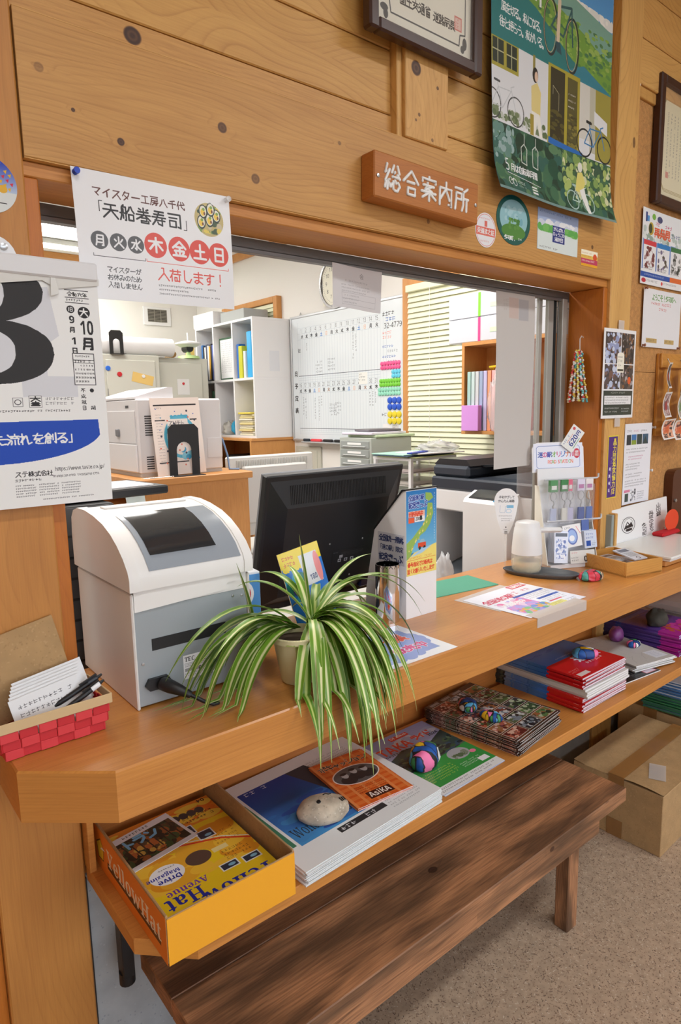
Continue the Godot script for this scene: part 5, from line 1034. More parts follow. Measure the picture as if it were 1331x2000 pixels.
	solo("yellow_tube", "yellow handle lying on the files of the wooden wall box", "handle", B.new().tube([Vector3(0, 0, -0.04), Vector3(-0.02, 0.01, -0.045), Vector3(-0.02, 0.014, 0.05), Vector3(0, 0.004, 0.05)], 0.006, 8), flat(col(226, 206, 40), 0.4), Vector3(2.76, 1.589, -0.84))
	solo("clear_bag", "crinkled clear bag over the pink files", "bag", pebble(0.02, 0.17, 0.06, 43, 0.25), glassy(col(240, 236, 238), 0.3, 0.12), Vector3(2.68, 1.2803, -0.78))
	for k in 2:
		t = thing("document_box", ["lower grey document box with a pink band", "upper grey document box with a green band"][k], "box", Vector3(2.84, 1.7283 + k * 0.121, -0.83))
		part(t, "case", B.new().cbox(Vector3(0, 0.06, 0), Vector3(0.27, 0.119, 0.6), 0.003), flat(col(206, 210, 220), 0.45))
		part(t, "band", B.new().span(-0.1362, -0.1352, 0.002, 0.118, -0.105, -0.09), flat([col(240, 70, 140), col(130, 220, 50)][k], 0.4))
		part(t, "label", B.new().span(-0.1362, -0.1352, 0.04, 0.062, -0.03, 0.05), flat(col(206, 236, 196), 0.5))

func copier():
	var t = thing("copier", "white and dark grey office copier behind the counter", "copier", Vector3(2.15, 0, -0.72))
	part(t, "cabinet", B.new().span(0.0, 0.6, 0.02, 0.6, 0.0, 0.5, 0.004), M.white)
	part(t, "cassette_front", B.new().span(-0.006, 0.0, 0.1, 0.55, 0.01, 0.49, 0.002), flat(col(36, 38, 42), 0.4))
	part(t, "output_bay", B.new().span(0.25, 0.6, 0.6, 0.96, 0.0, 0.5), flat(col(44, 46, 52), 0.5))
	part(t, "bay_wall", B.new().span(0.0, 0.25, 0.6, 0.96, 0.0, 0.012), M.white)
	part(t, "bay_tray", B.new().box(Vector3(0.13, 0.7, 0.16), Vector3(0.3, 0.008, 0.3), Basis(Vector3(0, 0, 1), 0.2)), flat(col(96, 102, 110), 0.4))
	part(t, "bay_floor", B.new().span(0.0, 0.25, 0.6, 0.606, 0.0, 0.5), flat(col(70, 76, 84), 0.4))
	part(t, "scanner", B.new().span(-0.01, 0.6, 0.96, 1.05, -0.005, 0.52, 0.006), M.white)
	part(t, "scanner_lid", B.new().span(-0.012, 0.6, 1.05, 1.105, -0.006, 0.53, 0.008), flat(col(52, 60, 72), 0.35))
	part(t, "feeder", B.new().span(-0.005, 0.58, 1.105, 1.155, -0.005, 0.2, 0.012), flat(col(54, 62, 74), 0.35))
	part(t, "feeder_cover", B.new().prism([Vector2(0.0, 1.155), Vector2(0.205, 1.155), Vector2(0.18, 1.182), Vector2(0.03, 1.182)], 0.56, Transform3D(Basis(Vector3(0, 0, 1), Vector3(0, 1, 0), Vector3(-1, 0, 0)), Vector3(0.57, 0, -0.005))), flat(col(44, 48, 54), 0.3))
	part(t, "feed_tray", B.new().box(Vector3(0.3, 1.165, 0.34), Vector3(0.42, 0.01, 0.3), Basis(Vector3.RIGHT, -0.1)), flat(col(40, 42, 46), 0.35))
	part(t, "tray_wedge", B.new().prism([Vector2(0.22, 1.105), Vector2(0.5, 1.105), Vector2(0.5, 1.15)], 0.3, Transform3D(Basis(Vector3(0, 0, 1), Vector3(0, 1, 0), Vector3(-1, 0, 0)), Vector3(0.4, 0, 0))), flat(col(96, 104, 114), 0.35))
	# control tower at the front
	var c = B.new().prism([Vector2(-0.085, 0.62), Vector2(0.02, 0.62), Vector2(0.02, 1.06), Vector2(0.0, 1.068), Vector2(-0.075, 1.035), Vector2(-0.085, 1.02)], 0.22, Transform3D(Basis.IDENTITY, Vector3(0, 0, 0.24)))
	var p = part(t, "control_tower", c, M.white)
	part(p, "touch_screen", B.new().box(Vector3(-0.036, 1.0552, 0.345), Vector3(0.07, 0.003, 0.15), Basis(Vector3(0, 0, 1), 0.415)), flat(col(70, 72, 70), 0.2))
	part(p, "screen_rim", B.new().box(Vector3(-0.036, 1.0538, 0.345), Vector3(0.082, 0.003, 0.17), Basis(Vector3(0, 0, 1), 0.415)), M.black)
	part(p, "blue_button", B.new().lathe([Vector2(0, 0), Vector2(0.012, 0), Vector2(0.011, 0.004), Vector2(0, 0.005)], 16), flat(col(60, 160, 210), 0.3), Vector3(-0.078, 1.034, 0.4))
	for k in 3: part(p, "badge", B.new().span(-0.0862, -0.085, 0.7 + k * 0.032, 0.72 + k * 0.032, 0.42, 0.445), M.dark)
	part(p, "pink_label", B.new().span(-0.0866, -0.0852, 0.625, 0.66, 0.3, 0.4), flat(col(240, 110, 160), 0.5))
	for k in 4: part(t, "foot", B.new().span([0.03, 0.53][k % 2], [0.07, 0.57][k % 2], 0.0, 0.02, [0.03, 0.43][k / 2], [0.07, 0.47][k / 2]), M.black)
	solo("plastic_bag", "crumpled clear plastic bag between the counter and the copier", "bag", pebble(0.035, 0.07, 0.03, 51, 0.35), glassy(col(236, 238, 240), 0.45, 0.2), Vector3(1.86, 0.7205, -0.4))
# ---------------------------------------------------------------- mesh building
class B:
	var st := SurfaceTool.new()
	var sm := -1
	func _init():
		st.begin(Mesh.PRIMITIVE_TRIANGLES)
	func v(p, uv):
		st.set_smooth_group(sm)
		st.set_uv(uv)
		st.add_vertex(p)
	func tri(a, b, c, ua = Vector2.ZERO, ub = Vector2.ZERO, uc = Vector2.ZERO):
		v(a, ua); v(c, uc); v(b, ub)
	# corners counter-clockwise seen from outside, starting at the lower left
	func quad(a, b, c, d, ua = Vector2(0, 1), ub = Vector2(1, 1), uc = Vector2(1, 0), ud = Vector2(0, 0)):
		tri(a, b, c, ua, ub, uc)
		tri(a, c, d, ua, uc, ud)
		return self
	func box(c, s, bs = Basis.IDENTITY):
		var h = s * 0.5
		var p = []
		for i in 8:
			p.append(c + bs * Vector3(h.x if i & 1 else -h.x, h.y if i & 2 else -h.y, h.z if i & 4 else -h.z))
		quad(p[4], p[5], p[7], p[6]); quad(p[1], p[0], p[2], p[3])
		quad(p[5], p[1], p[3], p[7]); quad(p[0], p[4], p[6], p[2])
		quad(p[6], p[7], p[3], p[2]); quad(p[0], p[1], p[5], p[4])
		return self
	# box given by its two extreme corners
	func span(x0, x1, y0, y1, z0, z1, ch = 0.0):
		var c = Vector3(x0 + x1, y0 + y1, z0 + z1) * 0.5
		var s = Vector3(x1 - x0, y1 - y0, z1 - z0)
		if ch > 0.0:
			return cbox(c, s, ch)
		return box(c, s)
	# box with chamfered edges
	func cbox(c, s, ch, bs = Basis.IDENTITY):
		var h = s * 0.5
		var f = func(sx, sy, sz, ax):
			var q = Vector3(sx * (h.x - (0.0 if ax == 0 else ch)), sy * (h.y - (0.0 if ax == 1 else ch)), sz * (h.z - (0.0 if ax == 2 else ch)))
			return c + bs * q
		for g in [-1, 1]:
			_face(f.call(g, -g, -1, 0), f.call(g, g, -1, 0), f.call(g, g, 1, 0), f.call(g, -g, 1, 0), c)
			_face(f.call(-1, g, g, 1), f.call(1, g, g, 1), f.call(1, g, -g, 1), f.call(-1, g, -g, 1), c)
			_face(f.call(-g, -1, g, 2), f.call(g, -1, g, 2), f.call(g, 1, g, 2), f.call(-g, 1, g, 2), c)
			for k in [-1, 1]:
				_face(f.call(g, k, -1, 0), f.call(g, k, 1, 0), f.call(g, k, 1, 1), f.call(g, k, -1, 1), c)
				_face(f.call(g, -1, k, 0), f.call(g, 1, k, 0), f.call(g, 1, k, 2), f.call(g, -1, k, 2), c)
				_face(f.call(-1, g, k, 1), f.call(1, g, k, 1), f.call(1, g, k, 2), f.call(-1, g, k, 2), c)
				for m in [-1, 1]:
					var a = f.call(g, k, m, 0)
					var b = f.call(g, k, m, 1)
					var d = f.call(g, k, m, 2)
					if (b - a).cross(d - a).dot(a - c) > 0:
						tri(a, b, d)
					else:
						tri(a, d, b)
		return self
	func _face(a, b, c2, d, centre):
		if (b - a).cross(c2 - a).dot((a + c2) * 0.5 - centre) > 0:
			quad(a, b, c2, d)
		else:
			quad(d, c2, b, a, Vector2(0, 0), Vector2(1, 0), Vector2(1, 1), Vector2(0, 1))
	# polygon pts (Vector2) pushed along its normal: xf maps (x, y, t) with t from 0 to d
	func prism(pts, d, xf = Transform3D.IDENTITY, caps = true, smooth = false):
		var poly = PackedVector2Array(pts)
		if Geometry2D.is_polygon_clockwise(poly):
			poly.reverse()
		var n = poly.size()
		if caps:
			var ix = Geometry2D.triangulate_polygon(poly)
			for i in range(0, ix.size(), 3):
				var a = poly[ix[i]]; var b = poly[ix[i + 1]]; var c = poly[ix[i + 2]]
				if (b - a).cross(c - a) < 0:
					var t = b; b = c; c = t
				tri(xf * Vector3(a.x, a.y, d), xf * Vector3(b.x, b.y, d), xf * Vector3(c.x, c.y, d))
				tri(xf * Vector3(a.x, a.y, 0), xf * Vector3(c.x, c.y, 0), xf * Vector3(b.x, b.y, 0))
		sm = 1 if smooth else -1
		for i in n:
			var a = poly[i]; var b = poly[(i + 1) % n]
			if smooth and (b - a).normalized().dot((a - poly[(i + n - 1) % n]).normalized()) < 0.75:
				sm += 1
			quad(xf * Vector3(a.x, a.y, 0), xf * Vector3(b.x, b.y, 0), xf * Vector3(b.x, b.y, d), xf * Vector3(a.x, a.y, d))
		sm = -1
		return self
	# a board lying flat: outline pts as (x, z), from y0 to y1, its top edges eased by ch
	func slab(pts, y0, y1, ch):
		var poly = PackedVector2Array(pts)
		if not Geometry2D.is_polygon_clockwise(poly):
			poly.reverse()
		var n = poly.size()
		var ins = []
		for i in n:
			var a = poly[(i + n - 1) % n]; var b = poly[i]; var c = poly[(i + 1) % n]
			var n1 = (b - a).normalized().orthogonal(); var n2 = (c - b).normalized().orthogonal()
			var m = (n1 + n2).normalized()
			ins.append(b - m * (ch / max(0.3, m.dot(n1))) * (1 if Geometry2D.is_polygon_clockwise(poly) else -1))
		var q = func(p, y): return Vector3(p.x, y, p.y)
		var inside = Geometry2D.is_point_in_polygon(ins[0], poly)
		if not inside:
			for i in n:
				ins[i] = poly[i] * 2.0 - ins[i]
		var ix = Geometry2D.triangulate_polygon(poly)
		for i in range(0, ix.size(), 3):
			var t = [q.call(ins[ix[i]], y1), q.call(ins[ix[i + 1]], y1), q.call(ins[ix[i + 2]], y1)]
			var u = [q.call(poly[ix[i]], y0), q.call(poly[ix[i + 1]], y0), q.call(poly[ix[i + 2]], y0)]
			if (t[1] - t[0]).cross(t[2] - t[0]).y > 0:
				tri(t[0], t[1], t[2]); tri(u[0], u[2], u[1])
			else:
				tri(t[0], t[2], t[1]); tri(u[0], u[1], u[2])
		for i in n:
			var j = (i + 1) % n
			var mid = (poly[i] + poly[j]) * 0.5
			var out = Vector3(poly[j].y - poly[i].y, 0, poly[i].x - poly[j].x)
			if Geometry2D.is_point_in_polygon(mid + Vector2(out.x, out.z).normalized() * 0.001, poly):
				out = -out
			for k in 2:
				var a; var b; var c; var d
				if k == 0:
					a = q.call(poly[i], y0); b = q.call(poly[j], y0); c = q.call(poly[j], y1 - ch); d = q.call(poly[i], y1 - ch)
				else:
					a = q.call(poly[i], y1 - ch); b = q.call(poly[j], y1 - ch); c = q.call(ins[j], y1); d = q.call(ins[i], y1)
				if (b - a).cross(c - a).dot(out) > 0:
					quad(a, b, c, d)
				else:
					quad(b, a, d, c)
		return self
	# profile of (radius, height) points turned about the y axis, squeezed by sx and sz
	func lathe(prof, n = 24, at = Vector3.ZERO, sx = 1.0, sz = 1.0, smooth = true):
		sm = 1 if smooth else -1
		for i in prof.size() - 1:
			if smooth and i > 0:
				var d1 = (prof[i] - prof[i - 1]).normalized(); var d2 = (prof[i + 1] - prof[i]).normalized()
				if d1.dot(d2) < 0.7:
					sm += 1
			for k in n:
				var a0 = TAU * k / n; var a1 = TAU * (k + 1) / n
				var p = func(pt, an): return at + Vector3(cos(an) * pt.x * sx, pt.y, -sin(an) * pt.x * sz)
				var A = p.call(prof[i], a0); var C = p.call(prof[i], a1); var D = p.call(prof[i + 1], a1); var E = p.call(prof[i + 1], a0)
				var u0 = float(k) / n; var u1 = float(k + 1) / n
				var v0 = 1.0 - float(i) / (prof.size() - 1); var v1 = 1.0 - float(i + 1) / (prof.size() - 1)
				if prof[i].x > 1e-6:
					tri(A, C, D, Vector2(u0, v0), Vector2(u1, v0), Vector2(u1, v1))
				if prof[i + 1].x > 1e-6:
					tri(A, D, E, Vector2(u0, v0), Vector2(u1, v1), Vector2(u0, v1))
		sm = -1
		return self
	func tube(path, r, n = 8, caps = true):
		sm = 1
		var rings = []
		var up = Vector3.UP
		for i in path.size():
			var d = (path[min(i + 1, path.size() - 1)] - path[max(i - 1, 0)]).normalized()
			if abs(d.dot(up)) > 0.95:
				up = Vector3.RIGHT if abs(d.x) < 0.9 else Vector3.BACK
			var x = up.cross(d).normalized(); var y = d.cross(x)
			up = y
			var rr = r if not (r is Array) else r[i]
			var ring = []
			for k in n:
				ring.append(path[i] + (x * cos(TAU * k / n) + y * sin(TAU * k / n)) * rr)
			rings.append(ring)
		for i in path.size() - 1:
			for k in n:
				var j = (k + 1) % n
				quad(rings[i][k], rings[i][j], rings[i + 1][j], rings[i + 1][k])
		sm = -1
		if caps:
			for k in range(1, n - 1):
				tri(rings[0][0], rings[0][k + 1], rings[0][k])
				var e = rings[-1]
				tri(e[0], e[k], e[k + 1])
		return self
	# a sheet of paper: f(u, v) gives the front point (u to the right, v down), t the thickness along nrm
	func sheet(f, nx, ny, t, nrm = Vector3(0, 0, 1)):
		sm = 1
		var e = 0.004
		for i in nx:
			for j in ny:
				var u0 = float(i) / nx; var u1 = float(i + 1) / nx; var v0 = float(j) / ny; var v1 = float(j + 1) / ny
				quad(f.call(u0, v1), f.call(u1, v1), f.call(u1, v0), f.call(u0, v0), Vector2(u0, v1), Vector2(u1, v1), Vector2(u1, v0), Vector2(u0, v0))
		sm = 2
		var w = Vector2(e, e)
		for i in nx:
			for j in ny:
				var u0 = float(i) / nx; var u1 = float(i + 1) / nx; var v0 = float(j) / ny; var v1 = float(j + 1) / ny
				quad(f.call(u1, v1) - nrm * t, f.call(u0, v1) - nrm * t, f.call(u0, v0) - nrm * t, f.call(u1, v0) - nrm * t, w, w, w, w)
		sm = -1
		for i in nx:
			var u0 = float(i) / nx; var u1 = float(i + 1) / nx
			quad(f.call(u0, 1.0) - nrm * t, f.call(u1, 1.0) - nrm * t, f.call(u1, 1.0), f.call(u0, 1.0), w, w, w, w)
			quad(f.call(u1, 0.0) - nrm * t, f.call(u0, 0.0) - nrm * t, f.call(u0, 0.0), f.call(u1, 0.0), w, w, w, w)
		for j in ny:
			var v0 = float(j) / ny; var v1 = float(j + 1) / ny
			quad(f.call(0.0, v0) - nrm * t, f.call(0.0, v1) - nrm * t, f.call(0.0, v1), f.call(0.0, v0), w, w, w, w)
			quad(f.call(1.0, v1) - nrm * t, f.call(1.0, v0) - nrm * t, f.call(1.0, v0), f.call(1.0, v1), w, w, w, w)
		return self
	func mesh():
		st.generate_normals()
		return st.commit()

# a flat sheet of w by h facing +z, centred
func leaf_of_paper(w, h, t = 0.0006, bend = 0.0, nx = 1, ny = 1):
	var f = func(u, v): return Vector3((u - 0.5) * w, (0.5 - v) * h, bend * (4.0 * (u - 0.5) * (u - 0.5) if nx > 1 else 4.0 * (v - 0.5) * (v - 0.5)))
	return B.new().sheet(f, nx, ny, t)

# an irregular pebble
func pebble(rx, ry, rz, seed_, rough = 0.12):
	var nz = FastNoiseLite.new()
	nz.seed = seed_; nz.frequency = 0.9
	var b = B.new()
	b.sm = 1
	var N = 26; var K = 16
	var p = func(i, j):
		var a = TAU * i / N; var e = PI * (float(j) / K - 0.5)
		var d = Vector3(cos(a) * cos(e), sin(e), sin(a) * cos(e))
		var s = 1.0 + rough * nz.get_noise_3dv(d * 1.6) * 2.0
		if d.y < -0.6: d.y = -0.6 - (abs(d.y) - 0.6) * 0.2
		var fl = sqrt(maxf(0.0, 1.0 - pow(absf(d.x * d.x + d.z * d.z), 1.6)))
		return Vector3(d.x * rx * s, ((fl if d.y > 0.0 else d.y) + 0.64) * ry * (1.0 + rough * nz.get_noise_2d(d.x * 1.2 + 5.0, d.z * 1.2) * 1.5), d.z * rz * s)
	for i in N:
		for j in K:
			var q = [p.call(i, j), p.call((i + 1) % N, j), p.call((i + 1) % N, j + 1), p.call(i, j + 1)]
			var uv = []
			for w in q: uv.append(Vector2(0.5 + w.x / rx * 0.4, 0.5 + w.z / rz * 0.4))
			if j > 0: b.tri(q[0], q[2], q[1], uv[0], uv[2], uv[1])
			if j < K - 1: b.tri(q[0], q[3], q[2], uv[0], uv[3], uv[2])
	return b

# ---------------------------------------------------------------- nodes
var counts := {}
func numbered(called):
	var n = counts.get(called, -1) + 1
	counts[called] = n
	return called if n == 0 else "%s_%03d" % [called, n]

func tag(o, label, category, group = ""):
	o.set_meta("label", label)
	if category: o.set_meta("category", category)
	if group: o.set_meta("group", group)
	return o

func thing(called, label, category, at = Vector3.ZERO, turn = 0.0, group = ""):
	var o = Node3D.new()
	o.name = numbered(called)
	add_child(o)
	o.position = at
	o.rotation.y = turn
	return tag(o, label, category, group)

func part(parent, called, b, m, at = Vector3.ZERO, rot = Vector3.ZERO):
	var o = MeshInstance3D.new()
	o.name = called
	o.mesh = b.mesh() if b is B else b
	o.material_override = m
	parent.add_child(o, true)
	o.position = at
	o.rotation = rot
	return o

func solo(called, label, category, b, m, at = Vector3.ZERO, rot = Vector3.ZERO, group = ""):
	var o = part(self, numbered(called), b, m, at, rot)
	return tag(o, label, category, group)

func structure(called, label = ""):
	var o = Node3D.new()
	o.name = called
	add_child(o)
	o.set_meta("kind", "structure")
	if label: o.set_meta("label", label)
	return o

# ---------------------------------------------------------------- materials
func col(r, g, b):
	return Color(r / 255.0, g / 255.0, b / 255.0)

func flat(c, rough = 0.6, metal = 0.0, spec = 0.5):
	var m = StandardMaterial3D.new()
	m.albedo_color = c
	m.roughness = rough
	m.metallic = metal
	m.metallic_specular = spec
	return m

func textured(im, rough = 0.6, spec = 0.5):
	var m = StandardMaterial3D.new()
	m.albedo_texture = ImageTexture.create_from_image(im)
	m.roughness = rough
	m.metallic_specular = spec
	m.texture_repeat = false
	return m

func glassy(c, a, rough = 0.05):
	var m = StandardMaterial3D.new()
	m.transparency = BaseMaterial3D.TRANSPARENCY_ALPHA
	m.albedo_color = Color(c.r, c.g, c.b, a)
	m.roughness = rough
	return m

func grained(tex, scale, rough = 0.45, off = Vector3.ZERO, tint = Color.WHITE):
	var m = StandardMaterial3D.new()
	m.albedo_texture = tex
	m.albedo_color = tint
	m.uv1_triplanar = true
	m.uv1_triplanar_sharpness = 8.0
	m.uv1_scale = scale
	m.uv1_offset = off
	m.roughness = rough
	return m

# planks of wood, grain along x; rings per height, seamless along x
func wood_image(w, h, light, dark, rings, warp, seed_, knots = [], fibre = 0.10, late = 0.5):
	var n1 = FastNoiseLite.new(); n1.seed = seed_; n1.frequency = 0.9; n1.fractal_octaves = 2
	var n2 = FastNoiseLite.new(); n2.seed = seed_ + 7; n2.frequency = 1.0; n2.fractal_octaves = 3
	var fib = FastNoiseLite.new(); fib.seed = seed_ + 3; fib.frequency = 0.25; fib.fractal_octaves = 3
	var strip = fib.get_image(64, h)
	strip.resize(w, h, Image.INTERPOLATE_CUBIC)
	strip.convert(Image.FORMAT_L8)
	var sd = strip.get_data()
	var out = PackedByteArray()
	out.resize(w * h * 3)
	var amp = []
	for i in 400:
		amp.append(0.35 + 0.65 * fposmod(sin(i * 12.9898 + seed_) * 43758.5453, 1.0))
	var lr = light.r; var lg = light.g; var lb = light.b
	var dr = dark.r - lr; var dg = dark.g - lg; var db = dark.b - lb
	var o = 0
	# the slow warp is sampled on a coarse grid
	var gx = 129; var gy = 65
	var grid = PackedFloat32Array(); grid.resize(gx * gy)
	var tone = PackedFloat32Array(); tone.resize(gx * gy)
	for j in gy:
		for i in gx:
			var a = TAU * i / (gx - 1)
			grid[j * gx + i] = n1.get_noise_3d(cos(a) * 0.5, sin(a) * 0.5, j * 0.02) * warp
			tone[j * gx + i] = n2.get_noise_3d(cos(a) * 0.8, sin(a) * 0.8, j * 0.09)
	for y in h:
		var fy = float(y) / h * (gy - 1)
		var jy = mini(int(fy), gy - 2); var ty = fy - jy
		for x in w:
			var fx = float(x) / w * (gx - 1)
			var ixx = int(fx); var tx = fx - ixx
			var k = jy * gx + ixx
			var wv = lerpf(lerpf(grid[k], grid[k + 1], tx), lerpf(grid[k + gx], grid[k + gx + 1], tx), ty)
			var tn = lerpf(lerpf(tone[k], tone[k + 1], tx), lerpf(tone[k + gx], tone[k + gx + 1], tx), ty)
			var d = float(y) / h * rings + wv
			var extra = 0.0
			for q in knots:   # x, y, radius in pixels, darkness
				var ex = (x - q[0]) / (q[2] * 1.0); var ey = (y - q[1]) / float(q[2])
				var r2 = ex * ex * 0.12 + ey * ey
				if r2 < 14.0:
					d += 1.6 * exp(-r2 * 0.5) * (1.0 if ey > 0 else -1.0)
					var rr = sqrt(ex * ex + ey * ey)
					if rr < 1.25:
						extra = maxf(extra, q[3] * (clampf((1.25 - rr) * 5.0, 0.0, 1.0)) * (0.9 + 0.1 * sin(rr * 9.0)))
			var di = floori(d)
			var f = d - di
			var line = f * f * f
			line = line * line if f < 0.93 else (1.0 - f) * 14.0 * 0.65
			var t = late * line * amp[posmod(di, 400)] + fibre * (sd[y * w + x] / 127.5 - 1.0) + tn * 0.16
			t = clampf(t + 0.12, 0.0, 1.0)
			var r = lr + dr * t; var g = lg + dg * t; var b = lb + db * t
			if extra > 0.0:
				r = lerpf(r, 0.23, extra); g = lerpf(g, 0.12, extra); b = lerpf(b, 0.06, extra)
			out[o] = int(clampf(r, 0, 1) * 255.0); out[o + 1] = int(clampf(g, 0, 1) * 255.0); out[o + 2] = int(clampf(b, 0, 1) * 255.0)
			o += 3
	return Image.create_from_data(w, h, false, Image.FORMAT_RGB8, out)

func turned(im):
	var r = im.duplicate()
	r.rotate_90(CLOCKWISE)
	return ImageTexture.create_from_image(r)

# speckled matter: base colour with noise tone and n flecks of the given colours
func speckle(w, h, base, amount, freq, flecks, n, size, seed_):
	var nz = FastNoiseLite.new(); nz.seed = seed_; nz.frequency = freq; nz.fractal_octaves = 4
	var im = nz.get_seamless_image(w, h)
	im.convert(Image.FORMAT_L8)
	var sd = im.get_data()
	var out = PackedByteArray(); out.resize(w * h * 3)
	for i in w * h:
		var t = 1.0 + (sd[i] / 127.5 - 1.0) * amount
		out[i * 3] = int(clampf(base.r * t, 0, 1) * 255); out[i * 3 + 1] = int(clampf(base.g * t, 0, 1) * 255); out[i * 3 + 2] = int(clampf(base.b * t, 0, 1) * 255)
	var r = Image.create_from_data(w, h, false, Image.FORMAT_RGB8, out)
	var rng = RandomNumberGenerator.new(); rng.seed = seed_
	for i in n:
		var c = flecks[rng.randi() % flecks.size()]
		var x = rng.randi() % w; var y = rng.randi() % h
		var l = 1 + int(rng.randf() * rng.randf() * size)
		var dx = rng.randf() * 2 - 1; var dy = rng.randf() * 2 - 1
		for k in l:
			r.fill_rect(Rect2i(x + int(dx * k), y + int(dy * k), 1 + rng.randi() % 2, 1 + rng.randi() % 2), c)
	return r
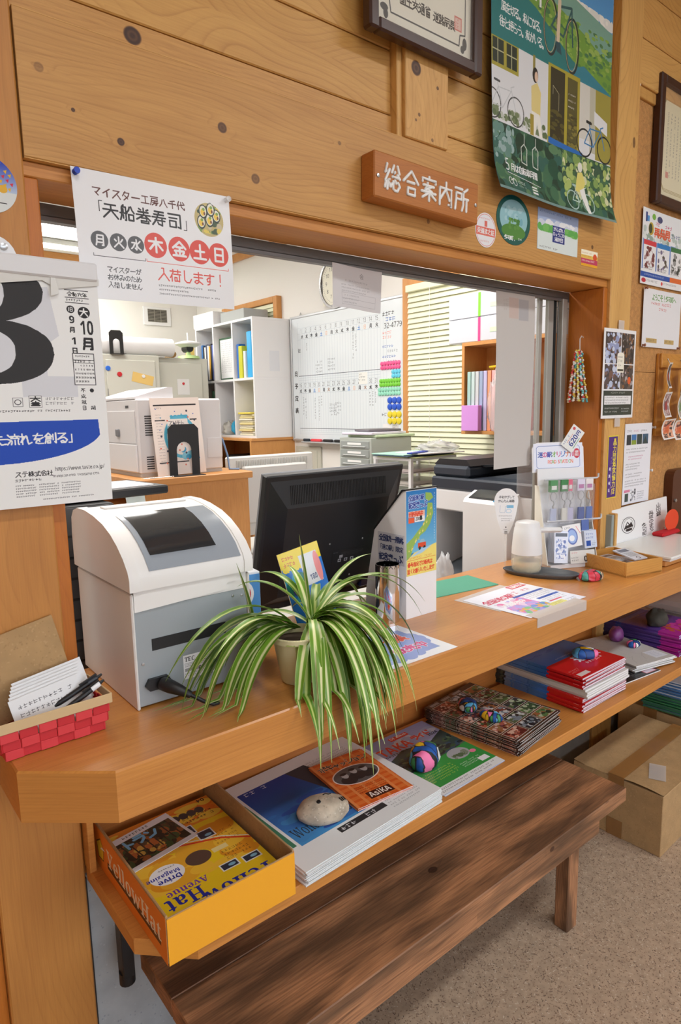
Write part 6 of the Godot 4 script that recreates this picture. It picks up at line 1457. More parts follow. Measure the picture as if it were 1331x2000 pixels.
# ---------------------------------------------------------------- lettering and print
# strokes on a 16 x 16 square, two digits (x, y) a point; other characters stand in the rectangle given by their four digits
const GL := {
"一": "08f8", "口": "222e 22d2de 2ede", "日": "313f 31d1df 38d8 3fdf", "田": "111f 11e1ef 1fef 18e8 818f", "目": "111f 11e1ef 16e6 1aea 1fef",
"月": "413b2f 41d1dfbf 46d6 4bdb", "火": "80885b1f 88bbff 2446 e3b7", "水": "808f6d 15653b0e e297 87bcff", "木": "04f4 808f 841c 84fc",
"金": "8007 80f7 46b6 2ada 868f 0fff 3b4e dbbe", "土": "27d7 808f 0fff", "工": "22d2 828e 0efe", "八": "634a0f 92b9ff", "千": "d143 07f7 828f",
"亻": "c009 757f", "代": "亻005f 57f5 819afffc c1e3", "房": "10f0 33e3e7 37e7 33290f 888a 4afa 7a7c3f 7cdcceaf", "天": "22d2 07f7 82870f 87ff",
"舟": "8042 423b0f 42d2dfbf 08f8 7477 7a7d", "船": "舟007f 八70f7 口88ff", "巻": "3152 d1b2 24d4 07f7 80870c 97fc 5ababd 5d5fdfdd 5dbd",
"寿": "31d1 24d4 07f7 814a0f 3aea b8bf8e 6c7e", "司": "11f1ffce 25b5 口17bf", "入": "5080860f 86ff", "艹": "08f8 404f b0bf",
"荷": "艹00f4 亻045f 56f6 d6dfae 口69af", "休": "亻006f 木50ff", "令": "8007 80f7 58b8 2bdb8f 6b6f", "禾": "d122 05f5 808f 850d 85fd",
"和": "禾008f 口85fe", "六": "8084 05f5 572f a7ef", "年": "4006 23e3 48d8 484c 0cfc 838f", "大": "05f5 80861f 86ff", "旧": "212f 日50ff",
"不": "12f2 910b 848f a6fb", "成": "14f4 143b0f 28686d4d 809afffb d67e", "京": "8082 03f3 35d5d9 3539d9 8a8f 4b2e cbfe", "尤": "05f5 70760f a7aeffec d1f3",
"就": "京008f 尤80ff", "朔": "3123 6153 0474 171b7b77 4449 491f 月80ff", "奎": "大00f8 土18ec 土1bef", "氵": "31b4 17a8 0ff9",
"流": "氵005f a0a2 53f3 8356e6 c4f7 6a6c5f a9af e9eeff", "創": "倉009f 刂a0ff", "倉": "8005 80f5 35d5d9 35370f 37d7 39d9 口4bdf", "刂": "323a e0ef9d",
"朱": "5016 33d3 07f7 808f 870e 87fe", "株": "木006f 朱60ff", "式": "04f4 a09cfffb c1e2 28a8 686e 1f9d", "会": "8006 80f6 46b6 09f9 793ece bbfe",
"礻": "8083 14d41c 888f 98dc", "社": "礻006f 土60ff", "糸": "6025a4 c32ac9 7a7f 3b1e bbed", "公": "5028 b0e8 773ded bafe", "心": "270b 444d7fbfdb 7295 c4f9",
"総": "糸006f 公60f8 心68ff", "合": "8007 80f7 47b7 口3adf", "宀": "8085 1d16f6fd", "女": "603bcf 05f5 c52f", "案": "宀00f4 女24d9 木08ff",
"内": "141f 14e4efbe 80842b 85cb", "斤": "d033 333b0f 37f7 b7bf", "所": "0181 14747818 14180f 斤80ff", "風": "212a0f 21d1defffc 54a3 57b7bb5b57 747d 4ebd",
"切": "0775 313c7b 82f2edbd b2a87f", "ム": "712dce b8ff", "私": "禾008f ム80ff", "彳": "c004 c409 787f", "亍": "14e4 08f8 888f5e", "圭": "24d4 08f8 3ada 0fff 808f",
"街": "彳005f 圭50bf 亍a0ff", "言": "8082 04f4 37c7 39c9 口3bcf", "五": "12e2 725f 38c8 c8bf 0fff", "語": "言006f 五60f8 口78ff",
"自": "8052 333f 33d3df 3fdf 37d7 3bdb", "車": "02f2 35d5db3b35 38d8 0dfd 808f", "云": "22d2 07f7 772ede bafe", "転": "車007f 云80ff",
"門": "111f 11616717 1464 e1ef 91e1 9197e7 94e4", "間": "門00ff 日48cf", "国": "111f 11e1ef 1fef 45b5 48b8 4cbc 858c a9ba", "交": "8083 04f4 5629 a6e9 a80f 58ff",
"辶": "2143 07474c0f 4c7fff", "甬": "20d0a3 252f 25d5df 29d9 2cdc 858f", "通": "辶00ff 甬60fc", "少": "8085 4226 b2e5 d63b", "省": "少00f7 目37df",
"首": "3153 d1b3 04f4 目37df", "道": "辶00ff 首50fb", "足": "口20d6 868e 8aca 3a3e 0ffe", "各": "6017 53c30a 57fb 口4adf", "路": "足007f 各70ff",
"局": "11e1e5 15e5 11190f 18f8ffcf 口4a9e", "長": "313a 31d1 34c4 37c7 0afa 3a3f7d 8aff dbbd", "馬": "212a 21e1 717a 25d5 28d8 2aeadfbe 1c0f 5c5e 8c8e",
"尺": "212a0f 21d1d7 27d7 87ff", "駅": "馬008f 尺80ff", "円": "121f 12e2efbe 8289 19e9", "当": "8085 2135 d1b5 27d7df 2bdb 2fdf", "阝": "212f 21c194ca7c",
"艮": "212f7d 21d1d8 24d4 28d8 78ff dabc", "限": "阝006f 艮60ff", "定": "宀00f6 37c7 878e 8ada 3a0f 3cff", "暴": "日30c5 27d7 0afa 5559 a5a9 5a0e aafe 8b8f 5d3f bdcf",
"力": "14e4deae 706a0f", "団": "111f 11e1ef 1fef 35c5 a3ac8c 5769", "追": "辶00ff 9072 626d 62c2c7 67c7 69d9dd 6ddd", "方": "8083 04f4 745b0f 68d8ceae",
"攵": "5017 34f4 c40f 47ff", "放": "方008f 攵80ff", "十": "06f6 707f", "協": "十005f 力61f7 力57af 力a7ff", "店": "8082 13f3 13190f 848a 87e7 口5ade",
"全": "8007 80f7 37c7 4bbb 878f 0fff", "己": "22d2d7 27d7 272efefb", "記": "言007f 己70ff", "今": "8007 80f7 58a8 3bcb8f", "念": "今00f9 心08ff",
"子": "31c185 858f5d 08f8", "好": "女008f 子70ff", "平": "22d2 09f9 828f 4456 c4b6", "評": "言007f 平70ff", "発": "3171710a 3355 a1f9 d1b3 47b7 0bfb 675c1f a7adfffc",
"売": "13e3 8086 36c6 1b18e8eb 6a5d1f a9aefffc", "中": "23d3da2a23 808f", "充": "8082 03f3 7336c6 b4e8 575b1f a8aefffc", "統": "糸006f 充60ff",
"夫": "33c3 07f7 80861f 87ff", "見": "212a 21d1da 24d4 27d7 2ada 5a4d1f aaaefffc", "規": "夫007f 見70ff", "格": "木006f 各60ff", "番": "d032 3254 c2a4 06f6 8087 761a 96fa 田39df",
"号": "口30c6 08f8 584bdbceaf", "扌": "05f5 808f4d 1cfa", "匕": "212ceceb d246", "指": "扌006f 匕60f7 日68ff", "貝": "212b 21d1db 24d4 27d7 2bdb 5c1f acdf",
"反": "21e1 212a0f 46d65f 57ff", "販": "貝007f 反70ff", "固": "111f 11e1ef 1fef 35c5 8388 口58bd", "米": "2144 d1b4 07f7 808f 871e 87fe", "断": "121f8f 米118d 斤80ff",
"手": "d142 25d5 0afa 818f5e", "肖": "8085 2135 e1c5 272f 27d7dfbf 2ada 2ddd", "消": "氵005f 肖50ff", "毒": "31d1 24d4 07f7 8087 492ecedf c9bf 0cfc 7a7e",
"山": "818f 272fefe7", "帛": "8061 3137d7d1 31d1 34d4 2e2adadebd 878f", "錦": "金007f 帛70ff", "羊": "3153 d1b3 14e4 38c8 0cfc 848f", "祥": "礻006f 羊60ff",
"多": "6006 42b208 7618 79e91f 7cad", "可": "02f2 d2dfae 口269c", "町": "田018d 81f1 c1cf9e", "巾": "141c 14e4ecbb 808f", "帳": "巾006f 長60ff",
"予": "31d186 5488 08f8 e8cb 888f5e", "表": "13e3 36c6 09f9 8089 891d 4b4f8d 89ff dabc", "防": "阝006f 方50ff", "受": "c021 2345 7275 d2b5 1916e6e9 39c90f 4aff",
"冓": "12e2 15e5 4047 b0b7 08f8 2f2adadfbe 2cdc 888f", "講": "言006f 冓60ff", "斉": "8082 03f3 44ca b428 4a4e1f cacf 4bcb 4dcd", "済": "氵005f 斉50ff", "之": "8083 14d41d 2b6eff",
"正": "12e2 828f 88d8 373f 0fff", "証": "言006f 正60ff", "再": "12e2 252f 25d5dfbe 828b 28d8 0bfb",
"し": "404c7fbfea", "ま": "13e3 17e7 808d5f2d4b8bef", "す": "03f3 91968b5b486696 9a8e5f", "！": "808a 8e8f", "か": "04b5ae7e 604a1f d2f8", "お": "04b4 505e2d1a78c8ebcf9f d2f5",
"み": "2191 913f0d29fd d5d8af", "の": "826d3e093482c3f8db8f", "た": "13a3 501f 87f7 7c9ffe", "め": "215c a05e1f0a47a5f8eb9f", "せ": "06f6 b1ba8b 414d7ffe",
"ん": "801f58798ebffa", "れ": "303f 0454 541c 2b8394acbffd", "を": "13d3 702968989c e65b4e8fef", "る": "21c11a58a7ebbf6f5d8cae", "に": "313f 72e2 6c8ffe",
"な": "13a3 612c c1f4 b5bd8f6e6c9bfe", "と": "4067 e4392c5fef", "ら": "51a2 34396898ebbf5f", "う": "51a2 1787b6e9cd6f", "い": "22395e7b c3e9", "は": "313f 64f4 b1bc9f6f6c9afe",
"き": "23d2 26e5 71c9 3b3e6fcf", "つ": "1474c4f8cd6f", "ふ": "61a3 7597ad6f4d 0d2a c9fd", "て": "13f3 c46a6dafdf", "く": "b047bf", "り": "313a59 c0ca6f",
"さ": "14e3 81cb 2c2e6fcf", "よ": "84e4 818d5f2d4b7bef", "こ": "32d2 2b3edf", "そ": "31c108f67a8ecf", "へ": "0a55fd", "ひ": "1272 722a4f9fc9 b2c6fa", "ち": "13e3 702979c8ecbf5f",
"マ": "12e27a 59ae", "イ": "d119 868f", "ス": "22d20f 98ef", "タ": "6018 42d2b83f 57ac", "ー": "08f8", "テ": "31c1 06f6 868c4f", "オ": "04f4 a0af7e a51d", "リ": "313a d1da7f",
"シ": "2143 1638 2fbcf4", "ナ": "05f5 818a4f", "ル": "523a1f 929efb", "ラ": "31d1 15e5da6f", "ト": "515f 58da", "ア": "12e2a7 857b3f", "モ": "22d2 08f8 717edf",
"ホ": "04f4 808f 483d c8fd", "キ": "15e3 0bfa 60af", "ヤ": "06e3e5a9 418f", "ツ": "2347 7297 e2d94f", "ヨ": "22d2df 28d8 2fdf", "ン": "2255 2fbdf5", "コ": "22d2df 2fdf",
"「": "f0b0bc", "」": "434f0f", "。": "2c5c5f2f2c", "・": "7889"}
const VOICED := {"が": "か", "で": "て", "ざ": "さ", "ご": "こ", "ば": "は", "ぷ": "ふ", "ジ": "シ", "ド": "ト", "ポ": "ホ", "ボ": "ホ"}
const SMALL := {"っ": "つ", "ょ": "よ", "ッ": "ツ", "ャ": "ヤ", "ョ": "ヨ"}

static func glyph(ch, x, y, w, h, out):
	if VOICED.has(ch):
		glyph(VOICED[ch], x, y, w * 0.92, h, out)
		if ch in "ぷポ":
			out.append(PackedVector2Array([Vector2(x + w * 0.86, y), Vector2(x + w, y), Vector2(x + w, y + h * 0.15), Vector2(x + w * 0.86, y + h * 0.15), Vector2(x + w * 0.86, y)]))
		else:
			out.append(PackedVector2Array([Vector2(x + w * 0.82, y), Vector2(x + w * 0.88, y + h * 0.15)]))
			out.append(PackedVector2Array([Vector2(x + w * 0.96, y), Vector2(x + w * 1.02, y + h * 0.15)]))
		return
	if SMALL.has(ch):
		return glyph(SMALL[ch], x + w * 0.15, y + h * 0.35, w * 0.65, h * 0.65, out)
	if not GL.has(ch):
		return
	for s in GL[ch].split(" "):
		if s.unicode_at(0) > 127:
			var q = []
			for i in 4: q.append(s.substr(i + 1, 1).hex_to_int() / 15.0)
			glyph(s[0], x + q[0] * w, y + q[1] * h, (q[2] - q[0]) * w, (q[3] - q[1]) * h, out)
		else:
			var line = PackedVector2Array()
			for i in range(0, s.length(), 2):
				line.append(Vector2(x + s.substr(i, 1).hex_to_int() / 15.0 * w, y + s.substr(i + 1, 1).hex_to_int() / 15.0 * h))
			out.append(line)

class Cv:
	var im: Image
	var rng := RandomNumberGenerator.new()
	var host
	func _init(h_, w, h, c):
		host = h_
		im = Image.create(w, h, false, Image.FORMAT_RGB8)
		im.fill(c)
		rng.seed = w * 31 + h
	func R(x, y, w, h, c):
		im.fill_rect(Rect2i(int(x), int(y), int(w), int(h)), c)
	func D(cx, cy, rx, ry, c):
		for j in range(ceili(cy - ry - 0.5), floori(cy + ry + 0.5)):
			var d = (j + 0.5 - cy) / ry
			if absf(d) < 1.0:
				var hw = rx * sqrt(1.0 - d * d)
				var a = ceili(cx - hw - 0.5)
				var w = ceili(cx + hw - 0.5) - a
				if w > 0: im.fill_rect(Rect2i(a, j, w, 1), c)
	func P(pts, c):
		var lo = 1e9; var hi = -1e9
		for p in pts:
			lo = minf(lo, p.y); hi = maxf(hi, p.y)
		var n = pts.size()
		for j in range(maxi(0, ceili(lo - 0.5)), mini(im.get_height(), ceili(hi - 0.5))):
			var yy = j + 0.5
			var xs = []
			for i in n:
				var a = pts[i]; var b = pts[(i + 1) % n]
				if (a.y <= yy) != (b.y <= yy):
					xs.append(a.x + (yy - a.y) / (b.y - a.y) * (b.x - a.x))
			xs.sort()
			for i in range(0, xs.size() - 1, 2):
				var s = ceili(xs[i] - 0.5)
				var w = ceili(xs[i + 1] - 0.5) - s
				if w > 0: im.fill_rect(Rect2i(s, j, w, 1), c)
	func Q(a, c):   # polygon from a flat list of numbers
		var p = []
		for i in range(0, a.size(), 2): p.append(Vector2(a[i], a[i + 1]))
		P(p, c)
	func L(a, b, wd, c):
		var d = (b - a)
		if d.length() > 0.01:
			var n = d.normalized().orthogonal() * wd * 0.5
			P([a + n, b + n, b - n, a - n], c)
		if wd > 2.2:
			D(a.x, a.y, wd * 0.5, wd * 0.5, c); D(b.x, b.y, wd * 0.5, wd * 0.5, c)
	func S(pts, wd, c):
		for i in pts.size() - 1: L(pts[i], pts[i + 1], wd, c)
	func l(x0, y0, x1, y1, wd, c):
		L(Vector2(x0, y0), Vector2(x1, y1), wd, c)
	func O(cx, cy, rx, ry, wd, c):   # ring
		var p = []
		for k in 41: p.append(Vector2(cx + cos(TAU * k / 40) * rx, cy + sin(TAU * k / 40) * ry))
		S(p, wd, c)
	func G(x, y, w, h, c1, c2):
		for j in int(h): im.fill_rect(Rect2i(int(x), int(y) + j, int(w), 1), c1.lerp(c2, float(j) / h))
	# Japanese lettering in strokes; adv is the step over the size, down writes a column
	func T(text, x, y, sz, wd, c, adv = 1.12, down = false, sx = 1.0):
		for ch in text:
			var out = []
			host.glyph(ch, x, y, sz * sx, sz, out)
			for s in out: S(s, wd, c)
			if down: y += sz * adv
			else: x += sz * adv * sx
		return x
	# Latin lettering from the system's typefaces, its top left at x, y
	func A(text, x, y, sz, c, font = "Droid Sans", bold = true, sx = 1.0, turn = 0.0):
		var f = SystemFont.new()
		f.font_names = PackedStringArray([font])
		f.font_weight = 700 if bold else 400
		var t = TextMesh.new()
		t.text = text; t.font = f; t.font_size = 64; t.depth = 0.0; t.pixel_size = 1.0 / 64
		t.horizontal_alignment = HORIZONTAL_ALIGNMENT_LEFT
		t.vertical_alignment = VERTICAL_ALIGNMENT_TOP
		t.curve_step = 4.0
		var a = t.get_mesh_arrays()
		var v = a[Mesh.ARRAY_VERTEX]; var ix = a[Mesh.ARRAY_INDEX]
		var wmax = 0.0
		var pts = []
		for p in v:
			pts.append(Vector2(x, y) + Vector2(p.x * sz * sx, -p.y * sz).rotated(turn))
			wmax = maxf(wmax, p.x * sz * sx)
		if ix == null or ix.size() == 0: ix = range(v.size())
		for i in range(0, ix.size(), 3): P([pts[ix[i]], pts[ix[i + 1]], pts[ix[i + 2]]], c)
		return x + wmax
	# rows of print too small to read
	func F(x, y, w, rows, sz, gap, c, fill = 0.9):
		for r in rows:
			var xx = x
			var last = x + w * (fill if r == rows - 1 else 1.0) - sz
			while xx < last:
				if rng.randf() < 0.93:
					var yy = y + r * gap
					var q = sz * 0.8
					R(xx, yy + q * rng.randf() * 0.5, q, maxf(1, q * 0.16), c)
					R(xx + q * rng.randf() * 0.7, yy, maxf(1, q * 0.16), q, c)
					R(xx, yy + q * (0.6 + rng.randf() * 0.4), q * (0.5 + rng.randf() * 0.5), maxf(1, q * 0.16), c)
				xx += sz
	# blotches of the given colours, as in a small photograph
	func N(x, y, w, h, cs, n, size, asp = 1.0):
		for i in n:
			var s = size * (0.4 + rng.randf())
			var cx = x + rng.randf() * w; var cy = y + rng.randf() * h
			var x0 = maxf(x, cx - s); var x1 = minf(x + w, cx + s)
			var y0 = maxf(y, cy - s * asp); var y1 = minf(y + h, cy + s * asp)
			if x1 - x0 > 1 and y1 - y0 > 1: D((x0 + x1) / 2, (y0 + y1) / 2, (x1 - x0) / 2, (y1 - y0) / 2, cs[rng.randi() % cs.size()])
	func bike(x, y, s, c, tyre, lw, flip = 1.0):
		for k in [0.0, 1.75]:
			O(x + k * s * flip, y, s * 0.62, s * 0.62, lw * 1.3, tyre)
		var p = func(a, b): return Vector2(x + a * s * flip, y + b * s)
		S([p.call(0, 0), p.call(0.45, -0.75), p.call(1.4, -0.8), p.call(0.75, 0.05), p.call(0, 0)], lw, c)
		S([p.call(0.75, 0.05), p.call(0.38, -1.0)], lw, c)
		S([p.call(1.75, 0), p.call(1.38, -0.95), p.call(1.62, -1.05)], lw, c)
		S([p.call(0.2, -1.02), p.call(0.55, -1.0)], lw * 2.2, tyre)
	var made
	func mat(rough = 0.6, spec = 0.5):
		if made == null: made = host.textured(im, rough, spec)
		return made
# ---------------------------------------------------------------- what is printed on things
var WH = Color(0.933, 0.933, 0.941)
var INK = Color(0.149, 0.141, 0.149)
func cv(w, h, c): return Cv.new(self, w, h, c)

func print_sushi():
	var c = cv(640, 457, WH)
	c.T("マイスター工房八千代", 70, 56, 31, 4.2, col(92, 50, 45), 1.19)
	c.T("「", 56, 104, 46, 3, INK)
	c.T("天船巻寿司", 104, 106, 54, 6.5, INK, 1.17)
	c.T("」", 424, 118, 46, 3, INK)
	c.D(541, 107, 66, 66, col(196, 178, 120))
	c.N(485, 50, 112, 112, [col(228, 205, 95), col(120, 150, 80), col(70, 90, 60), col(205, 190, 160)], 60, 9)
	for k in [[505, 120], [543, 108], [575, 88], [515, 78], [550, 66]]:
		c.D(k[0], k[1], 19, 27, col(42, 52, 40)); c.D(k[0], k[1] - 1, 15, 22, col(235, 232, 215)); c.D(k[0] - 1, k[1] + 3, 10, 14, col(240, 205, 80)); c.D(k[0] + 3, k[1] - 9, 6, 6, col(130, 165, 80)); c.D(k[0] + 6, k[1] + 7, 4, 7, col(120, 70, 45))
	for j in 132:
		for s in [-1, 1]:
			var d = (j - 66.0) / 66.0
			var hw = 66.0 * sqrt(maxf(0.0, 1.0 - d * d))
			if s < 0: c.R(470, 41 + j, 541 - hw - 470, 1, WH)
			else: c.R(541 + hw, 41 + j, 620 - 541 - hw, 1, WH)
	var gr = col(92, 92, 94); var rd = col(222, 82, 70)
	for k in [["月", 80, 245, 31], ["火", 150, 245, 31], ["水", 218, 246, 31]]:
		c.D(k[1], k[2], 32, 32, gr); c.T(k[0], k[1] - 18, k[2] - 19, 37, 6, WH)
	for k in [["木", 298, 238], ["金", 397, 240], ["土", 488, 241], ["日", 575, 242]]:
		c.D(k[1], k[2], 46, 47, rd); c.T(k[0], k[1] - 27, k[2] - 28, 54, 9, WH)
	c.S([Vector2(54, 292), Vector2(54, 302), Vector2(252, 302), Vector2(252, 292)], 2, INK)
	c.S([Vector2(257, 292), Vector2(257, 302), Vector2(618, 302), Vector2(618, 292)], 2, rd)
	c.T("入荷します！", 300, 322, 45, 5, rd, 1.12)
	for k in [["マイスターが", 340], ["お休みのため", 368], ["入荷しません", 396]]:
		c.T(k[0], 100, k[1] - 4, 20, 2.4, col(70, 70, 72), 1.1)
	c.F(300, 384, 285, 1, 8, 12, INK); c.F(300, 400, 150, 1, 8, 12, INK); c.F(300, 416, 310, 1, 8, 12, INK)
	return c

func print_calendar():
	var P = col(236, 236, 234)
	var c = cv(640, 690, P)
	var g = col(214, 215, 220)
	c.Q([150, 60, 500, 40, 520, 180, 300, 350, 140, 330], g)
	c.R(160, 250, 320, 60, g); c.R(410, 300, 150, 62, g)
	c.A("3", 168, -122, 470, col(44, 43, 44), "Droid Serif", true, 1.38)
	c.F(190, 34, 320, 1, 7, 8, INK)
	c.l(545, 42, 612, 42, 2, INK); c.T("令和六年", 552, 47, 13, 1.8, INK, 1.1); c.l(545, 64, 612, 64, 1.5, INK); c.F(548, 68, 62, 1, 7, 9, INK); c.l(545, 79, 612, 79, 2, INK)
	c.D(558, 99, 11, 11, INK); c.T("旧", 551, 92, 13, 2, P)
	c.D(595, 106, 17, 17, INK); c.T("大", 584, 95, 21, 4, P)
	c.A("9", 551, 112, 30, INK); c.T("月", 550, 151, 16, 3, INK); c.A("1", 553, 175, 30, INK); c.T("日", 552, 213, 17, 3, INK)
	c.A("10", 580, 118, 58, INK, "Droid Sans", true, 0.62); c.T("月", 582, 182, 34, 6.5, INK)
	c.R(552, 229, 62, 97, INK); c.R(554, 231, 58, 93, P); c.R(554, 249, 58, 2, INK); c.R(554, 258, 58, 1, INK)
	c.F(560, 236, 48, 1, 6, 8, INK); c.F(557, 251, 54, 1, 8, 8, INK)
	for r in 5:
		for k in 7:
			var d = r * 7 + k - 1
			if d >= 1 and d <= 31: c.A(str(d), 557 + k * 8, 262 + r * 12, 8, INK, "Droid Sans", true, 0.7)
	for k in 4: c.T("不成就日"[k], 568, 335 + k * 18, 13, 1.6, INK)
	c.D(600, 342, 6, 6, INK); c.T("朔", 594, 389, 13, 1.6, INK)
	c.R(424, 358, 34, 35, INK); c.R(425, 359, 32, 33, P); c.T("奎", 428, 361, 26, 3.2, INK)
	c.R(382, 364, 26, 26, INK); c.R(383, 365, 24, 24, P); c.O(395, 377, 8, 7, 2, INK)
	c.F(468, 363, 90, 2, 10, 14, col(90, 90, 92)); c.F(340, 400, 220, 1, 7, 8, INK)
	var bl = col(28, 74, 180)
	var pts = [Vector2(28, 436), Vector2(612, 432), Vector2(614, 470)]
	for k in 25:
		var a = PI * 0.06 + (PI * 0.88) * k / 24.0
		pts.append(Vector2(320 + cos(a) * 300, 462 + sin(a) * 96))
	pts.append(Vector2(26, 474))
	c.P(pts, bl)
	c.T("た流れを創る」", 326, 470, 30, 4.6, P, 1.1)
	c.T("ステ株式会社", 372, 582, 16, 2, INK, 1.05)
	c.A("https://www.toste.co.jp/", 478, 570, 17, INK, "Droid Sans", false, 0.78)
	c.F(370, 604, 90, 1, 9, 10, INK); c.A("TEL(06)6566-0700  FAX(06)6566-0706", 470, 597, 9, INK, "Droid Sans", false, 0.9)
	for k in 3: c.F(440 + k * 62 - 70, 622, 56, 5, 5, 8, col(110, 110, 112))
	c.F(440, 668, 170, 1, 5, 8, col(110, 110, 112))
	return c

func print_poster():
	var c = cv(760, 1050, col(40, 120, 120))
	c.G(0, 0, 760, 330, col(36, 120, 200), col(90, 160, 215))
	c.N(420, 285, 340, 40, [col(225, 225, 222), col(238, 236, 230)], 60, 20)
	c.Q([0, 250, 300, 260, 760, 330, 760, 440, 0, 380], col(120, 165, 150))
	c.Q([0, 360, 300, 330, 560, 390, 760, 455, 760, 560, 0, 560], col(112, 156, 66))
	c.N(260, 360, 500, 190, [col(130, 170, 70), col(90, 140, 70), col(150, 180, 90), col(70, 120, 80)], 200, 14, 0.5)
	c.Q([0, 340, 250, 400, 480, 500, 700, 552, 760, 560, 0, 560], col(38, 122, 124))
	c.Q([560, 500, 760, 556, 760, 560, 400, 560], col(52, 130, 150))
	for k in [340, 480]:
		c.O(k, 430 if k < 400 else 455, 42, 92, 9, col(40, 52, 54)); c.O(k - 5, 430 if k < 400 else 455, 38, 86, 3, col(190, 170, 130))
	c.l(345, 425, 400, 345, 9, col(46, 92, 94)); c.l(400, 345, 470, 330, 9, col(46, 92, 94)); c.l(470, 330, 482, 455, 9, col(46, 92, 94)); c.l(345, 425, 420, 440, 8, col(46, 92, 94)); c.l(420, 440, 470, 335, 8, col(46, 92, 94))
	c.l(392, 330, 386, 470, 20, col(214, 196, 170)); c.Q([372, 468, 400, 466, 412, 505, 380, 500], col(46, 80, 90))
	c.R(240, 318, 12, 60, WH); c.R(268, 330, 12, 60, WH)
	c.T("風を切る。私になる。", 52, 440, 30, 3.4, WH, 0.9, false, 0.9); c.T("街と語らう。私がいる。", 44, 488, 30, 3.4, WH, 0.9, false, 0.9)
	# the street scene
	var y0 = 560
	c.R(0, y0, 760, 264, col(222, 224, 228))
	c.R(0, y0, 150, 92, col(168, 158, 60))
	for k in [[6, 60], [82, 58]]:
		c.R(k[0], y0 + 4, k[1], 76, col(40, 52, 40)); c.R(k[0] + 26, y0 + 4, 4, 76, col(190, 190, 150)); c.R(k[0], y0 + 38, k[1], 4, col(190, 190, 150))
	c.R(235, y0 - 6, 14, 80, col(150, 140, 70))
	c.N(0, 770, 330, 46, [col(120, 135, 100), col(95, 115, 80), col(190, 195, 185)], 70, 10)
	c.bike(0, 772, 76, col(196, 200, 204), col(70, 72, 74), 3.5)
	c.R(330, y0 - 10, 208, 276, col(172, 160, 58)); c.R(346, y0, 92, 262, col(58, 56, 40)); c.R(456, y0 + 6, 66, 256, col(92, 88, 50))
	c.N(346, 700, 92, 110, [col(92, 86, 44), col(60, 56, 34)], 40, 16, 0.4); c.N(456, 690, 66, 120, [col(130, 122, 60), col(80, 74, 44)], 40, 12, 0.4)
	c.S([Vector2(362, 650), Vector2(362, 620), Vector2(400, 640), Vector2(400, 700)], 2, col(190, 185, 150)); c.F(462, 620, 54, 3, 7, 22, WH)
	c.R(538, y0, 70, 200, col(214, 212, 204)); c.R(608, y0, 40, 240, col(190, 188, 170)); c.R(648, y0, 112, 260, col(160, 150, 70)); c.Q([640, 640, 735, 665, 735, 715, 640, 690], col(226, 228, 230))
	c.Q([336, 822, 336, 800, 560, 812, 560, 832], col(40, 110, 190))
	c.D(250, 618, 17, 25, col(42, 38, 36)); c.D(256, 622, 10, 17, col(228, 196, 172)); c.Q([226, 660, 262, 640, 286, 668, 282, 760, 228, 752], col(226, 208, 140)); c.Q([228, 740, 280, 744, 300, 820, 280, 822, 262, 770, 252, 824, 236, 820], col(238, 236, 228)); c.R(220, 752, 22, 70, col(168, 150, 66))
	c.bike(574, 772, 80, col(58, 128, 186), col(40, 44, 44), 5)
	# the wood
	c.R(0, 824, 760, 226, col(52, 96, 76))
	c.N(0, 824, 760, 226, [col(40, 84, 66), col(66, 112, 84), col(92, 132, 96), col(52, 100, 90), col(36, 66, 52)], 420, 24)
	c.N(430, 826, 330, 180, [col(170, 190, 110), col(130, 160, 90), col(70, 110, 70), col(210, 212, 170), col(60, 92, 72)], 260, 13)
	c.N(0, 826, 120, 120, [col(150, 176, 176), col(100, 140, 130)], 50, 12)
	for k in [[180, 880], [252, 872]]:
		c.R(k[0], 830, 4, 40, col(190, 200, 190)); c.S([Vector2(k[0] - 16, 930), Vector2(k[0] - 18, k[1]), Vector2(k[0], k[1] - 14), Vector2(k[0] + 18, k[1]), Vector2(k[0] + 16, 934), Vector2(k[0] - 16, 930)], 4, col(205, 212, 205))
	c.A("5", 58, 922, 58, WH, "Droid Sans", false, 0.8); c.T("月は自転車月間", 90, 948, 25, 3.6, WH, 0.98, false, 0.98); c.l(66, 984, 272, 996, 2, WH)
	c.O(76, 1012, 10, 12, 2.5, WH); c.O(100, 1014, 10, 12, 2.5, WH); c.l(76, 1012, 96, 1000, 2.5, WH); c.A("CYCLE", 122, 1000, 14, col(190, 205, 200)); c.F(122, 1020, 60, 1, 6, 8, col(190, 205, 200)); c.R(210, 1004, 34, 5, WH); c.R(210, 1014, 34, 5, WH); c.R(210, 1024, 34, 7, WH)
	c.bike(486, 1000, 58, col(190, 214, 204), col(170, 196, 190), 4)
	c.D(546, 868, 15, 18, col(225, 225, 215)); c.Q([512, 960, 530, 890, 560, 884, 580, 920, 556, 965], col(224, 212, 120)); c.Q([540, 955, 572, 940, 592, 1040, 574, 1046], col(238, 238, 234))
	c.R(0, 1040, 760, 10, col(120, 150, 146))
	return c

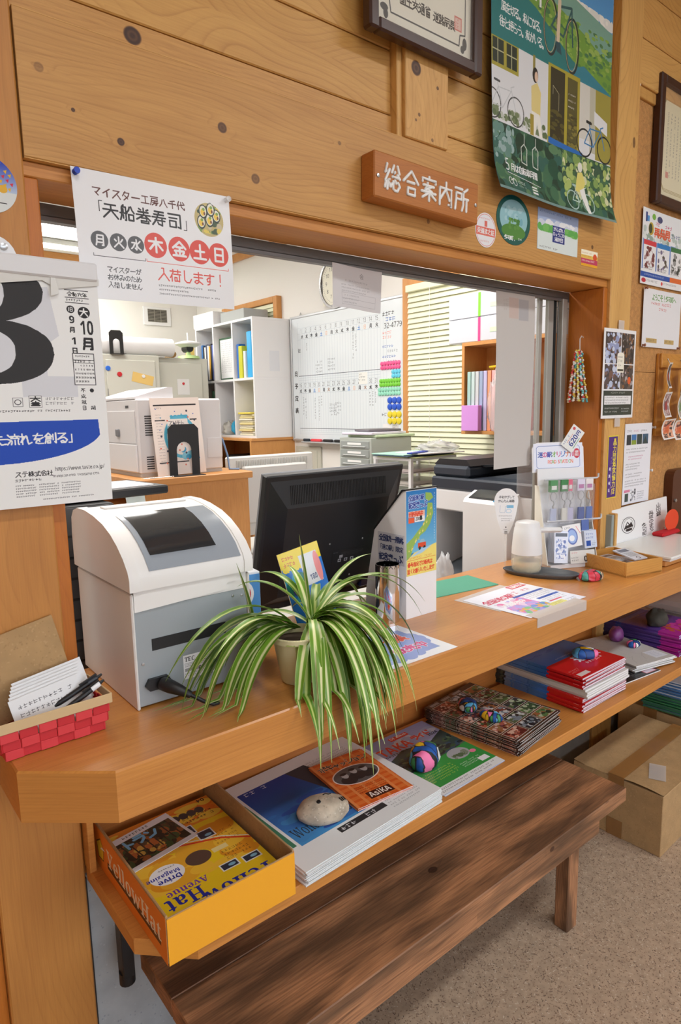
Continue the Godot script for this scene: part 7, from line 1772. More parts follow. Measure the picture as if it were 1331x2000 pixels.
func print_certificate(vert):
	var c = cv(420, 300, col(243, 240, 226))
	var k = col(64, 68, 72)
	if vert:
		c = cv(300, 430, col(240, 232, 200))
		for i in 3: c.S([Vector2(30 + i * 5, 60), Vector2(60, 30 + i * 5), Vector2(240, 30 + i * 5), Vector2(270 - i * 5, 60), Vector2(270 - i * 5, 370), Vector2(240, 400 - i * 5), Vector2(60, 400 - i * 5), Vector2(30 + i * 5, 370), Vector2(30 + i * 5, 60)], 3, col(190, 172, 120))
		for i in 6: c.F(70 + i * 28, 90, 14, 18, 12, 14, k)
		c.R(70, 320, 24, 24, col(214, 130, 120))
		return c
	c.S([Vector2(38, 40), Vector2(38, 230), Vector2(62, 232), Vector2(68, 262), Vector2(360, 262), Vector2(364, 234), Vector2(388, 230), Vector2(388, 40)], 4, k)
	c.D(42, 256, 15, 9, k); c.D(48, 270, 9, 12, k); c.D(386, 252, 10, 16, k); c.D(376, 268, 9, 10, k)
	c.F(110, 150, 190, 2, 9, 14, k); c.T("国土交通省", 104, 205, 24, 3.4, INK, 1.08); c.T("道路局長", 244, 207, 23, 3.4, INK, 1.06)
	c.R(338, 190, 34, 36, col(222, 130, 120)); c.R(342, 194, 26, 28, col(238, 205, 195)); c.F(343, 195, 24, 3, 8, 9, col(222, 130, 120))
	return c

func print_stickers():
	var r = {}
	var c = cv(200, 200, col(236, 236, 240))
	c.O(100, 100, 92, 92, 3, col(222, 110, 96)); c.F(40, 30, 120, 1, 13, 16, col(222, 110, 96)); c.F(50, 160, 100, 1, 12, 16, col(222, 110, 96))
	c.R(88, 46, 26, 34, col(222, 110, 96)); c.R(8, 84, 184, 48, col(226, 112, 96)); c.T("受講済之証", 20, 92, 30, 4, WH, 1.1)
	r.red = c
	c = cv(260, 260, col(24, 92, 84))
	c.D(130, 122, 106, 98, col(150, 196, 204)); c.D(130, 190, 92, 40, col(84, 140, 62)); c.N(60, 60, 140, 90, [col(170, 208, 214), col(120, 176, 190)], 20, 14)
	c.N(90, 120, 90, 60, [col(96, 150, 70), col(70, 128, 58)], 24, 12)
	c.T("多可町", 62, 214, 22, 4, WH, 1.0); c.T("・", 128, 222, 22, 5, WH); c.F(150, 216, 70, 1, 16, 16, WH)
	r.green = c
	c = cv(300, 200, col(206, 226, 214))
	c.R(0, 0, 300, 60, col(170, 186, 220)); c.F(14, 8, 272, 1, 13, 16, col(70, 84, 130)); c.N(0, 44, 300, 50, [WH, col(210, 216, 230)], 30, 18); c.N(0, 70, 300, 40, [col(96, 176, 84), col(120, 190, 96)], 60, 18)
	c.R(0, 112, 300, 88, col(222, 232, 230))
	c.N(112, 74, 82, 74, [col(28, 48, 130)], 40, 14); c.R(108, 70, 90, 82, col(28, 48, 130))
	c.T("がんばれ", 114, 76, 18, 3, WH, 1.02); c.T("！", 186, 76, 18, 3, WH); c.T("ひょうごの", 111, 100, 17, 3, WH, 1.0); c.T("消防団", 124, 124, 20, 3, WH, 1.05)
	c.F(18, 180, 160, 1, 12, 14, col(60, 60, 66))
	r.fire = c
	c = cv(200, 110, col(232, 190, 90))
	c.R(0, 0, 200, 34, col(250, 244, 220)); c.F(8, 16, 130, 2, 10, 22, col(196, 120, 50)); c.D(168, 40, 24, 24, col(220, 80, 40)); c.R(0, 58, 200, 34, col(196, 60, 96)); c.F(8, 66, 184, 1, 16, 20, col(245, 225, 225)); c.R(0, 92, 200, 18, col(236, 170, 40))
	r.gold = c
	c = cv(200, 200, col(90, 130, 200))
	c.G(0, 0, 200, 120, col(40, 60, 180), col(190, 205, 225)); c.R(0, 120, 200, 80, col(222, 226, 224)); c.Q([60, 30, 150, 20, 130, 60, 80, 64], WH)
	for k in 14: c.Q([120 + (k * 37) % 60, 40 + k * 6, 132 + (k * 37) % 60, 36 + k * 6, 128 + (k * 37) % 60, 50 + k * 6], [col(214, 60, 80), col(230, 180, 60)][k % 2])
	c.D(150, 110, 16, 14, col(230, 180, 70)); c.D(120, 120, 14, 12, col(230, 180, 70)); c.l(40, 158, 160, 160, 3, INK)
	r.round = c
	return r

func print_cafe():
	var c = cv(320, 460, col(240, 240, 242))
	c.R(16, 18, 288, 290, col(70, 62, 62)); c.N(16, 18, 150, 290, [col(190, 200, 225), col(150, 160, 200), col(90, 76, 76), col(205, 214, 235), col(120, 90, 80)], 130, 13); c.N(166, 18, 138, 290, [col(60, 50, 46), col(100, 84, 76), col(170, 160, 160), col(40, 34, 34), col(130, 90, 60)], 130, 11)
	c.R(170, 20, 8, 130, col(40, 34, 32)); c.R(230, 20, 6, 120, col(40, 34, 32)); c.D(262, 262, 18, 20, col(226, 96, 40)); c.R(160, 18, 6, 290, col(235, 235, 238)); c.R(16, 176, 288, 5, col(235, 235, 238))
	c.R(128, 130, 70, 92, col(244, 240, 226)); c.D(163, 130, 34, 12, col(244, 240, 226)); c.F(138, 138, 52, 1, 9, 12, INK); c.F(138, 156, 52, 1, 15, 18, INK); c.F(140, 178, 48, 1, 15, 18, INK); c.R(134, 204, 58, 10, col(60, 60, 40))
	c.R(14, 316, 292, 128, col(52, 62, 56)); c.F(60, 322, 190, 1, 11, 12, col(200, 205, 200)); c.R(24, 342, 268, 46, WH); c.F(30, 348, 240, 3, 9, 14, col(70, 70, 72)); c.F(30, 404, 140, 2, 8, 18, WH); c.F(190, 408, 90, 2, 8, 14, WH)
	return c

func print_purple():
	var c = cv(120, 380, col(226, 206, 60))
	c.R(7, 7, 106, 366, col(78, 38, 128))
	c.T("暴力団追放協力店", 62, 20, 38, 5.5, col(232, 216, 70), 1.12, true)
	c.T("道路会社", 22, 190, 18, 3, WH, 2.4, true); c.F(42, 130, 14, 22, 13, 10, WH)
	return c

func print_info():
	var c = cv(300, 430, col(234, 234, 240))
	c.F(30, 34, 80, 1, 12, 14, INK); c.F(112, 34, 76, 1, 12, 14, col(196, 60, 110)); c.F(192, 34, 80, 1, 12, 14, INK)
	for k in 4: c.R(26 + k * 62, 58, 56, 54, [col(52, 58, 62), col(70, 120, 180), col(60, 70, 66), col(70, 96, 120)][k])
	c.R(88, 88, 56, 24, col(140, 160, 60)); c.Q([212, 112, 240, 70, 268, 112], col(60, 72, 70))
	c.F(28, 132, 244, 2, 8, 16, col(96, 96, 100)); c.F(60, 172, 170, 2, 8, 14, col(186, 90, 130)); c.F(28, 212, 170, 3, 8, 14, col(96, 96, 100)); c.F(28, 266, 200, 2, 8, 14, col(96, 96, 100)); c.F(28, 302, 244, 3, 8, 14, col(96, 96, 100))
	c.R(22, 352, 74, 14, col(216, 130, 160)); c.R(34, 372, 44, 44, col(60, 74, 66)); c.N(104, 352, 60, 66, [WH, col(190, 190, 200), col(90, 90, 96)], 30, 7); c.F(180, 370, 80, 4, 8, 12, col(96, 96, 110))
	return c

func print_campaign():
	var c = cv(440, 400, col(235, 238, 242))
	c.R(8, 160, 424, 160, col(120, 150, 210)); c.N(10, 90, 420, 76, [col(190, 205, 200), col(150, 170, 160), col(225, 230, 230)], 90, 14)
	c.R(28, 20, 16, 50, col(40, 60, 130)); c.R(44, 36, 22, 30, col(80, 150, 210)); c.D(110, 34, 18, 16, col(120, 180, 70)); c.D(170, 40, 26, 18, col(70, 76, 120))
	c.T("再発見", 120, 84, 52, 8, col(226, 90, 50), 1.05); c.F(130, 56, 200, 1, 24, 26, col(196, 70, 120)); c.F(290, 96, 130, 1, 24, 26, col(110, 120, 160)); c.D(86, 100, 26, 34, col(196, 170, 60)); c.D(80, 100, 18, 26, col(60, 70, 50))
	for k in 3:
		c.R(20 + k * 138, 176, 126, 150, WH); c.R(20 + k * 138, 164, 126, 26, [col(214, 60, 70), col(40, 130, 200), col(60, 120, 70)][k])
		c.N(30 + k * 138, 196, 104, 120, [[col(120, 60, 60), col(180, 150, 150), WH], [col(120, 110, 140), WH, col(90, 80, 70)], [col(60, 64, 60), WH, col(150, 150, 150)]][k], 34, 12); c.F(30 + k * 138, 300, 100, 2, 8, 12, INK)
	c.R(0, 334, 300, 28, col(30, 80, 170)); c.F(40, 342, 230, 1, 12, 14, WH); c.R(300, 334, 140, 28, col(226, 110, 50)); c.R(0, 362, 440, 38, WH); c.D(34, 380, 22, 12, col(196, 40, 60)); c.F(66, 372, 130, 1, 14, 16, INK); c.D(220, 380, 9, 10, col(220, 60, 60)); c.F(240, 372, 160, 1, 12, 16, INK)
	return c

func print_welcome():
	var c = cv(440, 310, col(236, 236, 240))
	c.T("ようこそ！", 100, 24, 32, 4, col(90, 150, 70), 1.0); c.T("多可町へ", 262, 24, 30, 4, col(90, 150, 70), 1.0); c.F(96, 66, 270, 1, 18, 20, col(206, 90, 90)); c.F(190, 94, 120, 1, 18, 20, col(206, 90, 90))
	c.R(50, 262, 130, 24, col(200, 170, 110)); c.F(60, 267, 110, 1, 15, 16, INK); c.R(270, 262, 110, 24, col(200, 170, 110)); c.F(280, 267, 90, 1, 15, 16, INK)
	return c

func print_rally():
	var c = cv(420, 300, col(236, 238, 246))
	var bl = col(140, 160, 216)
	for k in 22:
		var a = TAU * k / 22
		c.D(210 + cos(a) * 168, 150 + sin(a) * 106, 30, 30, bl)
	c.R(40, 42, 340, 216, bl)
	c.T("ラリー帳", 60, 70, 64, 17, WH, 1.16); c.T("ラリー帳", 60, 70, 64, 12, col(222, 84, 60), 1.16)
	c.T("販売中", 216, 176, 48, 12, WH, 1.08); c.T("販売中", 216, 176, 48, 8, col(206, 60, 130), 1.08)
	c.D(130, 212, 78, 40, col(110, 160, 190)); c.A("¥400", 70, 178, 54, col(206, 40, 80), "Droid Sans", true, 1.0, -0.15)
	c.R(10, 232, 90, 52, col(40, 70, 170)); c.R(20, 240, 40, 30, col(230, 200, 60))
	c.N(60, 40, 80, 24, [col(120, 150, 90), col(150, 120, 180)], 14, 10)
	return c

func print_notice():
	var c = cv(560, 420, col(238, 240, 250))
	c.R(392, 6, 150, 52, col(206, 50, 66)); c.T("当駅限定", 402, 14, 32, 5, WH, 1.05)
	c.T("全国道の駅", 26, 96, 52, 9, col(206, 80, 106), 1.02); c.F(290, 88, 230, 1, 40, 40, col(206, 80, 106))
	c.N(40, 170, 250, 220, [col(206, 150, 216), col(226, 120, 170), col(170, 160, 226), col(226, 200, 226)], 90, 26); c.T("好評発売中", 60, 200, 40, 7, WH, 1.0); c.N(60, 300, 250, 80, [col(120, 190, 130), col(100, 140, 210), col(226, 170, 80)], 40, 18)
	c.R(240, 150, 300, 22, col(40, 80, 176)); c.R(330, 250, 210, 22, col(40, 80, 176)); c.F(300, 180, 240, 3, 14, 22, INK); c.F(330, 282, 210, 3, 14, 22, INK); c.R(340, 322, 120, 14, col(214, 80, 100))
	c.R(270, 350, 150, 42, col(226, 220, 120)); c.F(278, 358, 132, 2, 12, 16, col(110, 100, 50)); c.F(430, 366, 110, 2, 10, 16, INK)
	return c

func print_tower():
	var c = cv(240, 410, col(44, 130, 190))
	c.G(0, 0, 240, 300, col(36, 120, 190), col(120, 190, 226))
	var g = col(150, 186, 90)
	c.Q([150, 14, 196, 20, 214, 44, 176, 60, 150, 46], g); c.Q([168, 66, 206, 70, 214, 120, 188, 170, 150, 204, 110, 220, 60, 262, 30, 316, 0, 330, 0, 250, 50, 226, 90, 196, 130, 170, 160, 130], g)
	for k in 26:
		c.D(20 + k * 7 + (k * 13) % 17, 286 - k * 8 + (k * 29) % 24, 4, 6, col(236, 220, 120)); c.D(20 + k * 7 + (k * 13) % 17, 284 - k * 8 + (k * 29) % 24, 2, 2, INK)
	c.R(90, 256, 64, 24, col(222, 80, 46)); c.D(104, 282, 9, 9, INK); c.D(142, 282, 9, 9, INK); c.Q([102, 256, 112, 240, 138, 240, 148, 256], col(150, 190, 210))
	c.T("全国道の駅", 18, 22, 24, 8, col(210, 226, 246), 1.02); c.T("全国道の駅", 18, 22, 24, 4, col(30, 60, 150), 1.02); c.T("記念きっぷ", 18, 54, 29, 9, col(210, 226, 246), 1.0); c.T("記念きっぷ", 18, 54, 29, 5, col(30, 60, 150), 1.0)
	c.R(16, 98, 128, 28, col(240, 190, 170)); c.T("好評発売中", 20, 101, 22, 4, col(222, 70, 40), 1.02); c.R(16, 128, 46, 26, col(236, 96, 56)); c.R(64, 126, 80, 26, WH); c.A("200円", 70, 124, 22, INK); c.F(106, 132, 34, 1, 14, 16, INK)
	for k in 18: c.F(220, 20 + k * 13, 12, 1, 10, 12, WH)
	c.Q([0, 332, 60, 300, 240, 270, 240, 410, 0, 410], col(240, 222, 120)); c.Q([30, 320, 120, 286, 200, 280, 120, 308], col(170, 206, 232))
	c.F(12, 320, 216, 1, 12, 14, col(222, 110, 50)); c.l(6, 336, 234, 334, 2, col(222, 110, 50)); c.T("番号指定での販売は", 8, 346, 21, 3.6, col(222, 70, 40), 1.06); c.T("固くお断りいたします", 6, 378, 21, 3.6, col(222, 70, 40), 1.04)
	return c

func print_tower_side():
	var c = cv(260, 200, col(206, 208, 216))
	var k = col(34, 50, 100)
	c.T("全国統一規格", 12, 16, 40, 6.5, k, 1.0); c.T("「道の駅」限定", 4, 80, 34, 5, k, 1.02); c.T("記念きっぷ", 10, 138, 46, 8, k, 1.02)
	return c

func print_rack_header():
	var c = cv(400, 190, col(232, 236, 250))
	c.S([Vector2(24, 30), Vector2(40, 18), Vector2(360, 18), Vector2(376, 30), Vector2(376, 160), Vector2(360, 172), Vector2(40, 172), Vector2(24, 160), Vector2(24, 30)], 3, col(80, 110, 180))
	var cs = [col(50, 80, 170), col(206, 60, 130), col(60, 70, 170), col(120, 170, 70), col(206, 60, 130), col(60, 110, 190), col(226, 120, 60), col(206, 50, 110)]
	for k in 8: c.T("道の駅オリジナル"[k], 36 + k * 37, 58, 36, 5.5, cs[k])
	c.D(352, 74, 27, 34, col(206, 40, 60)); c.T("当駅", 334, 54, 17, 2.6, WH, 1.0); c.T("限定", 334, 76, 17, 2.6, WH, 1.0)
	var x = 110.0
	for k in "ROAD STATION".length():
		var ch = "ROAD STATION"[k]
		if ch != " ": c.A(ch, x, 108, 34, [col(236, 150, 130), col(230, 110, 100), col(140, 190, 110), col(236, 130, 90)][k % 4])
		x += 17
	return c

func print_price():
	var c = cv(220, 140, col(236, 238, 236))
	c.F(16, 14, 130, 1, 20, 22, col(60, 80, 150)); c.F(50, 40, 120, 1, 16, 18, col(214, 90, 80)); c.A("620", 40, 44, 70, col(40, 60, 140)); c.T("円", 162, 64, 40, 7, col(40, 60, 140)); c.D(190, 28, 14, 14, col(206, 70, 70)); c.R(40, 122, 110, 6, col(90, 160, 130))
	return c

func print_leaf_sign():
	var c = cv(200, 380, col(240, 240, 242))
	var k = col(70, 72, 78)
	c.T("手をかざして", 40, 62, 20, 3, k, 1.05); c.T("かんたん消毒", 34, 94, 21, 3, k, 1.05)
	c.R(104, 138, 56, 24, col(130, 190, 226)); c.S([Vector2(52, 140), Vector2(48, 196), Vector2(90, 200), Vector2(94, 150), Vector2(120, 146)], 3, col(180, 195, 215)); c.O(120, 186, 22, 14, 3, col(130, 190, 226))
	c.F(40, 222, 130, 1, 9, 10, k); c.F(60, 244, 90, 2, 11, 16, k); c.D(100, 318, 5, 5, INK); c.F(82, 334, 40, 1, 8, 8, INK)
	return c

func print_book():
	var c = cv(420, 300, col(238, 238, 238))
	c.O(110, 150, 48, 64, 4, INK); c.O(110, 150, 36, 50, 2, INK); c.Q([76, 178, 104, 118, 120, 146, 132, 126, 146, 170], INK); c.Q([96, 150, 104, 128, 114, 150], col(238, 238, 238)); c.R(92, 178, 44, 20, INK); c.F(72, 92, 76, 1, 9, 10, INK)
	c.T("山田錦", 330, 30, 34, 4, INK, 1.15, true); c.T("発祥のまち", 270, 84, 32, 4, INK, 1.08, true); c.T("多可町", 214, 170, 32, 4, INK, 1.1, true); c.R(380, 256, 16, 16, col(226, 130, 140))
	return c

func print_whiteboard():
	var c = cv(1000, 760, col(226, 234, 240))
	var g = col(170, 184, 200)
	for i in 34: c.R(60 + i * 24.6, 70, 1, 640, g)
	for y in [66, 100, 136, 360, 374, 388, 402, 436, 470, 690, 702, 714, 726]: c.R(60, y, 760, 1, g)
	c.R(60, 360, 760, 3, col(80, 90, 100)); c.R(60, 690, 760, 3, col(80, 90, 100)); c.R(60, 30, 1, 700, g)
	for r in 15:
		c.A(str(r + 1), 92 + r * 49.2, 64, 34, col(110, 116, 124), "Droid Sans", false, 0.7)
	for r in 16:
		c.A(str(r + 16), 66 + r * 47.2, 400, 34, col(110, 116, 124), "Droid Sans", false, 0.7)
	for r in 15: c.T("火水木金土日月"[r % 7], 96 + r * 49.2, 110, 20, 4, [col(70, 74, 80), col(70, 74, 80), col(70, 74, 80), col(70, 74, 80), col(90, 140, 210), col(226, 196, 180), col(70, 74, 80)][r % 7])
	for r in 16: c.T("水木金土日月火"[r % 7], 70 + r * 47.2, 444, 20, 4, [col(70, 74, 80), col(70, 74, 80), col(70, 74, 80), col(90, 140, 210), col(226, 196, 180), col(70, 74, 80), col(150, 110, 90)][r % 7])
	c.T("月予定表", 16, 330, 32, 5, INK, 2.4, true); c.T("記", 62, 190, 24, 3, col(90, 96, 104))
	var k = col(70, 76, 86)
	for q in [[146, 160, 3], [590, 140, 9], [614, 150, 7], [100, 490, 7], [124, 500, 8], [220, 500, 8], [262, 492, 9], [286, 488, 4], [728, 480, 5], [752, 480, 5], [774, 480, 4]]:
		for i in q[2]: c.F(q[0], q[1] + i * 17, 17, 1, 15, 15, k)
	for q in [[300, 318], [420, 310], [430, 580], [470, 572]]: c.F(q[0] - 60, q[1] - 40, 80, 4, 14, 20, k)
	c.R(640, 370, 74, 66, col(236, 238, 236)); c.F(646, 376, 60, 3, 10, 16, k)
	c.F(840, 60, 130, 1, 24, 26, INK); c.F(840, 92, 140, 1, 26, 26, col(90, 120, 190)); c.A("32-4779", 852, 112, 38, INK, "Droid Sans", false); c.F(842, 164, 90, 2, 18, 24, col(226, 140, 130)); c.F(838, 236, 120, 1, 18, 24, col(90, 120, 190)); c.F(880, 262, 90, 1, 16, 22, col(150, 160, 170)); c.F(838, 290, 130, 1, 18, 24, col(90, 120, 190)); c.F(880, 318, 90, 2, 18, 22, k)
	c.F(830, 600, 60, 1, 22, 24, k); c.R(838, 660, 60, 40, col(238, 238, 240)); c.R(910, 640, 50, 60, col(214, 214, 210)); c.F(916, 650, 40, 3, 10, 14, k)
	return c

func print_copy():
	var c = cv(300, 430, col(238, 226, 218))
	c.R(18, 36, 260, 8, INK); c.R(18, 120, 60, 7, INK); c.R(230, 120, 44, 7, INK); c.R(18, 356, 180, 6, INK)
	c.F(22, 52, 60, 1, 9, 10, col(110, 100, 100)); c.N(110, 96, 110, 40, [col(70, 170, 206)], 26, 13); c.O(164, 220, 92, 110, 18, col(90, 180, 210)); c.N(90, 130, 150, 220, [col(238, 226, 218), col(130, 196, 216), col(70, 160, 200)], 26, 16)
	c.R(90, 118, 126, 50, col(242, 236, 230)); c.T("アリモト", 98, 128, 24, 2.6, INK, 1.0)
	for k in 40: c.D(30 + (k * 67) % 240, 60 + (k * 101) % 320, 3 + k % 4, 3 + k % 4, [col(60, 90, 180), col(80, 170, 200), col(222, 120, 100), col(60, 60, 80)][k % 4])
	c.F(24, 90, 40, 18, 6, 16, col(150, 140, 140))
	return c

func print_hanging():
	var c = cv(360, 220, col(216, 214, 216))
	var k = col(150, 148, 152)
	c.T("報告書".substr(1, 1) + "会", 160, 30, 26, 3, k, 1.5); c.F(90, 72, 190, 1, 12, 14, k); c.F(60, 96, 220, 3, 9, 16, k); c.R(60, 140, 260, 1, k); c.R(60, 170, 260, 1, k); c.R(60, 200, 260, 1, k); c.R(60, 140, 1, 60, k); c.R(320, 140, 1, 60, k); c.F(70, 150, 120, 3, 9, 18, k)
	return c

func print_yellow():
	var c = cv(420, 594, col(236, 200, 40))
	var b = col(40, 50, 150)
	c.N(0, 150, 420, 260, [col(226, 150, 40), col(240, 190, 60), col(230, 170, 50)], 60, 60, 0.6); c.R(0, 440, 420, 154, col(230, 140, 46)); c.N(0, 430, 420, 150, [col(226, 120, 40), col(240, 200, 70)], 40, 40, 0.5)
	c.A("Yellow", 14, -8, 84, b, "Droid Serif", true, 0.95); c.A("Hat", 262, 36, 88, b, "Droid Serif", true, 0.86); c.A("Avenue", 226, 110, 44, col(110, 60, 160), "Droid Serif", true, 0.9)
	c.D(330, 240, 62, 52, col(238, 238, 240)); c.A("Drive", 288, 192, 34, b); c.A("Magazine", 282, 226, 27, b); c.F(290, 270, 80, 1, 9, 10, INK); c.F(298, 204, 70, 1, 9, 10, INK)
	c.D(206, 250, 48, 40, col(90, 70, 60)); c.R(90, 236, 60, 26, col(240, 220, 150))
	for k in [[20, 110, 70, 40], [104, 120, 70, 40], [90, 330, 66, 56], [140, 390, 70, 60]]:
		c.R(k[0], k[1], k[2], k[3], col(232, 232, 230)); c.R(k[0] + 5, k[1] + 5, k[2] - 10, k[3] - 10, col(50, 56, 72)); c.D(k[0] + 26, k[1] + 20, 14, 8, col(130, 180, 206))
	c.F(30, 170, 120, 3, 15, 22, INK); c.F(24, 270, 100, 4, 14, 22, col(120, 60, 30)); c.S([Vector2(0, 230), Vector2(90, 300), Vector2(240, 360), Vector2(420, 380)], 9, col(214, 60, 40)); c.S([Vector2(0, 244), Vector2(90, 312), Vector2(240, 374)], 4, WH)
	for k in 4: c.D(70 + k * 34, 520, 18, 22, col(60, 56, 60))
	c.F(30, 466, 150, 2, 16, 24, INK); c.A("04", 20, 560, 30, INK)
	return c

func print_box_side():
	var c = cv(640, 150, col(230, 126, 36))
	c.Q([70, 60, 110, 34, 136, 60, 130, 108, 84, 112], col(236, 196, 50)); c.S([Vector2(70, 60), Vector2(110, 34), Vector2(136, 60), Vector2(130, 108), Vector2(84, 112), Vector2(70, 60)], 4, col(70, 44, 20))
	c.R(170, 88, 430, 24, col(74, 42, 16)); c.A("YellowHat", 166, 22, 82, col(236, 224, 206), "Droid Serif", true, 1.02)
	return c

func print_forest():
	var c = cv(320, 220, col(232, 232, 234))
	c.R(14, 36, 292, 160, col(52, 62, 46)); c.N(14, 36, 292, 160, [col(40, 46, 38), col(90, 70, 50), col(150, 90, 50), col(60, 84, 52), col(36, 40, 36)], 120, 18); c.N(60, 100, 160, 80, [col(190, 110, 60), col(210, 170, 80)], 24, 12)
	for k in 9: c.R(24 + k * 32, 36, 6, 130, col(40, 36, 34))
	c.T("トラン", 60, 40, 50, 12, col(120, 186, 226), 1.1); c.F(90, 10, 150, 1, 16, 20, INK)
	return c

func print_news():
	var c = cv(560, 480, col(226, 228, 228))
	c.R(60, 60, 250, 330, col(40, 96, 170)); c.G(60, 60, 250, 330, col(36, 60, 140), col(60, 140, 200)); c.N(60, 200, 250, 180, [col(60, 130, 190), col(40, 80, 160), col(50, 110, 180)], 40, 40, 0.4); c.Q([250, 60, 330, 60, 420, 300, 330, 330], col(64, 62, 70))
	c.A("Wonderful  Voyage", 70, 300, 62, INK, "Droid Serif", false, 0.5); c.F(80, 66, 120, 1, 22, 24, WH); c.R(180, 400, 190, 24, INK); c.F(190, 404, 160, 1, 20, 20, WH)
	c.F(330, 60, 190, 22, 8, 13, col(150, 152, 154)); c.R(350, 370, 150, 22, col(50, 110, 80)); c.F(380, 400, 140, 4, 8, 13, col(150, 152, 154)); c.R(36, 120, 14, 260, col(60, 120, 90))
	return c

func print_orange():
	var c = cv(300, 400, col(226, 120, 56))
	for k in 11: c.R(0, k * 38, 300, 16, col(216, 96, 38))
	for k in 6: c.R(k * 56, 0, 14, 400, col(232, 140, 78))
	c.T("ボキャッション", 18, 34, 40, 9, col(236, 200, 170), 0.94); c.T("ボキャッション", 18, 34, 40, 5.5, INK, 0.94)
	c.D(150, 170, 122, 76, col(236, 220, 210)); c.D(150, 170, 116, 70, col(90, 88, 88))
	for k in [[96, 156], [152, 142], [206, 150]]:
		c.D(k[0], k[1] + 40, 40, 34, col(44, 42, 44)); c.D(k[0], k[1], 17, 22, col(170, 166, 164)); c.D(k[0], k[1] - 15, 18, 10, col(40, 38, 40))
	c.F(70, 262, 170, 4, 10, 15, col(120, 40, 20)); c.R(90, 322, 130, 52, col(72, 34, 24)); c.A("AsiKA", 98, 318, 48, col(240, 230, 220), "Droid Sans", true, 0.86)
	return c

func print_taka():
	var c = cv(420, 540, col(70, 84, 96))
	c.G(0, 0, 420, 200, col(150, 156, 200), col(180, 186, 220)); c.N(0, 60, 420, 60, [col(206, 208, 220), col(170, 176, 206)], 24, 36, 0.4)
	c.Q([0, 200, 130, 150, 300, 180, 420, 130, 420, 360, 0, 330], col(58, 74, 70)); c.N(0, 190, 420, 150, [col(66, 88, 60), col(44, 54, 56), col(90, 104, 80), col(60, 80, 96)], 100, 22, 0.5)
	c.Q([0, 330, 420, 300, 420, 500, 0, 500], col(58, 150, 70)); c.R(0, 490, 420, 50, col(232, 234, 234)); c.F(14, 500, 380, 2, 12, 18, INK); c.R(0, 478, 420, 12, col(58, 150, 70))
	c.R(150, 26, 120, 30, col(214, 60, 40)); c.A("DE 40km", 156, 22, 26, WH); c.A("TAKA", 20, 62, 88, col(222, 76, 56), "Droid Sans", true, 0.92); c.T("ライド", 244, 84, 40, 9, col(222, 76, 56), 1.0); c.A("2024", 330, 112, 30, INK); c.F(24, 150, 280, 1, 16, 18, INK)
	c.D(310, 350, 64, 46, col(170, 172, 176)); c.N(260, 340, 100, 44, [col(90, 110, 80), col(130, 140, 120)], 24, 12); c.D(380, 380, 18, 14, col(240, 130, 160)); c.F(30, 380, 200, 5, 10, 16, col(214, 220, 90)); c.F(240, 420, 140, 3, 10, 14, WH); c.R(340, 440, 56, 34, WH)
	return c

func print_collage():
	var c = cv(420, 560, col(70, 48, 40))
	c.N(0, 0, 420, 560, [col(90, 60, 46), col(60, 50, 40), col(110, 70, 50)], 60, 40)
	var i = 0
	for r in 6:
		for k in 3:
			i += 1
			var x = 8 + k * 138; var y = 40 + r * 86
			c.R(x, y, 130, 78, col(206, 198, 186)); c.R(x + 3, y + 3, 124, 72, [col(64, 84, 58), col(120, 60, 50), col(56, 60, 64), col(150, 96, 60), col(90, 100, 70)][i % 5])
			c.N(x + 3, y + 3, 124, 72, [[col(90, 120, 70), col(40, 60, 44), col(170, 180, 150)], [col(170, 90, 70), col(90, 40, 36), col(210, 170, 150)], [col(120, 130, 140), col(40, 44, 50), col(200, 200, 200)]][i % 3], 26, 11)
	for k in 3: c.R(20 + k * 100, 12, 70, 20, col(150, 140, 134))
	return c

func print_red():
	var c = cv(420, 594, col(60, 64, 62))
	c.N(0, 0, 420, 130, [col(50, 54, 52), col(80, 84, 70), col(40, 44, 44)], 50, 30); c.G(0, 120, 420, 270, col(130, 150, 176), col(52, 110, 186)); c.N(0, 160, 420, 120, [col(90, 130, 190), col(70, 110, 170)], 30, 50, 0.3)
	c.R(0, 390, 420, 204, col(206, 30, 34)); c.T("道の駅", 190, 404, 62, 12, WH, 1.06); c.F(200, 484, 190, 1, 26, 28, WH); c.F(20, 500, 90, 2, 14, 18, col(240, 190, 180)); c.R(20, 545, 90, 30, col(236, 220, 216)); c.F(120, 360, 200, 1, 12, 14, WH)
	return c

func print_black():
	var c = cv(420, 560, col(34, 34, 36))
	for k in 9: c.l(30, 60 + k * 34, 300 - k * 8, 60 + k * 34, 5, col(170, 170, 172))
	c.F(40, 400, 240, 6, 12, 20, col(190, 190, 192)); c.R(300, 430, 90, 50, col(206, 206, 190)); c.R(290, 500, 110, 44, col(214, 120, 130)); c.R(298, 506, 94, 32, col(226, 210, 226))
	return c

func print_map():
	var c = cv(400, 560, col(196, 194, 190))
	for k in 26: c.l((k * 83) % 400, (k * 131) % 560, (k * 83) % 400 + 60 - (k * 37) % 120, (k * 131) % 560 + 50, 2, col(160, 158, 156))
	c.F(40, 40, 200, 3, 14, 24, col(130, 128, 128)); c.R(250, 400, 120, 120, col(222, 226, 234)); c.F(262, 420, 96, 4, 12, 22, col(110, 130, 180))
	return c

func print_violet():
	var c = cv(400, 560, col(70, 56, 110))
	c.G(0, 0, 400, 420, col(56, 48, 90), col(90, 60, 140)); c.R(0, 120, 400, 40, col(50, 60, 120)); c.R(0, 420, 400, 140, col(176, 40, 150)); c.N(60, 400, 300, 140, [col(190, 90, 60), col(200, 60, 160), col(150, 30, 120)], 40, 24); c.F(40, 60, 220, 2, 18, 28, col(150, 140, 190))
	return c

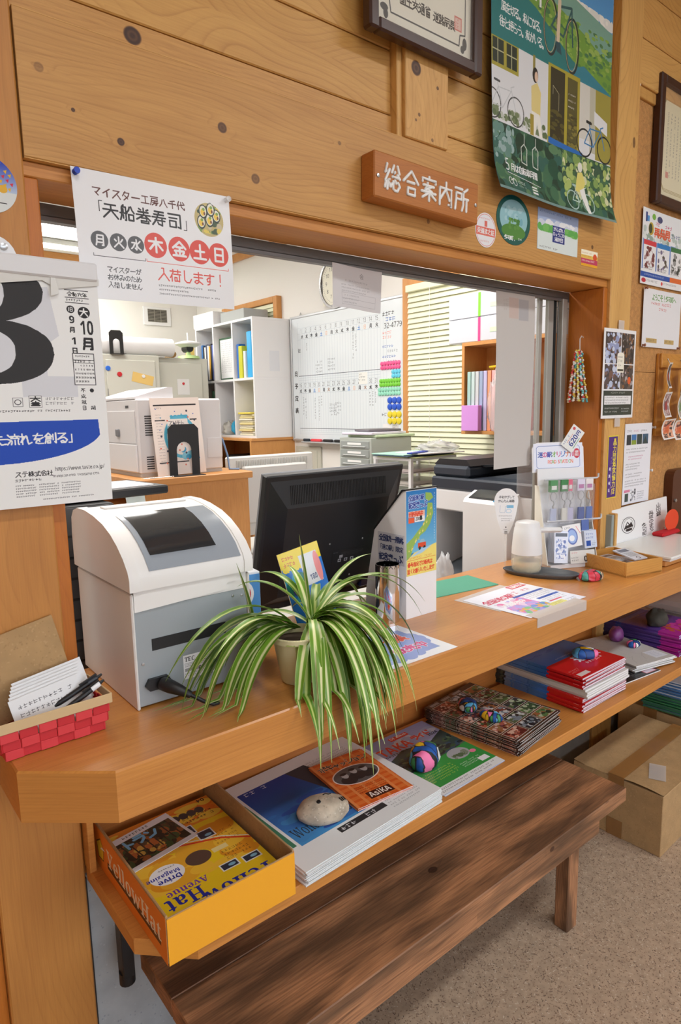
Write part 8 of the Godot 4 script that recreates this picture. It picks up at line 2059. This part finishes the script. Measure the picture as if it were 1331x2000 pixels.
func print_candy():
	var c = cv(260, 380, col(40, 120, 206))
	c.R(0, 0, 260, 62, col(240, 214, 50)); c.N(0, 50, 260, 30, [col(240, 214, 50)], 20, 12); c.F(20, 18, 90, 2, 18, 24, col(206, 60, 60)); c.N(0, 90, 120, 120, [col(40, 120, 110), col(60, 160, 190), col(70, 60, 150)], 22, 22)
	c.R(116, 30, 118, 120, col(226, 228, 230)); c.A("180", 150, 106, 30, col(70, 80, 120)); c.D(222, 92, 22, 60, col(238, 150, 150)); c.Q([90, 300, 180, 180, 214, 206, 130, 330], WH); c.A("EX", 110, 246, 76, col(206, 30, 50), "Droid Sans", true, 0.9, -0.75)
	c.N(170, 220, 80, 80, [col(80, 150, 226), col(60, 130, 216)], 20, 14); c.R(140, 320, 120, 60, col(240, 214, 50))
	return c

func print_label():
	var c = cv(300, 180, col(232, 232, 232))
	c.A("TEC", 10, 4, 46, INK, "Droid Serif", true, 0.9); c.R(8, 62, 284, 2, INK); c.F(10, 70, 240, 2, 8, 12, INK)
	for k in 40: c.R(10 + k * 3, 100, 1 + (k * 7) % 2, 24, INK)
	c.T("ー", 140, 100, 10, 2, INK); c.F(10, 136, 110, 2, 11, 16, INK); c.F(150, 100, 120, 4, 9, 16, col(100, 100, 104)); c.A("A", 120, 92, 40, INK)
	return c

func print_monitor_label():
	var c = cv(420, 150, col(24, 24, 27))
	var k = col(150, 148, 150)
	c.F(10, 20, 80, 1, 12, 14, k); c.F(110, 30, 290, 4, 7, 12, col(96, 90, 92)); c.R(92, 60, 44, 30, k)
	for i in 3: c.R(80 + i * 80, 100, 40, 34, col(170, 170, 172)); c.R(88 + i * 80, 108, 24, 18, col(40, 40, 44))
	return c

func print_clock():
	var c = cv(300, 300, col(232, 230, 214))
	for k in 12:
		var a = TAU * (k + 1) / 12 - PI / 2
		var s = str(k + 1)
		c.A(s, 150 + cos(a) * 108 - 9 * s.length(), 150 + sin(a) * 108 - 22, 36, INK, "Droid Sans", false)
	for k in 60:
		var a = TAU * k / 60
		c.l(150 + cos(a) * 138, 150 + sin(a) * 138, 150 + cos(a) * 145, 150 + sin(a) * 145, 2, INK)
	return c

func print_framed():
	var c = cv(240, 300, col(52, 92, 64))
	c.R(10, 10, 220, 280, col(232, 234, 236))
	for k in 10: c.F(30 + k * 18, 30, 10, 16, 9, 15, col(90, 92, 96))
	return c

func print_scroll():
	var c = cv(220, 560, col(200, 196, 192))
	c.F(40, 20, 90, 3, 10, 14, col(186, 178, 174)); c.R(126, 16, 56, 66, col(178, 176, 178)); c.R(70, 14, 54, 64, col(202, 184, 176))
	return c

func print_postcards():
	var r = []
	for k in 4:
		var c = cv(150, 220, col(236, 234, 232))
		c.R(14, 14, 122, 192, [col(60, 62, 66), col(150, 120, 120), col(170, 172, 168), col(226, 170, 140)][k])
		c.N(14, 14, 122, 192, [[col(60, 62, 70), col(40, 44, 50), col(110, 110, 112)], [col(170, 120, 110), col(120, 90, 96), col(200, 180, 176)], [col(200, 204, 200), col(130, 150, 110), col(170, 160, 150)], [col(236, 180, 150), col(214, 120, 80), col(90, 70, 66)]][k], 40, 16)
		c.D(72, 120, 20, 40, [col(206, 70, 40), col(170, 50, 50), col(110, 140, 90), col(214, 110, 60)][k])
		if k == 3: c.F(20, 60, 100, 3, 18, 30, col(206, 40, 60))
		r.append(c)
	return r

func print_stone(cs, seed_):
	var c = cv(256, 128, col(36, 34, 36))
	var rg = RandomNumberGenerator.new(); rg.seed = seed_
	var pts = []
	for k in 15: pts.append(Vector2(rg.randf() * 256, rg.randf() * 128))
	for y in 128:
		for x in 256:
			var b0 = 1e9; var b1 = 1e9; var id = 0
			for k in 15:
				var dx = absf(x - pts[k].x); dx = minf(dx, 256 - dx)
				var d = dx * dx * 0.7 + (y - pts[k].y) * (y - pts[k].y)
				if d < b0: b1 = b0; b0 = d; id = k
				elif d < b1: b1 = d
			if sqrt(b1) - sqrt(b0) > 3.5: c.im.set_pixel(x, y, cs[id % cs.size()])
	return c
